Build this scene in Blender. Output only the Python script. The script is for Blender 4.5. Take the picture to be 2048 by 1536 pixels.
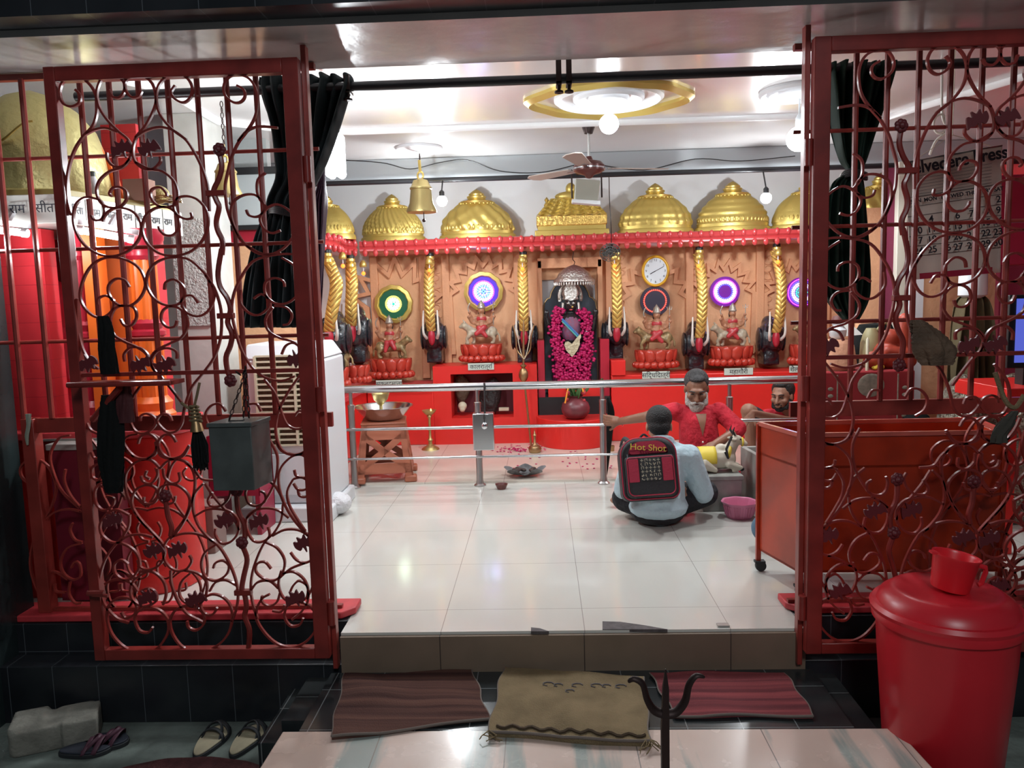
import bpy, math, random
from mathutils import Vector, Matrix
from math import sin, cos, pi, radians as R
for o in list(bpy.data.objects): bpy.data.objects.remove(o)
SC = bpy.context.scene; COL = SC.collection
random.seed(7)
# ---------------- camera ----------------
F = 1553.0
_y = Vector(((1080-1024)/F, (768-598)/F, -1)).normalized()
_z = Vector((-sin(R(1.3)), cos(R(1.3)), 0)); _z = (_z-_z.dot(_y)*_y).normalized()
_x = _y.cross(_z)
CM = Matrix((_x, _y, _z))            # camera axes to world axes
CP = Vector((0, 0, 1.4))
cam = bpy.data.cameras.new('camera'); co = bpy.data.objects.new('camera', cam); COL.objects.link(co)
co.matrix_world = Matrix.Translation(CP) @ CM.to_4x4()
cam.sensor_width = 36; cam.lens = F/2048*36; cam.clip_end = 200
SC.camera = co
def P(px, py, Y):
    "world point at depth Y seen at pixel px,py of the 2048x1536 photo"
    d = CM @ Vector(((px-1024)/F, (768-py)/F, -1)); return CP + d*(Y/d.y)
def PF(px, py, z):
    d = CM @ Vector(((px-1024)/F, (768-py)/F, -1)); return CP + d*((z-1.4)/d.z)
# ---------------- world, view, big lights ----------------
w = bpy.data.worlds.new('night'); SC.world = w; w.use_nodes = True
w.node_tree.nodes['Background'].inputs[0].default_value = (.25, .3, .34, 1)
w.node_tree.nodes['Background'].inputs[1].default_value = .17
SC.view_settings.view_transform = 'Standard'; SC.view_settings.look = 'None'
SC.view_settings.exposure = 0.0; SC.view_settings.gamma = 1; SC.view_settings.use_curve_mapping = False
def lamp(name, loc, energy, size, col=(1, 1, 1), kind='POINT', rot=None, sy=None):
    l = bpy.data.lights.new(name, kind); l.energy = energy; l.color = col
    if kind == 'POINT': l.shadow_soft_size = size
    else:
        l.size = size
        if sy: l.shape = 'RECTANGLE'; l.size_y = sy
    o = bpy.data.objects.new(name, l); COL.objects.link(o); o.location = loc
    if rot: o.rotation_euler = rot
    return o
# unseen area light added behind and above the camera to brighten the front
lamp('front_fill_light', (0.6, -2.2, 4.2), 100, 1.0, (.9, .95, 1), 'AREA', (R(38), 0, 0))

# ---------------- helpers ----------------
class MB:
    def __init__(s): s.v = []; s.f = []; s.M = None
    def add(s, vs, fs):
        n = len(s.v)
        if s.M: vs = [s.M @ Vector(v) for v in vs]
        s.v += [tuple(v) for v in vs]; s.f += [tuple(i+n for i in f) for f in fs]; return s
    def b(s, x0, x1, y0, y1, z0, z1):
        return s.add([(x0,y0,z0),(x1,y0,z0),(x1,y1,z0),(x0,y1,z0),(x0,y0,z1),(x1,y0,z1),(x1,y1,z1),(x0,y1,z1)],
            [(3,2,1,0),(4,5,6,7),(0,1,5,4),(1,2,6,5),(2,3,7,6),(3,0,4,7)])
    def cb(s, c, d): return s.b(c[0]-d[0]/2,c[0]+d[0]/2,c[1]-d[1]/2,c[1]+d[1]/2,c[2]-d[2]/2,c[2]+d[2]/2)
    def hexa(s, bot, top):
        return s.add(list(bot)+list(top), [(3,2,1,0),(4,5,6,7),(0,1,5,4),(1,2,6,5),(2,3,7,6),(3,0,4,7)])
    def grid(s, f, nu, nv, cu=False, cv=False):
        vs = [f(i/(nu if cu else nu-1), j/(nv if cv else nv-1)) for j in range(nv) for i in range(nu)]
        fs = []
        for j in range(nv if cv else nv-1):
            for i in range(nu if cu else nu-1):
                a, b2 = i, (i+1) % nu; c, d = j % nv, (j+1) % nv
                fs.append((c*nu+a, c*nu+b2, d*nu+b2, d*nu+a))
        return s.add(vs, fs)
    def tube(s, pts, r, n=8, closed=False, flat=1.0):
        pts = [Vector(p) for p in pts]; m = len(pts)
        rs = r if isinstance(r, (list, tuple)) else [r]*m
        T = []
        for i in range(m):
            if closed: t = pts[(i+1) % m]-pts[i-1]
            else: t = pts[min(i+1, m-1)]-pts[max(i-1, 0)]
            T.append(t.normalized() if t.length > 1e-9 else Vector((0,0,1)))
        u = T[0].orthogonal().normalized(); vs = []
        for i in range(m):
            u = (u - u.dot(T[i])*T[i])
            u = u.normalized() if u.length > 1e-6 else T[i].orthogonal().normalized()
            w2 = T[i].cross(u)
            for k in range(n):
                a = 2*pi*k/n; vs.append(pts[i]+(u*cos(a)+w2*sin(a)*flat)*rs[i])
        fs = []
        for i in range(m if closed else m-1):
            j = (i+1) % m
            for k in range(n): fs.append((i*n+k, i*n+(k+1) % n, j*n+(k+1) % n, j*n+k))
        if not closed: fs += [tuple(range(n))[::-1], tuple((m-1)*n+k for k in range(n))]
        return s.add(vs, fs)
    def lathe(s, prof, c=(0,0,0), n=32, sx=1, sy=1, mod=None, axis='z'):
        vs = []
        for (r, z) in prof:
            for k in range(n):
                a = 2*pi*k/n; q = r*(mod(a, z) if mod else 1)
                p = (q*cos(a)*sx, q*sin(a)*sy, z)
                if axis == 'y': p = (p[0], p[2], p[1])
                if axis == 'x': p = (p[2], p[0], p[1])
                vs.append((c[0]+p[0], c[1]+p[1], c[2]+p[2]))
        fs = []
        for j in range(len(prof)-1):
            for k in range(n): fs.append((j*n+k, j*n+(k+1) % n, (j+1)*n+(k+1) % n, (j+1)*n+k))
        if prof[0][0] > 1e-6 and prof[-1][0] > 1e-6 and abs(prof[0][1]-prof[-1][1]) <= .05:      # a ring: closed on itself
            for k in range(n): fs.append(((len(prof)-1)*n+k, (len(prof)-1)*n+(k+1) % n, (k+1) % n, k))
        else:
            if prof[0][0] > 1e-6: fs.append(tuple(range(n))[::-1])
            if prof[-1][0] > 1e-6: fs.append(tuple((len(prof)-1)*n+k for k in range(n)))
        return s.add(vs, fs)
    def ell(s, c, r, n=14, M=None):
        if not hasattr(r, '__len__'): r = (r, r, r)
        h = max(6, n//2+1); pr = [(max(sin(pi*j/h), 0), -cos(pi*j/h)) for j in range(h+1)]
        pr[0] = (0, -1); pr[-1] = (0, 1); vs = []
        for (q, z) in pr:
            for k in range(n):
                a = 2*pi*k/n; p = Vector((q*cos(a)*r[0], q*sin(a)*r[1], z*r[2]))
                if M: p = M @ p
                vs.append(Vector(c)+p)
        fs = []
        for j in range(h):
            for k in range(n): fs.append((j*n+k, j*n+(k+1) % n, (j+1)*n+(k+1) % n, (j+1)*n+k))
        return s.add(vs, fs)
    def cap(s, a, ra, b, rb, n=12):
        "tapered capsule"
        a = Vector(a); b = Vector(b); d = b-a; L = d.length
        if L < 1e-6: return s.ell(a, ra, n)
        d.normalize(); pts = []; rs = []
        for k in range(5):
            t = pi/2*k/4; pts.append(a-d*ra*cos(t)); rs.append(max(ra*sin(t), 1e-4))
        for k in range(5):
            t = pi/2*(4-k)/4; pts.append(b+d*rb*cos(t)); rs.append(max(rb*sin(t), 1e-4))
        return s.tube(pts, rs, n)
    def prism(s, pts, y0, y1):
        "outline in the XZ plane extruded along Y"
        n = len(pts)
        return s.add([(p[0], y0, p[1]) for p in pts]+[(p[0], y1, p[1]) for p in pts],
            [tuple(range(n)), tuple(range(2*n-1, n-1, -1))]+[(i, i+n, (i+1) % n+n, (i+1) % n) for i in range(n)])
    def prismz(s, pts, z0, z1):
        n = len(pts)
        return s.add([(p[0], p[1], z0) for p in pts]+[(p[0], p[1], z1) for p in pts],
            [tuple(range(n-1, -1, -1)), tuple(range(n, 2*n))]+[(i, (i+1) % n, (i+1) % n+n, i+n) for i in range(n)])
    def strap(s, pts, t, w, closed=False):
        "flat bar: path in the XZ plane, t thick in plane, w wide along Y"
        pts = [Vector(p) for p in pts]; m = len(pts); vs = []
        for i in range(m):
            d = (pts[(i+1) % m]-pts[i-1]) if closed else (pts[min(i+1, m-1)]-pts[max(i-1, 0)])
            nn = Vector((-d.z, 0, d.x)).normalized()*t/2; y = Vector((0, w/2, 0))
            vs += [pts[i]+nn-y, pts[i]-nn-y, pts[i]-nn+y, pts[i]+nn+y]
        fs = []
        for i in range(m if closed else m-1):
            j = (i+1) % m
            for k in range(4): fs.append((i*4+k, i*4+(k+1) % 4, j*4+(k+1) % 4, j*4+k))
        if not closed: fs += [(3,2,1,0), tuple((m-1)*4+k for k in range(4))]
        return s.add(vs, fs)
WL = {}
def root(name, label, cat, loc=(0, 0, 0), group=None):
    o = bpy.data.objects.new(name, None); COL.objects.link(o); o.location = loc
    o.empty_display_size = .05
    o['label'] = label; o['category'] = cat
    if group: o['group'] = group
    WL[o] = Vector(loc); return o
def part(name, mb, m, parent=None, bev=0, smooth=40, label=None, kind=None, flip=True):
    vs = [Vector(v) for v in mb.v]
    lo = Vector([min(v[i] for v in vs) for i in range(3)]); hi = Vector([max(v[i] for v in vs) for i in range(3)])
    c = (lo+hi)/2
    me = bpy.data.meshes.new(name); me.from_pydata([v-c for v in vs], [], mb.f)
    me.update(calc_edges=True)
    import bmesh
    bm = bmesh.new(); bm.from_mesh(me); bmesh.ops.remove_doubles(bm, verts=bm.verts, dist=1e-6)
    if flip: bmesh.ops.recalc_face_normals(bm, faces=bm.faces)
    bm.to_mesh(me); bm.free()
    if smooth:
        for p in me.polygons: p.use_smooth = True
        me.set_sharp_from_angle(angle=R(smooth))
    if m: me.materials.append(m)
    o = bpy.data.objects.new(name, me); COL.objects.link(o)
    if parent: o.parent = parent; o.location = c-WL[parent]
    else: o.location = c
    WL[o] = c
    if bev:
        md = o.modifiers.new('bevel', 'BEVEL'); md.width = bev; md.segments = 2; md.limit_method = 'ANGLE'
    if label: o['label'] = label
    if kind: o['kind'] = kind
    return o
def thing(name, mb, m, label, cat, group=None, **k):
    o = part(name, mb, m, **k); o['label'] = label; o['category'] = cat
    if group: o['group'] = group
    return o
def struct(name, mb, m, **k): return part(name, mb, m, kind='structure', **k)
def kids(o): return [c for c in COL.objects if c.parent is o]
def dup(o, loc=None, label=None, parent=None, rz=None, scale=None):
    c = o.copy(); COL.objects.link(c)
    if parent: c.parent = parent
    if loc is not None: c.location = loc
    if rz is not None: c.rotation_euler.z = rz
    if scale is not None: c.scale = scale
    if label: c['label'] = label
    for ch in kids(o): dup(ch, parent=c)
    return c
def freeze(o):
    "bake an object's modifiers into its mesh"
    dg = bpy.context.evaluated_depsgraph_get(); me = bpy.data.meshes.new_from_object(o.evaluated_get(dg))
    for p in me.polygons: p.use_smooth = True
    o.modifiers.clear(); o.data = me; return o
def blob(name, mb, m, parent=None, vox=.008, sm=4, label=None, fac=.5):
    "fuse overlapping volumes into one continuous surface"
    o = part(name, mb, None, parent, smooth=0, flip=False, label=label)
    r = o.modifiers.new('r', 'REMESH'); r.mode = 'VOXEL'; r.voxel_size = vox; r.use_smooth_shade = True
    q = o.modifiers.new('s', 'SMOOTH'); q.iterations = sm; q.factor = fac
    freeze(o); o.data.materials.clear(); o.data.materials.append(m); return o
def text(name, s, size, m, parent, loc, rot=(pi/2, 0, 0), ext=.0008, align='CENTER', sx=1, bold=0):
    cu = bpy.data.curves.new(name, 'FONT'); cu.body = s; cu.size = size; cu.extrude = ext; cu.offset = bold
    cu.align_x = align; cu.align_y = 'CENTER'
    t = bpy.data.objects.new(name, cu); COL.objects.link(t)
    dg = bpy.context.evaluated_depsgraph_get(); me = bpy.data.meshes.new_from_object(t.evaluated_get(dg))
    bpy.data.objects.remove(t)
    me.transform(Matrix.Diagonal((sx, 1, 1, 1)))
    me.materials.clear(); me.materials.append(m)
    o = bpy.data.objects.new(name, me); COL.objects.link(o); o.parent = parent
    o.location = Vector(loc)-(WL[parent] if parent else Vector()); o.rotation_euler = rot
    WL[o] = Vector(loc); return o
def cr(pts, k=6, closed=False):
    "smooth curve through points"
    pts = [Vector(p) for p in pts]; m = len(pts); out = []
    for i in range(m if closed else m-1):
        if closed: a, b, c, d = pts[i-1], pts[i], pts[(i+1) % m], pts[(i+2) % m]
        else: a, b, c, d = pts[max(i-1, 0)], pts[i], pts[i+1], pts[min(i+2, m-1)]
        for j in range(k):
            t = j/k
            out.append(.5*((2*b)+(c-a)*t+(2*a-5*b+4*c-d)*t*t+(3*b-a-3*c+d)*t**3))
    if not closed: out.append(pts[-1])
    return out

# ---------------- materials ----------------
def mat(name, col, rough=.5, metal=0, bump=0, bs=40, var=0, vs=6, emit=None, es=0, coat=0, col2=None, alpha=1, trans=0, spec=.5, bd=.01, wave=None, sss=0):
    m = bpy.data.materials.new(name); m.use_nodes = True; nt = m.node_tree; N = nt.nodes; L = nt.links
    b = N['Principled BSDF']; I = b.inputs
    I['Base Color'].default_value = (*col, 1); I['Roughness'].default_value = rough; I['Metallic'].default_value = metal
    I['Coat Weight'].default_value = coat; I['Coat Roughness'].default_value = .1; I['Specular IOR Level'].default_value = spec
    if trans: I['Transmission Weight'].default_value = trans
    if sss: I['Subsurface Weight'].default_value = sss; I['Subsurface Radius'].default_value = (.02, .008, .004)
    if emit: I['Emission Color'].default_value = (*emit, 1); I['Emission Strength'].default_value = es
    tc = N.new('ShaderNodeTexCoord')
    if var or col2:
        n = N.new('ShaderNodeTexNoise'); n.inputs['Scale'].default_value = vs; n.inputs['Detail'].default_value = 5
        L.new(tc.outputs['Object'], n.inputs['Vector'])
        r = N.new('ShaderNodeValToRGB'); r.color_ramp.elements[0].position = .35; r.color_ramp.elements[1].position = .65
        c2 = col2 if col2 else tuple(max(0, c*(1-var)) for c in col)
        r.color_ramp.elements[0].color = (*c2, 1); r.color_ramp.elements[1].color = (*col, 1)
        L.new(n.outputs['Fac'], r.inputs['Fac']); L.new(r.outputs['Color'], I['Base Color'])
    if bump:
        n = N.new('ShaderNodeTexNoise'); n.inputs['Scale'].default_value = bs; n.inputs['Detail'].default_value = 4
        L.new(tc.outputs['Object'], n.inputs['Vector'])
        bp = N.new('ShaderNodeBump'); bp.inputs['Strength'].default_value = bump; bp.inputs['Distance'].default_value = bd
        L.new(n.outputs['Fac'], bp.inputs['Height']); L.new(bp.outputs['Normal'], I['Normal'])
    if wave:
        wv = N.new('ShaderNodeTexWave'); wv.inputs['Scale'].default_value = wave[0]; wv.bands_direction = wave[1]
        wv.inputs['Distortion'].default_value = wave[2]
        L.new(tc.outputs['Object'], wv.inputs['Vector'])
        bp = N.new('ShaderNodeBump'); bp.inputs['Strength'].default_value = wave[3]; bp.inputs['Distance'].default_value = .01
        L.new(wv.outputs['Fac'], bp.inputs['Height']); L.new(bp.outputs['Normal'], I['Normal'])
    return m
def math_node(nt, op, a, b=None):
    n = nt.nodes.new('ShaderNodeMath'); n.operation = op
    for i, x in enumerate((a, b)):
        if x is None: continue
        if hasattr(x, 'links'): nt.links.new(x, n.inputs[i])
        else: n.inputs[i].default_value = x
    return n.outputs[0]
def tile_mat(name, col, joint, sx, sy, ox=0, oy=0, wd=.004, rough=.12, axes='XY', var=.06, bump=0, coat=0, wide=0, vscale=(1, 1, 1), c2=None, vs=3, dirt=0):
    "tiles in world space with thin joints"
    m = mat(name, col, rough, coat=coat); nt = m.node_tree; N = nt.nodes; L = nt.links; b = N['Principled BSDF']
    g = N.new('ShaderNodeNewGeometry'); sp = N.new('ShaderNodeSeparateXYZ'); L.new(g.outputs['Position'], sp.inputs[0])
    fs = []
    for a, s_, o_ in ((axes[0], sx, ox), (axes[1], sy, oy)):
        if not s_: continue
        q = math_node(nt, 'ADD', sp.outputs[a], -o_+1000*s_); q = math_node(nt, 'MODULO', q, s_)
        fs.append(math_node(nt, 'LESS_THAN', q, wd))
    j = fs[0] if len(fs) == 1 else math_node(nt, 'MAXIMUM', fs[0], fs[1])
    mp = N.new('ShaderNodeMapping'); mp.inputs['Scale'].default_value = vscale; L.new(g.outputs['Position'], mp.inputs[0])
    n = N.new('ShaderNodeTexNoise'); n.inputs['Scale'].default_value = vs; n.inputs['Detail'].default_value = 6; L.new(mp.outputs[0], n.inputs['Vector'])
    r = N.new('ShaderNodeValToRGB'); r.color_ramp.elements[0].position = .38; r.color_ramp.elements[1].position = .62
    r.color_ramp.elements[0].color = (*(c2 or tuple(c*(1-var) for c in col)), 1); r.color_ramp.elements[1].color = (*col, 1)
    L.new(n.outputs['Fac'], r.inputs['Fac'])
    mx = N.new('ShaderNodeMix'); mx.data_type = 'RGBA'; L.new(j, mx.inputs['Factor']); L.new(r.outputs['Color'], mx.inputs['A'])
    mx.inputs['B'].default_value = (*joint, 1); L.new(mx.outputs['Result'], b.inputs['Base Color'])
    if dirt:
        n2 = N.new('ShaderNodeTexNoise'); n2.inputs['Scale'].default_value = 9; n2.inputs['Detail'].default_value = 8; L.new(g.outputs['Position'], n2.inputs['Vector'])
        q = math_node(nt, 'MULTIPLY', n2.outputs['Fac'], dirt); q = math_node(nt, 'ADD', q, rough-dirt*.4); L.new(q, b.inputs['Roughness'])
    return m
def stripe_mat(name, cols, freq, axis='Y', rough=.95, bump=.6):
    "woven stripes across one object axis"
    m = mat(name, cols[0], rough, spec=.15); nt = m.node_tree; N = nt.nodes; L = nt.links; b = N['Principled BSDF']
    tc = N.new('ShaderNodeTexCoord'); mp = N.new('ShaderNodeMapping')
    s = [.6, .6, .6]; s['XYZ'.index(axis)] = freq; mp.inputs['Scale'].default_value = s; L.new(tc.outputs['Object'], mp.inputs[0])
    n = N.new('ShaderNodeTexNoise'); n.inputs['Scale'].default_value = 1; n.inputs['Detail'].default_value = 3; L.new(mp.outputs[0], n.inputs['Vector'])
    r = N.new('ShaderNodeValToRGB'); e = r.color_ramp.elements; e[0].position = .35; e[1].position = .62
    e[0].color = (*cols[1], 1); e[1].color = (*cols[0], 1); L.new(n.outputs['Fac'], r.inputs['Fac']); L.new(r.outputs['Color'], b.inputs['Base Color'])
    bp = N.new('ShaderNodeBump'); bp.inputs['Strength'].default_value = bump; bp.inputs['Distance'].default_value = .006
    n2 = N.new('ShaderNodeTexNoise'); n2.inputs['Scale'].default_value = 180; L.new(tc.outputs['Object'], n2.inputs['Vector'])
    q = math_node(nt, 'ADD', n.outputs['Fac'], n2.outputs['Fac']); L.new(q, bp.inputs['Height']); L.new(bp.outputs['Normal'], b.inputs['Normal'])
    return m
def chevron_mat(name, col, k=150, slope=1.0):
    m = mat(name, col, .42, .6); nt = m.node_tree; N = nt.nodes; L = nt.links; b = N['Principled BSDF']
    tc = N.new('ShaderNodeTexCoord'); sp = N.new('ShaderNodeSeparateXYZ'); L.new(tc.outputs['Object'], sp.inputs[0])
    a = math_node(nt, 'ABSOLUTE', sp.outputs[0]); a = math_node(nt, 'MULTIPLY', a, slope); a = math_node(nt, 'SUBTRACT', sp.outputs[2], a)
    a = math_node(nt, 'MULTIPLY', a, k); a = math_node(nt, 'SINE', a)
    bp = N.new('ShaderNodeBump'); bp.inputs['Strength'].default_value = .75; bp.inputs['Distance'].default_value = .003
    L.new(a, bp.inputs['Height']); L.new(bp.outputs['Normal'], b.inputs['Normal'])
    mx = N.new('ShaderNodeMix'); mx.data_type = 'RGBA'; g = math_node(nt, 'LESS_THAN', a, -.75)
    L.new(g, mx.inputs['Factor']); mx.inputs['A'].default_value = (*col, 1); mx.inputs['B'].default_value = (.40, .25, .07, 1)
    L.new(mx.outputs['Result'], b.inputs['Base Color'])
    return m
M = {}
M['gate'] = mat('red_oxide_paint', (.27, .028, .022), .34, var=.35, vs=8, coat=.12)
M['gate2'] = mat('grille_paint', (.32, .040, .030), .34, var=.3, vs=8, coat=.12)
M['gateleaf'] = mat('leaf_paint', (.13, .015, .02), .5)
M['red'] = mat('red_enamel', (.72, .025, .02), .35, var=.08, vs=3)
M['redk'] = mat('red_kerb', (.62, .05, .06), .45, var=.2, vs=14)
M['shrine_red'] = tile_mat('red_shrine_tiles', (.62, .035, .045), (.42, .02, .03), 0, .09, axes='XZ', wd=.003, rough=.3, var=.15)
M['orange_wall'] = mat('orange_plaster', (.80, .44, .24), .7, bump=.5, bs=30, var=.1, vs=4)
M['orange_relief'] = mat('orange_relief', (.72, .36, .19), .6, bump=.5, bs=60, bd=.006)
M['orange'] = mat('orange_paint', (.85, .16, .02), .4)
M['white_wall'] = mat('white_wall', (.76, .77, .79), .5, var=.04, vs=3)
M['grey_wall'] = mat('grey_wall', (.45, .47, .46), .55, var=.15, vs=5)
M['marble_white'] = mat('white_marble', (.62, .62, .58), .3, var=.14, vs=6, bump=.1, bs=20)
M['ceil'] = mat('ceiling_gloss', (.66, .64, .63), .22, var=.05, vs=2, coat=.5)
M['soffit'] = mat('soffit_paint', (.60, .56, .55), .26, var=.3, vs=1.8, bump=.22, bs=7, coat=.5, bd=.02)
M['beam'] = mat('beam_gloss', (.42, .45, .47), .2, coat=.5, bump=.2, bs=6)
M['floor'] = tile_mat('ivory_floor_tiles', (.66, .655, .60), (.33, .31, .28), .612, .612, ox=.156, oy=.34, wd=.003, rough=.13, var=.05, coat=.3, vscale=(1, .4, 1))
M['floor_in'] = tile_mat('pinkish_floor_tiles', (.66, .59, .51), (.38, .32, .28), .612, .612, ox=.3, oy=.1, wd=.004, rough=.15, var=.06)
M['riser'] = tile_mat('brown_riser_tiles', (.23, .165, .115), (.05, .035, .03), .612, 0, ox=-.46, wd=.004, rough=.45, axes='XZ', var=.2)
M['black'] = tile_mat('black_wall_tiles', (.009, .011, .014), (.09, .10, .11), .2, .3, ox=.03, oy=-.13, wd=.003, rough=.28, axes='XZ', var=.4, c2=(.02, .022, .026))
M['blackf'] = tile_mat('black_floor_tiles', (.012, .016, .018), (.16, .17, .17), .2, .3, ox=.1, oy=2.7, wd=.004, rough=.2, axes='XY', var=.4, c2=(.03, .034, .034))
M['ground'] = mat('concrete', (.17, .205, .18), .85, bump=.6, bs=25, var=.45, vs=5)
M['gold'] = mat('gold_paint', (.62, .47, .13), .40, .6, bump=.25, bs=90, bd=.004)
M['goldp'] = mat('gold_plain', (.66, .49, .14), .36, .7)
M['brass'] = mat('brass', (.50, .40, .17), .42, .85)
M['oldbrass'] = mat('old_brass', (.40, .26, .13), .4, .9)
M['steel'] = mat('stainless_steel', (.62, .63, .65), .16, 1)
M['steel_dull'] = mat('brushed_steel', (.5, .5, .5), .3, 1)
M['boxgrey'] = mat('grey_painted_tin', (.12, .135, .13), .4, .3, var=.3, vs=10)
M['iron'] = mat('dark_iron', (.035, .02, .018), .5, .6)
M['rod'] = mat('black_rod', (.012, .012, .015), .4)
M['curtain'] = mat('black_curtain', (.016, .024, .026), .75, wave=(9, 'X', 1.5, .4), spec=.25)
M['curtain2'] = mat('purple_curtain', (.035, .008, .03), .55, wave=(12, 'X', 1.0, .4))
M['curtain3'] = mat('green_black_curtain', (.008, .024, .016), .7, wave=(9, 'X', 1.5, .4), spec=.25)
M['lotus'] = mat('lotus_red', (.50, .05, .03), .3, coat=.4)
M['corn'] = mat('cornice_red', (.58, .055, .06), .28, coat=.5)
M['elblack'] = mat('glossy_black_relief', (.012, .016, .022), .25, bump=.8, bs=28, coat=.5, bd=.02)
M['mouth'] = mat('mouth_red', (.42, .02, .04), .3)
M['tusk'] = mat('tusk_white', (.72, .68, .62), .4)
M['stat'] = mat('painted_statue', (.40, .28, .13), .35, .2, var=.5, vs=30)
M['skin_st'] = mat('statue_skin', (.48, .22, .12), .4, var=.35, vs=25)
M['stred'] = mat('statue_sari', (.55, .05, .06), .35, var=.3, vs=20)
M['stcrown'] = mat('statue_crown', (.40, .37, .32), .35, .5, bump=.5, bs=70)
M['yellow'] = mat('yellow', (.75, .58, .06), .5)
M['cream'] = mat('cream', (.60, .55, .40), .6)
M['white'] = mat('white_plastic', (.66, .68, .70), .4)
M['black_p'] = mat('black_plain', (.012, .012, .013), .45)
M['cloth_dk'] = mat('dark_cloth', (.012, .013, .013), .95, bump=.4, bs=50, spec=.1)
M['stone_dk'] = mat('black_idol_stone', (.015, .014, .016), .22, coat=.4)
M['mirror'] = mat('dark_glass_backing', (.13, .15, .18), .14, .3, var=.3, vs=4)
M['silver'] = mat('silver_relief', (.62, .60, .56), .35, .9, bump=.9, bs=55, bd=.012)
M['magenta'] = mat('magenta_petals', (.62, .01, .13), .5, col2=(.30, .0, .07), vs=60)
M['leafg'] = mat('green_leaves', (.05, .12, .03), .5, var=.4, vs=20)
M['maroon'] = mat('maroon_pot', (.20, .04, .05), .35, var=.4, vs=9)
M['terra'] = mat('orange_brown_plastic', (.42, .13, .07), .45, var=.12, vs=5)
M['clay'] = mat('dark_clay', (.12, .03, .025), .5)
M['bucket'] = mat('red_bucket_plastic', (.62, .018, .030), .34, var=.12, vs=4, sss=0)
M['mug'] = mat('red_mug_plastic', (.72, .018, .028), .35)
M['pinkb'] = mat('pink_plastic', (.70, .22, .36), .4)
M['marble_grey'] = mat('grey_marble', (.36, .36, .33), .45, var=.35, vs=7)
M['cart'] = mat('cart_red_paint', (.48, .040, .010), .3, var=.45, vs=3, coat=.3)
M['carpet'] = mat('red_carpet', (.30, .02, .025), .9)
M['carpet_p'] = mat('carpet_pattern', (.30, .26, .20), .9, var=.4, vs=30)
M['paper'] = mat('paper', (.62, .62, .58), .5)
M['paper2'] = mat('calendar_paper', (.80, .72, .62), .4, var=.10, vs=5)
M['ink'] = mat('ink', (.02, .02, .03), .6)
M['plate'] = mat('name_plate', (.55, .62, .55), .4)
M['skin'] = mat('skin', (.27, .125, .075), .5, var=.18, vs=14, bump=.15, bs=90, bd=.003)
M['skin2'] = mat('skin_light', (.36, .185, .12), .5, var=.12, vs=14)
M['hair'] = mat('black_hair', (.010, .009, .009), .6, bump=1, bs=120, bd=.01)
M['hairg'] = mat('grey_hair', (.055, .052, .052), .7, bump=1, bs=120, bd=.01, var=.6, vs=60)
M['beard'] = mat('white_beard', (.58, .54, .50), .8, bump=1, bs=130, bd=.01, var=.35, vs=50)
M['shirtr'] = mat('red_shirt', (.56, .016, .035), .85, bump=1, bs=9, bd=.05, var=.25, vs=9)
M['shirtb'] = mat('light_blue_shirt', (.48, .62, .68), .85, bump=1, bs=7, bd=.05, var=.08, vs=7)
M['trouser'] = mat('black_trousers', (.012, .012, .016), .8, bump=1, bs=9, bd=.05)
M['jeans'] = mat('blue_jeans', (.14, .24, .34), .9, var=.3, vs=12)
M['bagb'] = mat('backpack_black', (.015, .015, .018), .6, bump=.3, bs=80)
M['bagr'] = mat('backpack_red', (.40, .015, .05), .6, bump=.3, bs=80)
M['eye'] = mat('eye_dark', (.01, .01, .01), .2)
M['bullw'] = mat('bull_white', (.55, .50, .40), .4)
M['jute'] = mat('jute_sack', (.25, .185, .105), .95, bump=.6, bs=160, var=.3, vs=7, spec=.1)
M['insole'] = mat('tan_insole', (.48, .42, .28), .7, var=.15, vs=20)
M['rubber'] = mat('dark_rubber', (.02, .022, .025), .6)
M['brick'] = mat('grey_brick', (.26, .25, .21), .9, bump=.7, bs=40, var=.3, vs=12)
M['olive'] = mat('olive_cloth', (.11, .085, .045), .9, wave=(14, 'X', .8, .6), spec=.2)
M['brownbag'] = mat('brown_cloth_bag', (.15, .09, .055), .8, bump=.8, bs=18, var=.5, vs=10, bd=.03)
M['foil'] = mat('silver_foil_wrap', (.36, .34, .27), .22, .75, bump=1, bs=45, bd=.05)
M['bulb'] = mat('bulb_glow', (1, 1, 1), .5, emit=(.86, .95, 1), es=45)
M['tubeglow'] = mat('tube_glow', (1, 1, 1), .5, emit=(.9, .96, 1), es=22)
M['redglow'] = mat('red_bulb_glow', (1, .1, .02), .5, emit=(1, .09, .01), es=7)
M['screen'] = mat('blue_screen', (.05, .08, .3), .3, emit=(.10, .13, .62), es=.9)
M['discdk'] = mat('disc_dark', (.03, .025, .05), .35)
# ================= STRUCTURE =================
struct('floor', MB().prismz([(-.885,3.165),(1.075,3.165),(1.075,3.44),(4.2,3.44),(4.2,5.86),(-3.6,5.86),(-3.6,3.44),(-.885,3.44)], -.16, 0), M['floor'])
struct('floor', MB().b(-3.6, 4.2, 5.86, 8.1, -.16, .015), M['floor_in'])
struct('step_riser', MB().b(-.885, 1.075, 3.145, 3.165, -.17, -.012), M['riser'])
tm = MB(); tm.b(-.93, 1.10, 2.69, 3.145, -.30, -.17); struct('landing', tm, M['blackf'])
ramp = tile_mat('pink_marble_slab', (.62, .47, .40), (.22, .18, .16), .46, 0, ox=-.62, wd=.004, rough=.22, axes='XY', var=.1, vscale=(4.2, .5, 1), c2=(.30, .33, .30), vs=1.4, dirt=.25, coat=.3)
ramp.node_tree.nodes['Color Ramp'].color_ramp.elements[0].position = .41; ramp.node_tree.nodes['Color Ramp'].color_ramp.elements[1].position = .47
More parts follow.
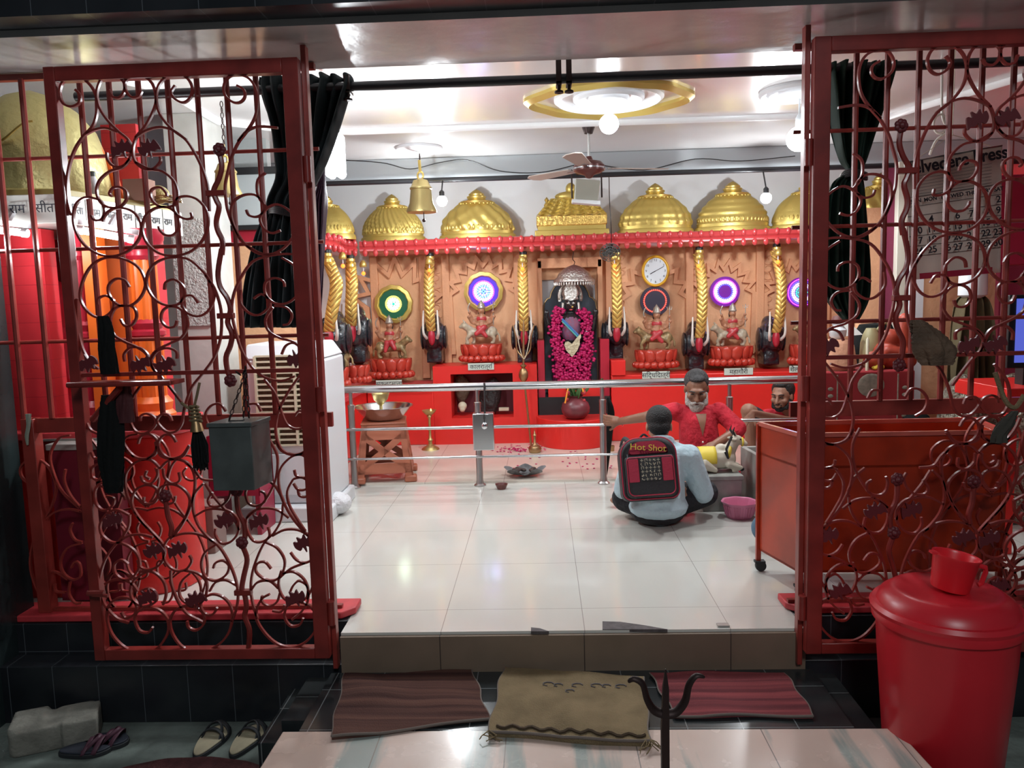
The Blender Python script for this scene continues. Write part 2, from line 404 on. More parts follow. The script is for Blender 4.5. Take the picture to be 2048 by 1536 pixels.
struct('marble_step', MB().prismz([(-.99, 2.69), (-1.02, 1.0), (1.33, 1.0), (1.245, 2.69)], -.40, -.168), ramp, bev=.004)
struct('ground', MB().b(-6, 7, -3, 3.2, -.6, -.40), M['ground'])
for s, (a, b) in (('left', (-3.6, -.885)), ('right', (1.075, 4.2))):
    p = MB(); p.b(a, b, 3.165, 3.29, -.40, -.14); p.b(a, b, 3.29, 3.44, -.40, .002)
    struct('plinth_'+s, p, M['black'], bev=.004)
    k = MB(); c = b if s == 'left' else a; e = 1 if s == 'left' else -1
    k.prismz([(a if s == 'left' else b, 3.30), (c-.03*e, 3.30), (c+.02*e, 3.36), (c+.02*e, 3.47), (a if s == 'left' else b, 3.47)][::e], .004, .035)
    struct('kerb_'+s, k, M['redk'], bev=.006)
struct('landing_side_step', MB().b(-1.11, -.935, 2.75, 3.165, -.40, -.25).b(-1.04, -.935, 2.82, 3.165, -.25, -.20), M['blackf'])
struct('landing_side_step', MB().b(1.105, 1.20, 2.72, 3.165, -.40, -.20), M['blackf'])
# front walls
struct('wall_front', MB().b(-3.6, -2.40, 3.0, 3.42, -.4, 3.2), mat('veined_black_tiles', (.010, .016, .018), .25, col2=(.03, .045, .045), vs=2))
struct('wall_front', MB().b(2.75, 4.2, 3.0, 3.42, -.4, 3.2), M['black'])
# canopy soffit, fascia
struct('trim_1', MB().b(-3.6, 4.2, 2.93, 3.46, 2.415, 2.75), M['soffit'])
struct('trim_2', MB().b(-3.6, 4.2, 2.80, 2.93, 2.44, 3.4), M['black'])
struct('ceiling', MB().b(-3.6, 4.2, 3.46, 8.1, 2.62, 2.75), M['ceil'])
struct('trim_3', MB().b(-3.6, 4.2, 6.75, 6.95, 2.44, 2.62), M['beam'], bev=.006)
struct('wall_back', MB().b(-3.6, 4.2, 7.98, 8.15, 0, 2.62), M['white_wall'])
struct('wall_left', MB().b(-3.6, -3.5, 3.3, 8.0, 0, 2.62), M['white_wall'])
struct('wall_right', MB().b(4.1, 4.2, 3.3, 8.0, 0, 2.62), M['shrine_red'])
# ceiling moulding line
pts = [PF(*q, 2.612) for q in ((330, 178), (440, 243), (560, 256), (700, 262), (1150, 255), (1600, 240), (1770, 235), (1830, 215), (2048, 150))]
pts[0:0] = [PF(250, 160, 2.612)]
for i in range(3, 6): pts[i+1].y = pts[4].y
mo = MB(); mo.tube(pts, .03, 8, flat=.5); struct('trim_4', mo, mat('moulding_white', (.8, .8, .8), .3))

# ================= GRILLE SCROLL DATA (traced in three crops) =================
CROP = {'A': (80, 100, .2734), 'B': (80, 480, .293), 'C': (120, 880, .2994), 'G': (0, 540, .4688)}
def tr(k, pts): x, y, s = CROP[k]; return [(x+s*a, y+s*b) for a, b in pts]
SCR = {'A': [
[(260,290),(297,335),(285,390),(230,415),(170,390),(145,320),(165,240),(230,200),(310,210),(370,260),(410,330),(440,430),(500,520),(580,600),(640,650),(670,710),(660,790),(610,850),(540,850),(495,800),(490,750)],
[(505,290),(530,340),(580,350),(615,310),(620,250),(580,200),(520,180),(455,210),(420,290),(415,380),(415,470),(385,560),(320,630),(260,720),(220,830),(200,950),(200,1080),(230,1210)],
[(745,300),(720,340),(670,345),(630,300),(622,240),(660,200),(730,190),(800,220),(840,290),(850,380),(820,470),(770,560),(705,640),(680,740),(700,820),(760,870),(830,870),(880,820),(880,780)],
[(990,260),(960,310),(990,360),(1050,385),(1100,350),(1115,280),(1080,210),(1010,180),(930,195),(870,260),(850,350),(870,450),(920,530),(990,600),(1070,660),(1130,750),(1180,850),(1220,960),(1235,1060),(1240,1180)],
[(330,620),(400,585),(480,572),(570,600)], [(700,640),(780,590),(880,565),(980,590),(1070,655)],
[(660,800),(600,860),(510,890),(440,950),(415,1030),(440,1110),(500,1150),(580,1150),(630,1100),(635,1040),(590,1005),(535,1010),(510,1050),(525,1070)],
[(700,820),(800,870),(900,890),(980,960),(1010,1050),(990,1130),(920,1150),(850,1130),(810,1070),(820,1020),(880,1005),(920,1040),(930,1070)],
[(375,1210),(400,1245),(450,1240),(475,1180),(450,1110),(400,1085),(330,1080),(265,1130),(245,1230),(270,1340),(340,1440),(450,1500),(560,1505),(660,1460),(730,1370),(740,1270),(690,1190),(600,1155),(520,1170),(470,1220),(465,1260)],
[(1105,1190),(1110,1230),(1060,1235),(1000,1200),(980,1140),(1010,1085),(1080,1070),(1160,1100),(1220,1180),(1230,1280),(1190,1390),(1110,1470),(1000,1505),(880,1490),(790,1420),(750,1320),(770,1220),(840,1160),(930,1150),(1000,1200),(1020,1290),(980,1350),(920,1355),(880,1320),(870,1290)],
[(1440,260),(1490,290),(1500,340),(1470,380),(1420,385),(1360,340),(1345,270),(1380,200),(1450,180),(1530,210),(1580,290),(1590,400),(1570,500),(1510,600),(1450,680),(1400,790),(1375,890),(1355,990),(1360,1090),(1375,1180),(1420,1300),(1470,1390),(1560,1460),(1650,1495),(1760,1480)],
[(1450,670),(1520,590),(1610,560),(1740,570)],
[(1510,1170),(1530,1210),(1590,1220),(1640,1180),(1630,1110),(1570,1060),(1480,1065),(1410,1120),(1400,1220),(1440,1330),(1520,1440),(1640,1500),(1770,1460),(1860,1350),(1870,1250),(1830,1180),(1740,1130),(1660,1160),(1610,1230),(1640,1310),(1700,1340),(1760,1320)],
[(1650,900),(1595,950),(1590,1040),(1620,1110),(1660,1150)]],
'B': [
[(610,320),(580,275),(520,265),(470,310),(475,380),(530,440),(610,450),(680,400),(720,310),(690,210),(620,150),(520,120),(420,130),(340,190),(290,290),(275,390),(310,470),(380,525),(450,520),(500,470),(500,410),(450,380),(400,400),(395,440)],
[(850,340),(860,290),(920,270),(980,320),(985,390),(940,440),(860,445),(780,400),(730,310),(740,220),(800,150),(900,120),(1010,130),(1100,200),(1160,280),(1190,370),(1160,470),(1090,520),(1010,500),(970,440),(980,390),(1040,380),(1080,430)],
[(550,540),(580,585),(630,580),(660,520),(640,460),(580,445),(510,470),(480,550),(500,640),(570,690),(660,730),(720,770),(755,830),(775,880),(860,970),(970,1110)],
[(935,550),(920,590),(870,595),(830,550),(835,490),(880,455),(950,465),(1000,520),(1005,600),(960,670),(880,710),(800,750),(760,810),(790,910)],
[(580,830),(575,780),(620,735),(690,740),(740,790),(755,850)], [(935,810),(930,760),(870,738),(800,760),(760,820)],
[(255,400),(255,500),(260,620),(290,740),(340,830),(400,880)],
[(1130,240),(1190,330),(1230,450),(1240,560),(1230,680),(1190,800),(1120,900),(1040,1000),(1000,1100),(980,1180),(970,1250),(930,1305),(870,1310),(820,1270),(800,1230),(830,1190),(880,1195),(900,1235)],
[(700,980),(630,1080),(610,1170),(620,1250),(660,1310),(730,1315),(790,1260),(780,1210),(730,1185),(690,1200),(685,1235)],
[(1800,110),(1690,95),(1560,110),(1450,150),(1370,260),(1320,380),(1310,500),(1340,640),(1380,760),(1450,870),(1540,940),(1650,960),(1740,930)],
[(1670,320),(1660,280),(1600,260),(1540,290),(1540,370),(1600,430),(1690,430),(1760,370),(1775,280),(1740,180),(1650,120)],
[(1370,340),(1370,430),(1430,500),(1500,510),(1560,460),(1560,400),(1510,370),(1460,400)],
[(1590,460),(1540,540),(1560,620),(1640,670),(1740,700),(1800,780),(1810,850)], [(1800,760),(1740,705),(1680,720),(1650,780)],
[(1600,450),(1680,460),(1720,510),(1700,570),(1660,580)],
[(1800,890),(1720,1000),(1660,1100),(1620,1200),(1610,1320),(1650,1430),(1740,1465),(1820,1430),(1840,1350),(1800,1300)],
[(1530,950),(1600,1040),(1630,1120),(1680,1250),(1750,1290),(1820,1270)], [(1820,1180),(1770,1165),(1740,1200)],
[(320,1250),(350,1300),(420,1335),(480,1400),(530,1480),(545,1536)],
[(670,1390),(690,1340),(750,1325),(800,1370),(790,1440),(730,1490),(650,1480),(590,1420),(550,1340)],
[(930,1380),(900,1335),(850,1330),(810,1380),(830,1450),(890,1490),(970,1470),(1020,1400)],
[(1270,1170),(1230,1120),(1170,1130),(1130,1190),(1150,1260),(1210,1300)], [(1430,1120),(1480,1120),(1510,1170)]],
'C': [
[(560,380),(565,420),(620,425),(655,380),(640,320),(580,300),(510,330),(480,400),(500,480),(560,560),(640,640),(690,700),(700,760),(670,830),(600,865),(540,850),(520,800)],
[(770,375),(760,415),(710,425),(665,385),(670,320),(730,295),(800,310),(860,370),(865,440),(830,530),(770,610),(710,680),(690,740),(710,820),(770,870),(840,865),(880,810),(865,770)],
[(670,190),(620,140),(560,130),(490,160),(440,230),(440,330),(470,420),(530,520),(620,620),(690,700)],
[(670,190),(720,140),(790,130),(860,160),(900,240),(895,360),(860,480),(800,590),(740,660)],
[(650,190),(650,240),(610,290),(560,280),(540,240)], [(690,190),(700,250),(750,290),(800,270),(795,215)],
[(600,260),(570,240),(580,205)],
[(410,580),(430,620),(400,680),(340,680),(280,630),(270,560),(315,490),(380,465),(460,500)],
[(380,680),(460,710),(520,770),(530,850),(480,920),(420,930),(370,890),(365,830),(410,800),(455,830)],
[(465,500),(450,600),(330,750),(280,860),(265,980),(300,1100),(380,1190),(460,1220)],
[(400,680),(460,640),(540,630),(620,650)],
[(410,1150),(440,1190),(500,1160),(510,1100),(460,1055),(390,1055),(330,1100),(315,1190),(350,1300),(440,1390),(550,1420),(650,1390),(720,1290),(720,1200),(670,1140),(600,1120),(530,1140),(500,1190),(530,1270),(590,1285),(620,1250)],
[(580,880),(500,930),(470,1000),(490,1070),(560,1110),(640,1080),(640,1020),(590,990),(540,1010)],
[(530,880),(620,880),(690,940),(710,1020),(690,1100)], [(300,960),(380,930),(470,950),(520,1010)],
[(740,870),(745,960),(790,1080),(850,1160),(920,1200),(960,1220)],
[(850,1210),(860,1250),(910,1270),(960,1230),(960,1160),(900,1115),(820,1110),(760,1150),(735,1220),(760,1310),(830,1390),(930,1410),(1040,1380),(1120,1300),(1150,1200),(1140,1110),(1090,1050),(1020,1030),(960,1060),(940,1110),(970,1160),(1020,1165),(1050,1120)],
[(830,870),(920,890),(980,950),(970,1050),(920,1100),(850,1090),(800,1040),(810,950),(870,890)],
[(740,650),(820,625),(910,625),(1000,660),(1070,720),(1130,820),(1170,920),(1190,1020),(1180,1120),(1150,1210)],
[(1040,590),(1040,640),(1080,690),(1140,680),(1190,620),(1190,540),(1140,480),(1060,460),(980,465),(900,510)],
[(1020,350),(990,400),(1010,440),(1070,440),(1120,400),(1140,340),(1120,300)],
[(960,290),(900,360),(890,460),(920,560),(980,640),(1040,690)], [(970,290),(1030,380),(1100,460),(1160,520),(1200,600)],
[(1025,855),(1040,820),(1090,805),(1130,840),(1110,900),(1040,940),(970,910),(945,830),(970,750),(1040,700)],
[(1000,1010),(1040,950),(1110,935),(1180,970)],
[(1390,580),(1400,640),(1350,680),(1290,670),(1250,600),(1250,520),(1300,470),(1380,455),(1460,470),(1530,520)],
[(1490,430),(1480,530),(1430,620),(1370,680),(1320,780),(1285,890),(1275,1000),(1290,1100),(1320,1190)],
[(1370,680),(1450,720),(1500,800),(1490,880),(1440,935),(1370,930),(1310,880),(1320,825),(1370,815),(1410,860)],
[(1280,1000),(1320,950),(1400,940),(1460,990)], [(1350,1040),(1350,1080),(1400,1110),(1450,1080),(1470,1020)],
[(1420,1140),(1480,1145),(1500,1100)],
[(1400,1030),(1350,1060),(1315,1130),(1315,1200),(1370,1290),(1450,1360),(1550,1385),(1640,1350),(1710,1260),(1710,1170),(1670,1110),(1590,1080),(1520,1110),(1500,1180),(1540,1240),(1600,1235),(1625,1190)],
[(1480,870),(1460,960),(1490,1050),(1560,1080),(1640,1060),(1655,980),(1600,940),(1560,970),(1540,1010)],
[(1490,890),(1560,880),(1630,930),(1660,1010),(1650,1090),(1610,1150),(1550,1200)],
[(1420,640),(1500,600),(1590,600),(1660,640),(1700,700),(1700,780),(1640,820),(1580,800),(1540,750)],
[(1690,720),(1705,850),(1690,970),(1650,1060)], [(1640,820),(1540,860),(1470,920)],
[(1400,0),(1450,100),(1450,220),(1420,320),(1350,430),(1250,520)], [(1380,260),(1440,310),(1490,400),(1490,440)],
[(1340,340),(1370,360),(1370,410),(1310,440),(1260,420),(1240,360),(1250,320)],
[(1440,0),(1480,70),(1560,100),(1640,80),(1665,30)],
[(1670,150),(1620,100),(1550,110),(1480,180),(1460,270),(1480,380),(1540,500),(1620,600),(1690,660)],
[(1565,200),(1580,240),(1640,250),(1675,220)], [(1560,260),(1620,250),(1670,290),(1640,330),(1590,330),(1560,290)],
[(1590,330),(1600,370),(1640,380),(1670,350)],
[(1560,260),(1520,340),(1530,430),(1580,520),(1640,610)],
[(210,80),(230,120),(265,120)], [(300,190),(270,160),(220,180),(215,240),(250,265),(290,240)],
[(330,0),(380,70),(400,160),(380,250),(330,290),(270,290),(235,340),(240,420),(290,470),(350,440),(360,390),(310,375)],
[(270,310),(350,310),(410,350),(440,400)],
[(430,60),(480,100),(560,130),(640,90),(640,10)], [(660,40),(670,100),(740,125),(820,110),(860,50)], [(840,150),(900,200),(950,260),(1040,270)]]}
LEAVES = {'A': [(600,720,1),(790,720,-1)], 'B': [(680,850,-1),(860,850,1),(1750,810,-1),(330,840,1)],
 'C': [(355,535,1),(620,740,-1),(790,730,1),(1095,540,-1),(1335,540,1),(590,1050,1),(900,1065,-1),(1575,1055,1),(1625,690,-1)]}
STEMS = {'A': [[(1315,760),(1330,850),(1310,940),(1270,1030),(1290,1100),(1310,1150),(1290,1250),(1300,1320),(1335,1400),(1330,1500)]],
 'B': [[(1240,60),(1215,220),(1230,320),(1280,400),(1300,480),(1280,560),(1310,640),(1300,720),(1270,800),(1280,890),(1300,940)]],
 'C': [[(1180,350),(1190,470),(1230,560),(1235,650),(1215,690),(1225,720),(1250,800),(1230,900),(1215,990),(1235,1040),(1245,1110),(1235,1180),(1265,1270),(1260,1390)], [(705,380),(720,500),(745,580),(740,640)]]}
FLOWERS = {'A': [(1312,728)], 'B': [(1300,960)], 'C': [(1180,340),(1215,685),(705,372)]}
COLLARS = {'A': [(1220,1360,1055)], 'B': [(1215,1325,522)], 'C': [(1170,1282,1020)]}
SYM = .14                               # the right side mirrors the left about x = .07
def LP(k, p, Y, mir):
    a = tr(k, [p])[0]; q = P(a[0], a[1], Y)
    if mir: q.x = SYM-q.x
    return q
LEAFSH = [(p.x, p.y) for p in cr([(0,-.95,0),(.16,-.35,0),(.5,-.6,0),(.9,-.15,0),(.85,.45,0),(.45,.3,0),(.38,.8,0),(0,.5,0),(-.38,.85,0),(-.45,.3,0),(-.9,.5,0),(-1.15,-.55,0),(-.8,-.4,0),(-.45,-.5,0),(-.16,-.35,0)], 4, True)]
def flower(t, c, r, m=None):
    f = MB()
    for k in range(7):
        a = 2*pi*k/7; f.ell((c.x+r*.55*cos(a), c.y, c.z+r*.55*sin(a)), (r*.5, r*.42, r*.5), 8)
    f.ell((c.x, c.y-r*.35, c.z), r*.5, 8); part('rosette', f, m or M['gateleaf'], t)
YL = 3.09
def gate_leaf(mir, lab):
    t = root('gate_leaf', lab, 'gate', (SYM*mir + (1.42 if mir else -1.42)*1.0, YL, -.07), 'folded back gate leaves')
    g = M['gate']; X = lambda x: SYM-x if mir else x
    def bx(x0, x1, y0, y1, z0, z1):
        a, b = sorted((X(x0), X(x1))); return MB().b(a, b, y0, y1, z0, z1)
    x0, x1 = -1.915, -.912
    part('stile', bx(x0, x0+.045, YL-.02, YL+.025, -.07, 2.35), g, t, bev=.003)
    part('stile', bx(x1-.062, x1, YL-.02, YL+.025, -.07, 2.35), g, t, bev=.003)
    part('top_rail', bx(x0+.045, x1-.062, YL-.019, YL+.024, 2.295, 2.35), g, t, bev=.003)
    part('bottom_rail', bx(x0+.045, x1-.062, YL-.019, YL+.024, -.07, -.025), g, t, bev=.003)
    z = P(430, 744, YL).z
    part('middle_rail', bx(x0+.045, x1-.062, YL-.008, YL+.008, z-.008, z+.008), g, t)
    for (zz) in (1.93, 1.02, .12): part('hinge', MB().lathe([(.014, -.05), (.016, -.05), (.016, .05), (.014, .05)], (X(x1+.012), YL, zz), 12), g, t)
    for k in 'ABC':
        for s in SCR[k]:
            pts = cr([LP(k, p, YL, mir) for p in s], 4)
            part('scroll', MB().strap(pts, .0085, .013), g, t, smooth=60)
        for s in STEMS[k]: part('stem', MB().tube(cr([LP(k, p, YL-.002, mir) for p in s], 4), .011, 8), g, t)
        for (a, b, sg) in LEAVES[k]:
            c = LP(k, (a, b), YL-.014, mir); sg = sg*(-1 if mir else 1); h = .042; ang = .35*sg*(1 if k != 'B' else -1)
            pp = [(c.x+h*(u*cos(ang)-v*sin(ang))*sg, c.z+h*(u*sin(ang)+v*cos(ang))*(-1 if k == 'B' else 1)) for u, v in LEAFSH]
            part('leaf', MB().prism(pp, c.y-.005, c.y+.005), M['gateleaf'], t, smooth=0)
        for p in FLOWERS[k]: flower(t, LP(k, p, YL-.012, mir), .026)
        for (a, b, y) in COLLARS[k]:
            p, q = LP(k, (a, y), YL, mir), LP(k, (b, y), YL, mir); xa, xb = sorted((p.x, q.x))
            part('collar', MB().b(xa, xb, YL-.014, YL+.014, p.z-.009, p.z+.013), g, t, bev=.002)
    return t
GL = gate_leaf(0, 'red scrollwork iron gate leaf folded back on the left, with the tin box on it')
GR = gate_leaf(1, 'red scrollwork iron gate leaf folded back on the right, behind the lidded bucket')
# folding shelf on left leaf and latch bits
z = P(400, 765, 3.0).z
sh = MB(); sh.b(P(148,762,3.0).x, P(352,762,3.0).x, 2.96, 3.075, z-.004, z+.012); sh.tube([(P(148,762,3.0).x, 2.955, z+.006), (P(352,762,3.0).x, 2.955, z+.006)], .011, 8)
part('folding_shelf', sh, M['gate'], GL)
br = MB(); a = P(185, 840, 3.06); b = P(240, 775, 2.99); br.tube([a, b], .013, 6)
part('brace', br, M['gate'], GL)
lt = MB(); a = P(205, 1188, 3.05); lt.tube([(a.x-.03, 3.03, a.z+.004), (a.x+.035, 3.03, a.z)], .008, 8); lt.tube([(a.x-.05, 3.03, a.z+.012), (a.x+.02, 3.03, a.z+.012)], .012, 8)
part('latch', lt, M['gate'], GL)
# fixed grilles
YF = 3.36
def LPF(p, j, mir):
    a = tr('G', [p])[0]; q = P(a[0], a[1], YF); 
    xm = P(*tr('G', [(350, 1100)])[0], YF).x; w = xm-(-2.255)
    x = q.x-(-2.255) if j % 2 == 0 else 2*w-(q.x+2.255)-w
    x = (q.x+2.255) if j % 2 == 0 else (w-(q.x+2.255)); x = x+j*w-2.255
    return Vector((SYM-x if mir else x, YF, q.z))
GSC = [[(150,855),(168,875),(160,900),(130,910),(95,885),(90,840),(130,805),(180,815),(220,860),(240,930),(220,1010),(180,1080),(145,1150),(130,1250),(150,1340),(200,1430),(260,1480),(330,1490),(350,1480)],
[(300,705),(250,720),(215,790),(230,870),(270,950),(340,1015)],[(280,850),(275,900),(300,960),(340,1010)],[(180,1080),(230,1035),(290,1020),(345,1030)],
[(310,1080),(300,1110),(320,1150),(350,1160)],[(350,1165),(290,1185),(260,1240),(270,1290),(310,1320),(345,1305),(340,1255),(320,1245),(305,1270)],
[(290,1320),(230,1285),(190,1310),(175,1360),(190,1420),(210,1440)],[(235,1340),(240,1370),(280,1375)],[(300,1330),(295,1380),(320,1420),(350,1420)]]
def fixed_grille(mir, lab):
    X = lambda x: SYM-x if mir else x
    t = root('fixed_grille', lab, 'grille', (X(-1.6), YF, .04), 'fixed grilles beside the entrance')
    g = M['grille_mat'] if 'grille_mat' in M else M['gate2']
    def bx(x0, x1, y0, y1, z0, z1):
        a, b = sorted((X(x0), X(x1))); return MB().b(a, b, y0, y1, z0, z1)
    part('post', bx(-2.32, -2.262, YF-.03, YF+.03, .035, .93), g, t, bev=.003)
    part('post', bx(-.914, -.893, 3.12, 3.163, -.14, 2.41), g, t, bev=.003)
    part('flat_rail', bx(-2.32, -.925, YF-.012, YF+.012, .865, .93), g, t, bev=.002)
    part('top_rail', bx(-2.40, -.925, YF-.015, YF+.015, 2.385, 2.41), g, t)
    for z in (2.06, 1.67, 1.27): part('crossbar', MB().tube([(X(-2.40), YF, z), (X(-.925), YF, z)], .0085, 8), g, t)
    for i in range(11):
        x = -2.311+i*.1262
        if x < -.95: part('bar', MB().tube([(X(x), YF-.012, .93), (X(x), YF-.012, 2.39)], .0125, 8), g, t)
    for j in range(4):
        for s in GSC:
            pts = cr([LPF(p, j, mir) for p in s], 4); pts = [p for p in pts if (X(p.x)) < -.93]
            if len(pts) > 3: part('scroll', MB().strap(pts, .008, .013), g, t, smooth=60)
    part('sill_rail', bx(-2.262, -.925, YF-.012, YF+.012, .036, .05), g, t)
    return t
fixed_grille(0, 'fixed red iron grille of upright bars over scrolls, left of the entrance')
fixed_grille(1, 'fixed red iron grille of upright bars over scrolls, right of the entrance')

# ================= THINGS HUNG ON THE GATES =================
def chain(pts, r=.009, wr=.0022):
    mb = MB(); pts = [Vector(p) for p in pts]
    for a, b in zip(pts, pts[1:]):
        d = b-a; n = max(1, int(d.length/(r*2.4)))
        for i in range(n):
            c = a+d*((i+.5)/n); u = d.normalized(); v = Vector((1, 0, 0)) if i % 2 else Vector((0, 1, 0)); v = (v-v.dot(u)*u).normalized()
            mb.tube([c+u*r*1.45*cos(2*pi*k/8)+v*r*.7*sin(2*pi*k/8) for k in range(8)], wr, 5, closed=True)
    return mb
a = P(435, 835, 2.97); b = P(537, 975, 2.97); zt, zb = P(470, 838, 2.97).z, P(470, 973, 2.97).z
t = root('donation_box', 'dark grey tin donation box hanging on chains from the left gate leaf', 'box', ((a.x+b.x)/2, 3.0, zb))
x0, x1 = P(435,900,2.97).x, P(518,900,2.97).x
part('body', MB().hexa([(x0+.004,2.90,zb),(x1,2.90,zb),(x1+.02,3.05,zb),(x0+.03,3.05,zb)], [(x0,2.90,zt-.02),(x1,2.90,zt-.02),(x1+.02,3.05,zt-.02),(x0+.03,3.05,zt-.02)]), M['boxgrey'], t, bev=.003)
lid_ = part('lid', MB().hexa([(x0-.005,2.893,zt-.02),(x1+.005,2.893,zt-.02),(x1+.024,3.055,zt-.02),(x0+.025,3.055,zt-.02)], [(x0-.004,2.893,zt-.004),(x1+.005,2.893,zt-.004),(x1+.024,3.055,zt-.004),(x0+.025,3.055,zt-.004)]), M['boxgrey'], t, bev=.002)
xc = (x0+x1)/2+.01
part('slot', MB().b(xc-.03, xc+.03, 2.94, 2.955, zt-.004, zt-.001), M['black_p'], lid_)
top = P(493, 735, 3.06)
for dx, dy in ((-.03, 2.95), (.03, 3.0), (0, 3.02)): part('chain', chain([(xc+dx, dy, zt), (top.x, 3.045, top.z-.02), (top.x, 3.05, top.z+.01)]), M['iron'], t)
part('chain', chain([(top.x-.05, 3.06, top.z-.01), (top.x-.02, 3.06, top.z-.035), (top.x, 3.05, top.z)]), M['iron'], t)
def strands(mb, a, b, n, w, r, jit=.01, taper=1.0):
    a = Vector(a); b = Vector(b)
    for i in range(n):
        an = random.random()*2*pi; q = math.sqrt(random.random()); o = Vector((cos(an)*w*q, sin(an)*w*q*.6, 0))
        m_ = (a+b)/2+o+Vector((random.uniform(-jit, jit), random.uniform(-jit, jit), 0))
        mb.tube([a+o*.3, m_, b+o*taper+Vector((0, 0, random.uniform(-.02, .02)))], r, 4)
    return mb
# whisk broom
t = root('hand_broom', 'small bristle hand broom tied upside down on the left gate leaf, beside the tin box', 'broom', tuple(P(398, 870, 3.04)))
a, b, c = P(388, 815, 3.04), P(393, 850, 3.03), P(402, 932, 3.03)
part('bristles', strands(MB(), b, c, 90, .032, .0028, .006), M['cloth_dk'], t)
part('handle', MB().tube([a, b, b+(c-b)*.15], [.012, .022, .028], 10), M['oldbrass'], t)
k = MB()
for i in range(5): k.tube([Vector(a)+(b-a)*(i*.2)+Vector((cos(2*pi*j/10)*(.016+.002*i), sin(2*pi*j/10)*.018, .003*j*.3)) for j in range(10)], .005, 5, closed=True)
k.tube([a+Vector((-.05,.0,.02)), a+Vector((-.02,-.01,.0)), a, a+Vector((.02,-.01,.05)), a+Vector((.03,.0,.1))], .006, 6)
part('cord', k, M['jute'], t)
# black rolled cloths
def hung(name, label, cat, pts, rad, m, Y, seed=1, n=14, flat=.6, group=None):
    random.seed(seed); mb = MB(); pts = cr([P(x, y, Y) for x, y in pts], 5); k_ = len(pts)-1
    rr = cr([Vector((r, 0, 0)) for r in rad], 5); K = len(rr)-1
    def f(u, v):
        i = v*k_; i0 = int(min(i, k_-1)); p = pts[i0].lerp(pts[i0+1], i-i0); r = rr[int(round(v*K))].x
        a = u*2*pi; q = r*(1+.16*sin(a*5+v*5)+.08*sin(a*9+v*3))
        return (p.x+q*cos(a), p.y+q*sin(a)*flat, p.z)
    mb.grid(f, 40, 40, cu=True)
    n_ = 40; mb.f.append(tuple(range(n_))); mb.f.append(tuple(39*n_+i for i in range(n_)))
    return thing(name, mb, m, label, cat, group)
hung('rolled_cloth', 'narrow dark cloth knotted on the left gate leaf above the folding shelf', 'cloth', [(205,632),(212,660),(215,700),(220,748)], [.02,.026,.03,.032], M['cloth_dk'], 3.03, 3)
hung('rolled_cloth', 'long black cloth hanging below the folding shelf of the left gate leaf', 'cloth', [(218,790),(222,850),(224,920),(228,985)], [.03,.045,.046,.03], M['cloth_dk'], 3.03, 5)
hung('rolled_cloth', 'dark maroon cloth strip hanging from the right end of the folding shelf', 'cloth', [(248,772),(250,810),(252,845)], [.02,.03,.03], mat('maroon_cloth', (.07,.012,.015), .8), 3.03, 6)
hung('tied_ribbon', 'pale ribbon with green end tied on the flat rail at the far left', 'ribbon', [(56,828),(57,850),(54,872),(55,890)], [.012,.008,.008,.004], mat('ribbon', (.32,.34,.27), .7), 3.32, 8)
hung('cloth_bag', 'brown crumpled cloth bag tied to the right gate by its neck', 'bag', [(1833,640),(1850,665),(1868,700),(1875,730)], [.02,.05,.075,.055], M['brownbag'], 3.02, 9, flat=.5)
hung('rolled_cloth', 'dark grey tassel knotted on the right gate above the bucket', 'cloth', [(2030,822),(2010,850),(1998,870),(1998,885)], [.012,.03,.028,.03], mat('grey_tassel', (.05,.045,.035), .9), 3.02, 12)
thing('twisted_rope', MB().tube(cr([P(1990,745,3.03), P(2010,800,3.02), P(2030,815,3.02), P(2048,790,3.02)], 6), .009, 6), M['jute'], 'tan rope knotted around the right gate at the far right edge', 'rope')

# ================= CURTAINS =================
def curtain(label, prof, Y, m, folds=9, depth=.07, name='curtain', group=None, seed=0, mtop=None, thr=0):
    "prof: list of (py, pxL, pxR) down the drop"
    L = cr([P(a, y, Y) for y, a, b in prof], 6); Rr = cr([P(b, y, Y) for y, a, b in prof], 6); n = len(L)
    def f(u, v):
        i = min(int(round(v*(n-1))), n-1); a, b = L[i], Rr[i]; p = a.lerp(b, u); w_ = (b-a).length
        d = min(depth, w_*.28)
        return (p.x, p.y+d*sin(u*folds*2*pi+sin(v*3+seed)*.8)*.5+.02*sin(u*23+v*7), p.z)
    mb = MB().grid(f, 110, n)
    o = thing(name, mb, m, label, 'curtain', group, smooth=80)
    s = o.modifiers.new('t', 'SOLIDIFY'); s.thickness = .004
    return o
curtain('dark curtain gathered and tied, hanging from the rod behind the left gate', [(150,515,700),(165,512,706),(200,520,695),(260,540,675),(320,550,652),(360,552,632),(400,535,610),(430,528,606),(480,510,606),(560,492,606),(620,484,606),(655,480,606)], 3.60, M['curtain'], 8, seed=1)
curtain('dark green curtain gathered and tied, hanging from the rod behind the right gate', [(125,1655,1792),(150,1652,1785),(200,1658,1768),(260,1665,1748),(320,1680,1730),(345,1692,1722),(370,1660,1728),(430,1648,1732),(500,1645,1735),(560,1645,1735),(600,1655,1730),(640,1690,1712)], 3.60, M['curtain3'], 7, seed=2)
curtain('narrow purple curtain tied with a grey tassel, right of the left gate post', [(160,643,647),(250,643,648),(362,638,650),(400,625,652),(440,628,650),(500,626,648),(600,622,645),(680,624,640)], 4.2, M['curtain2'], 3, .04)
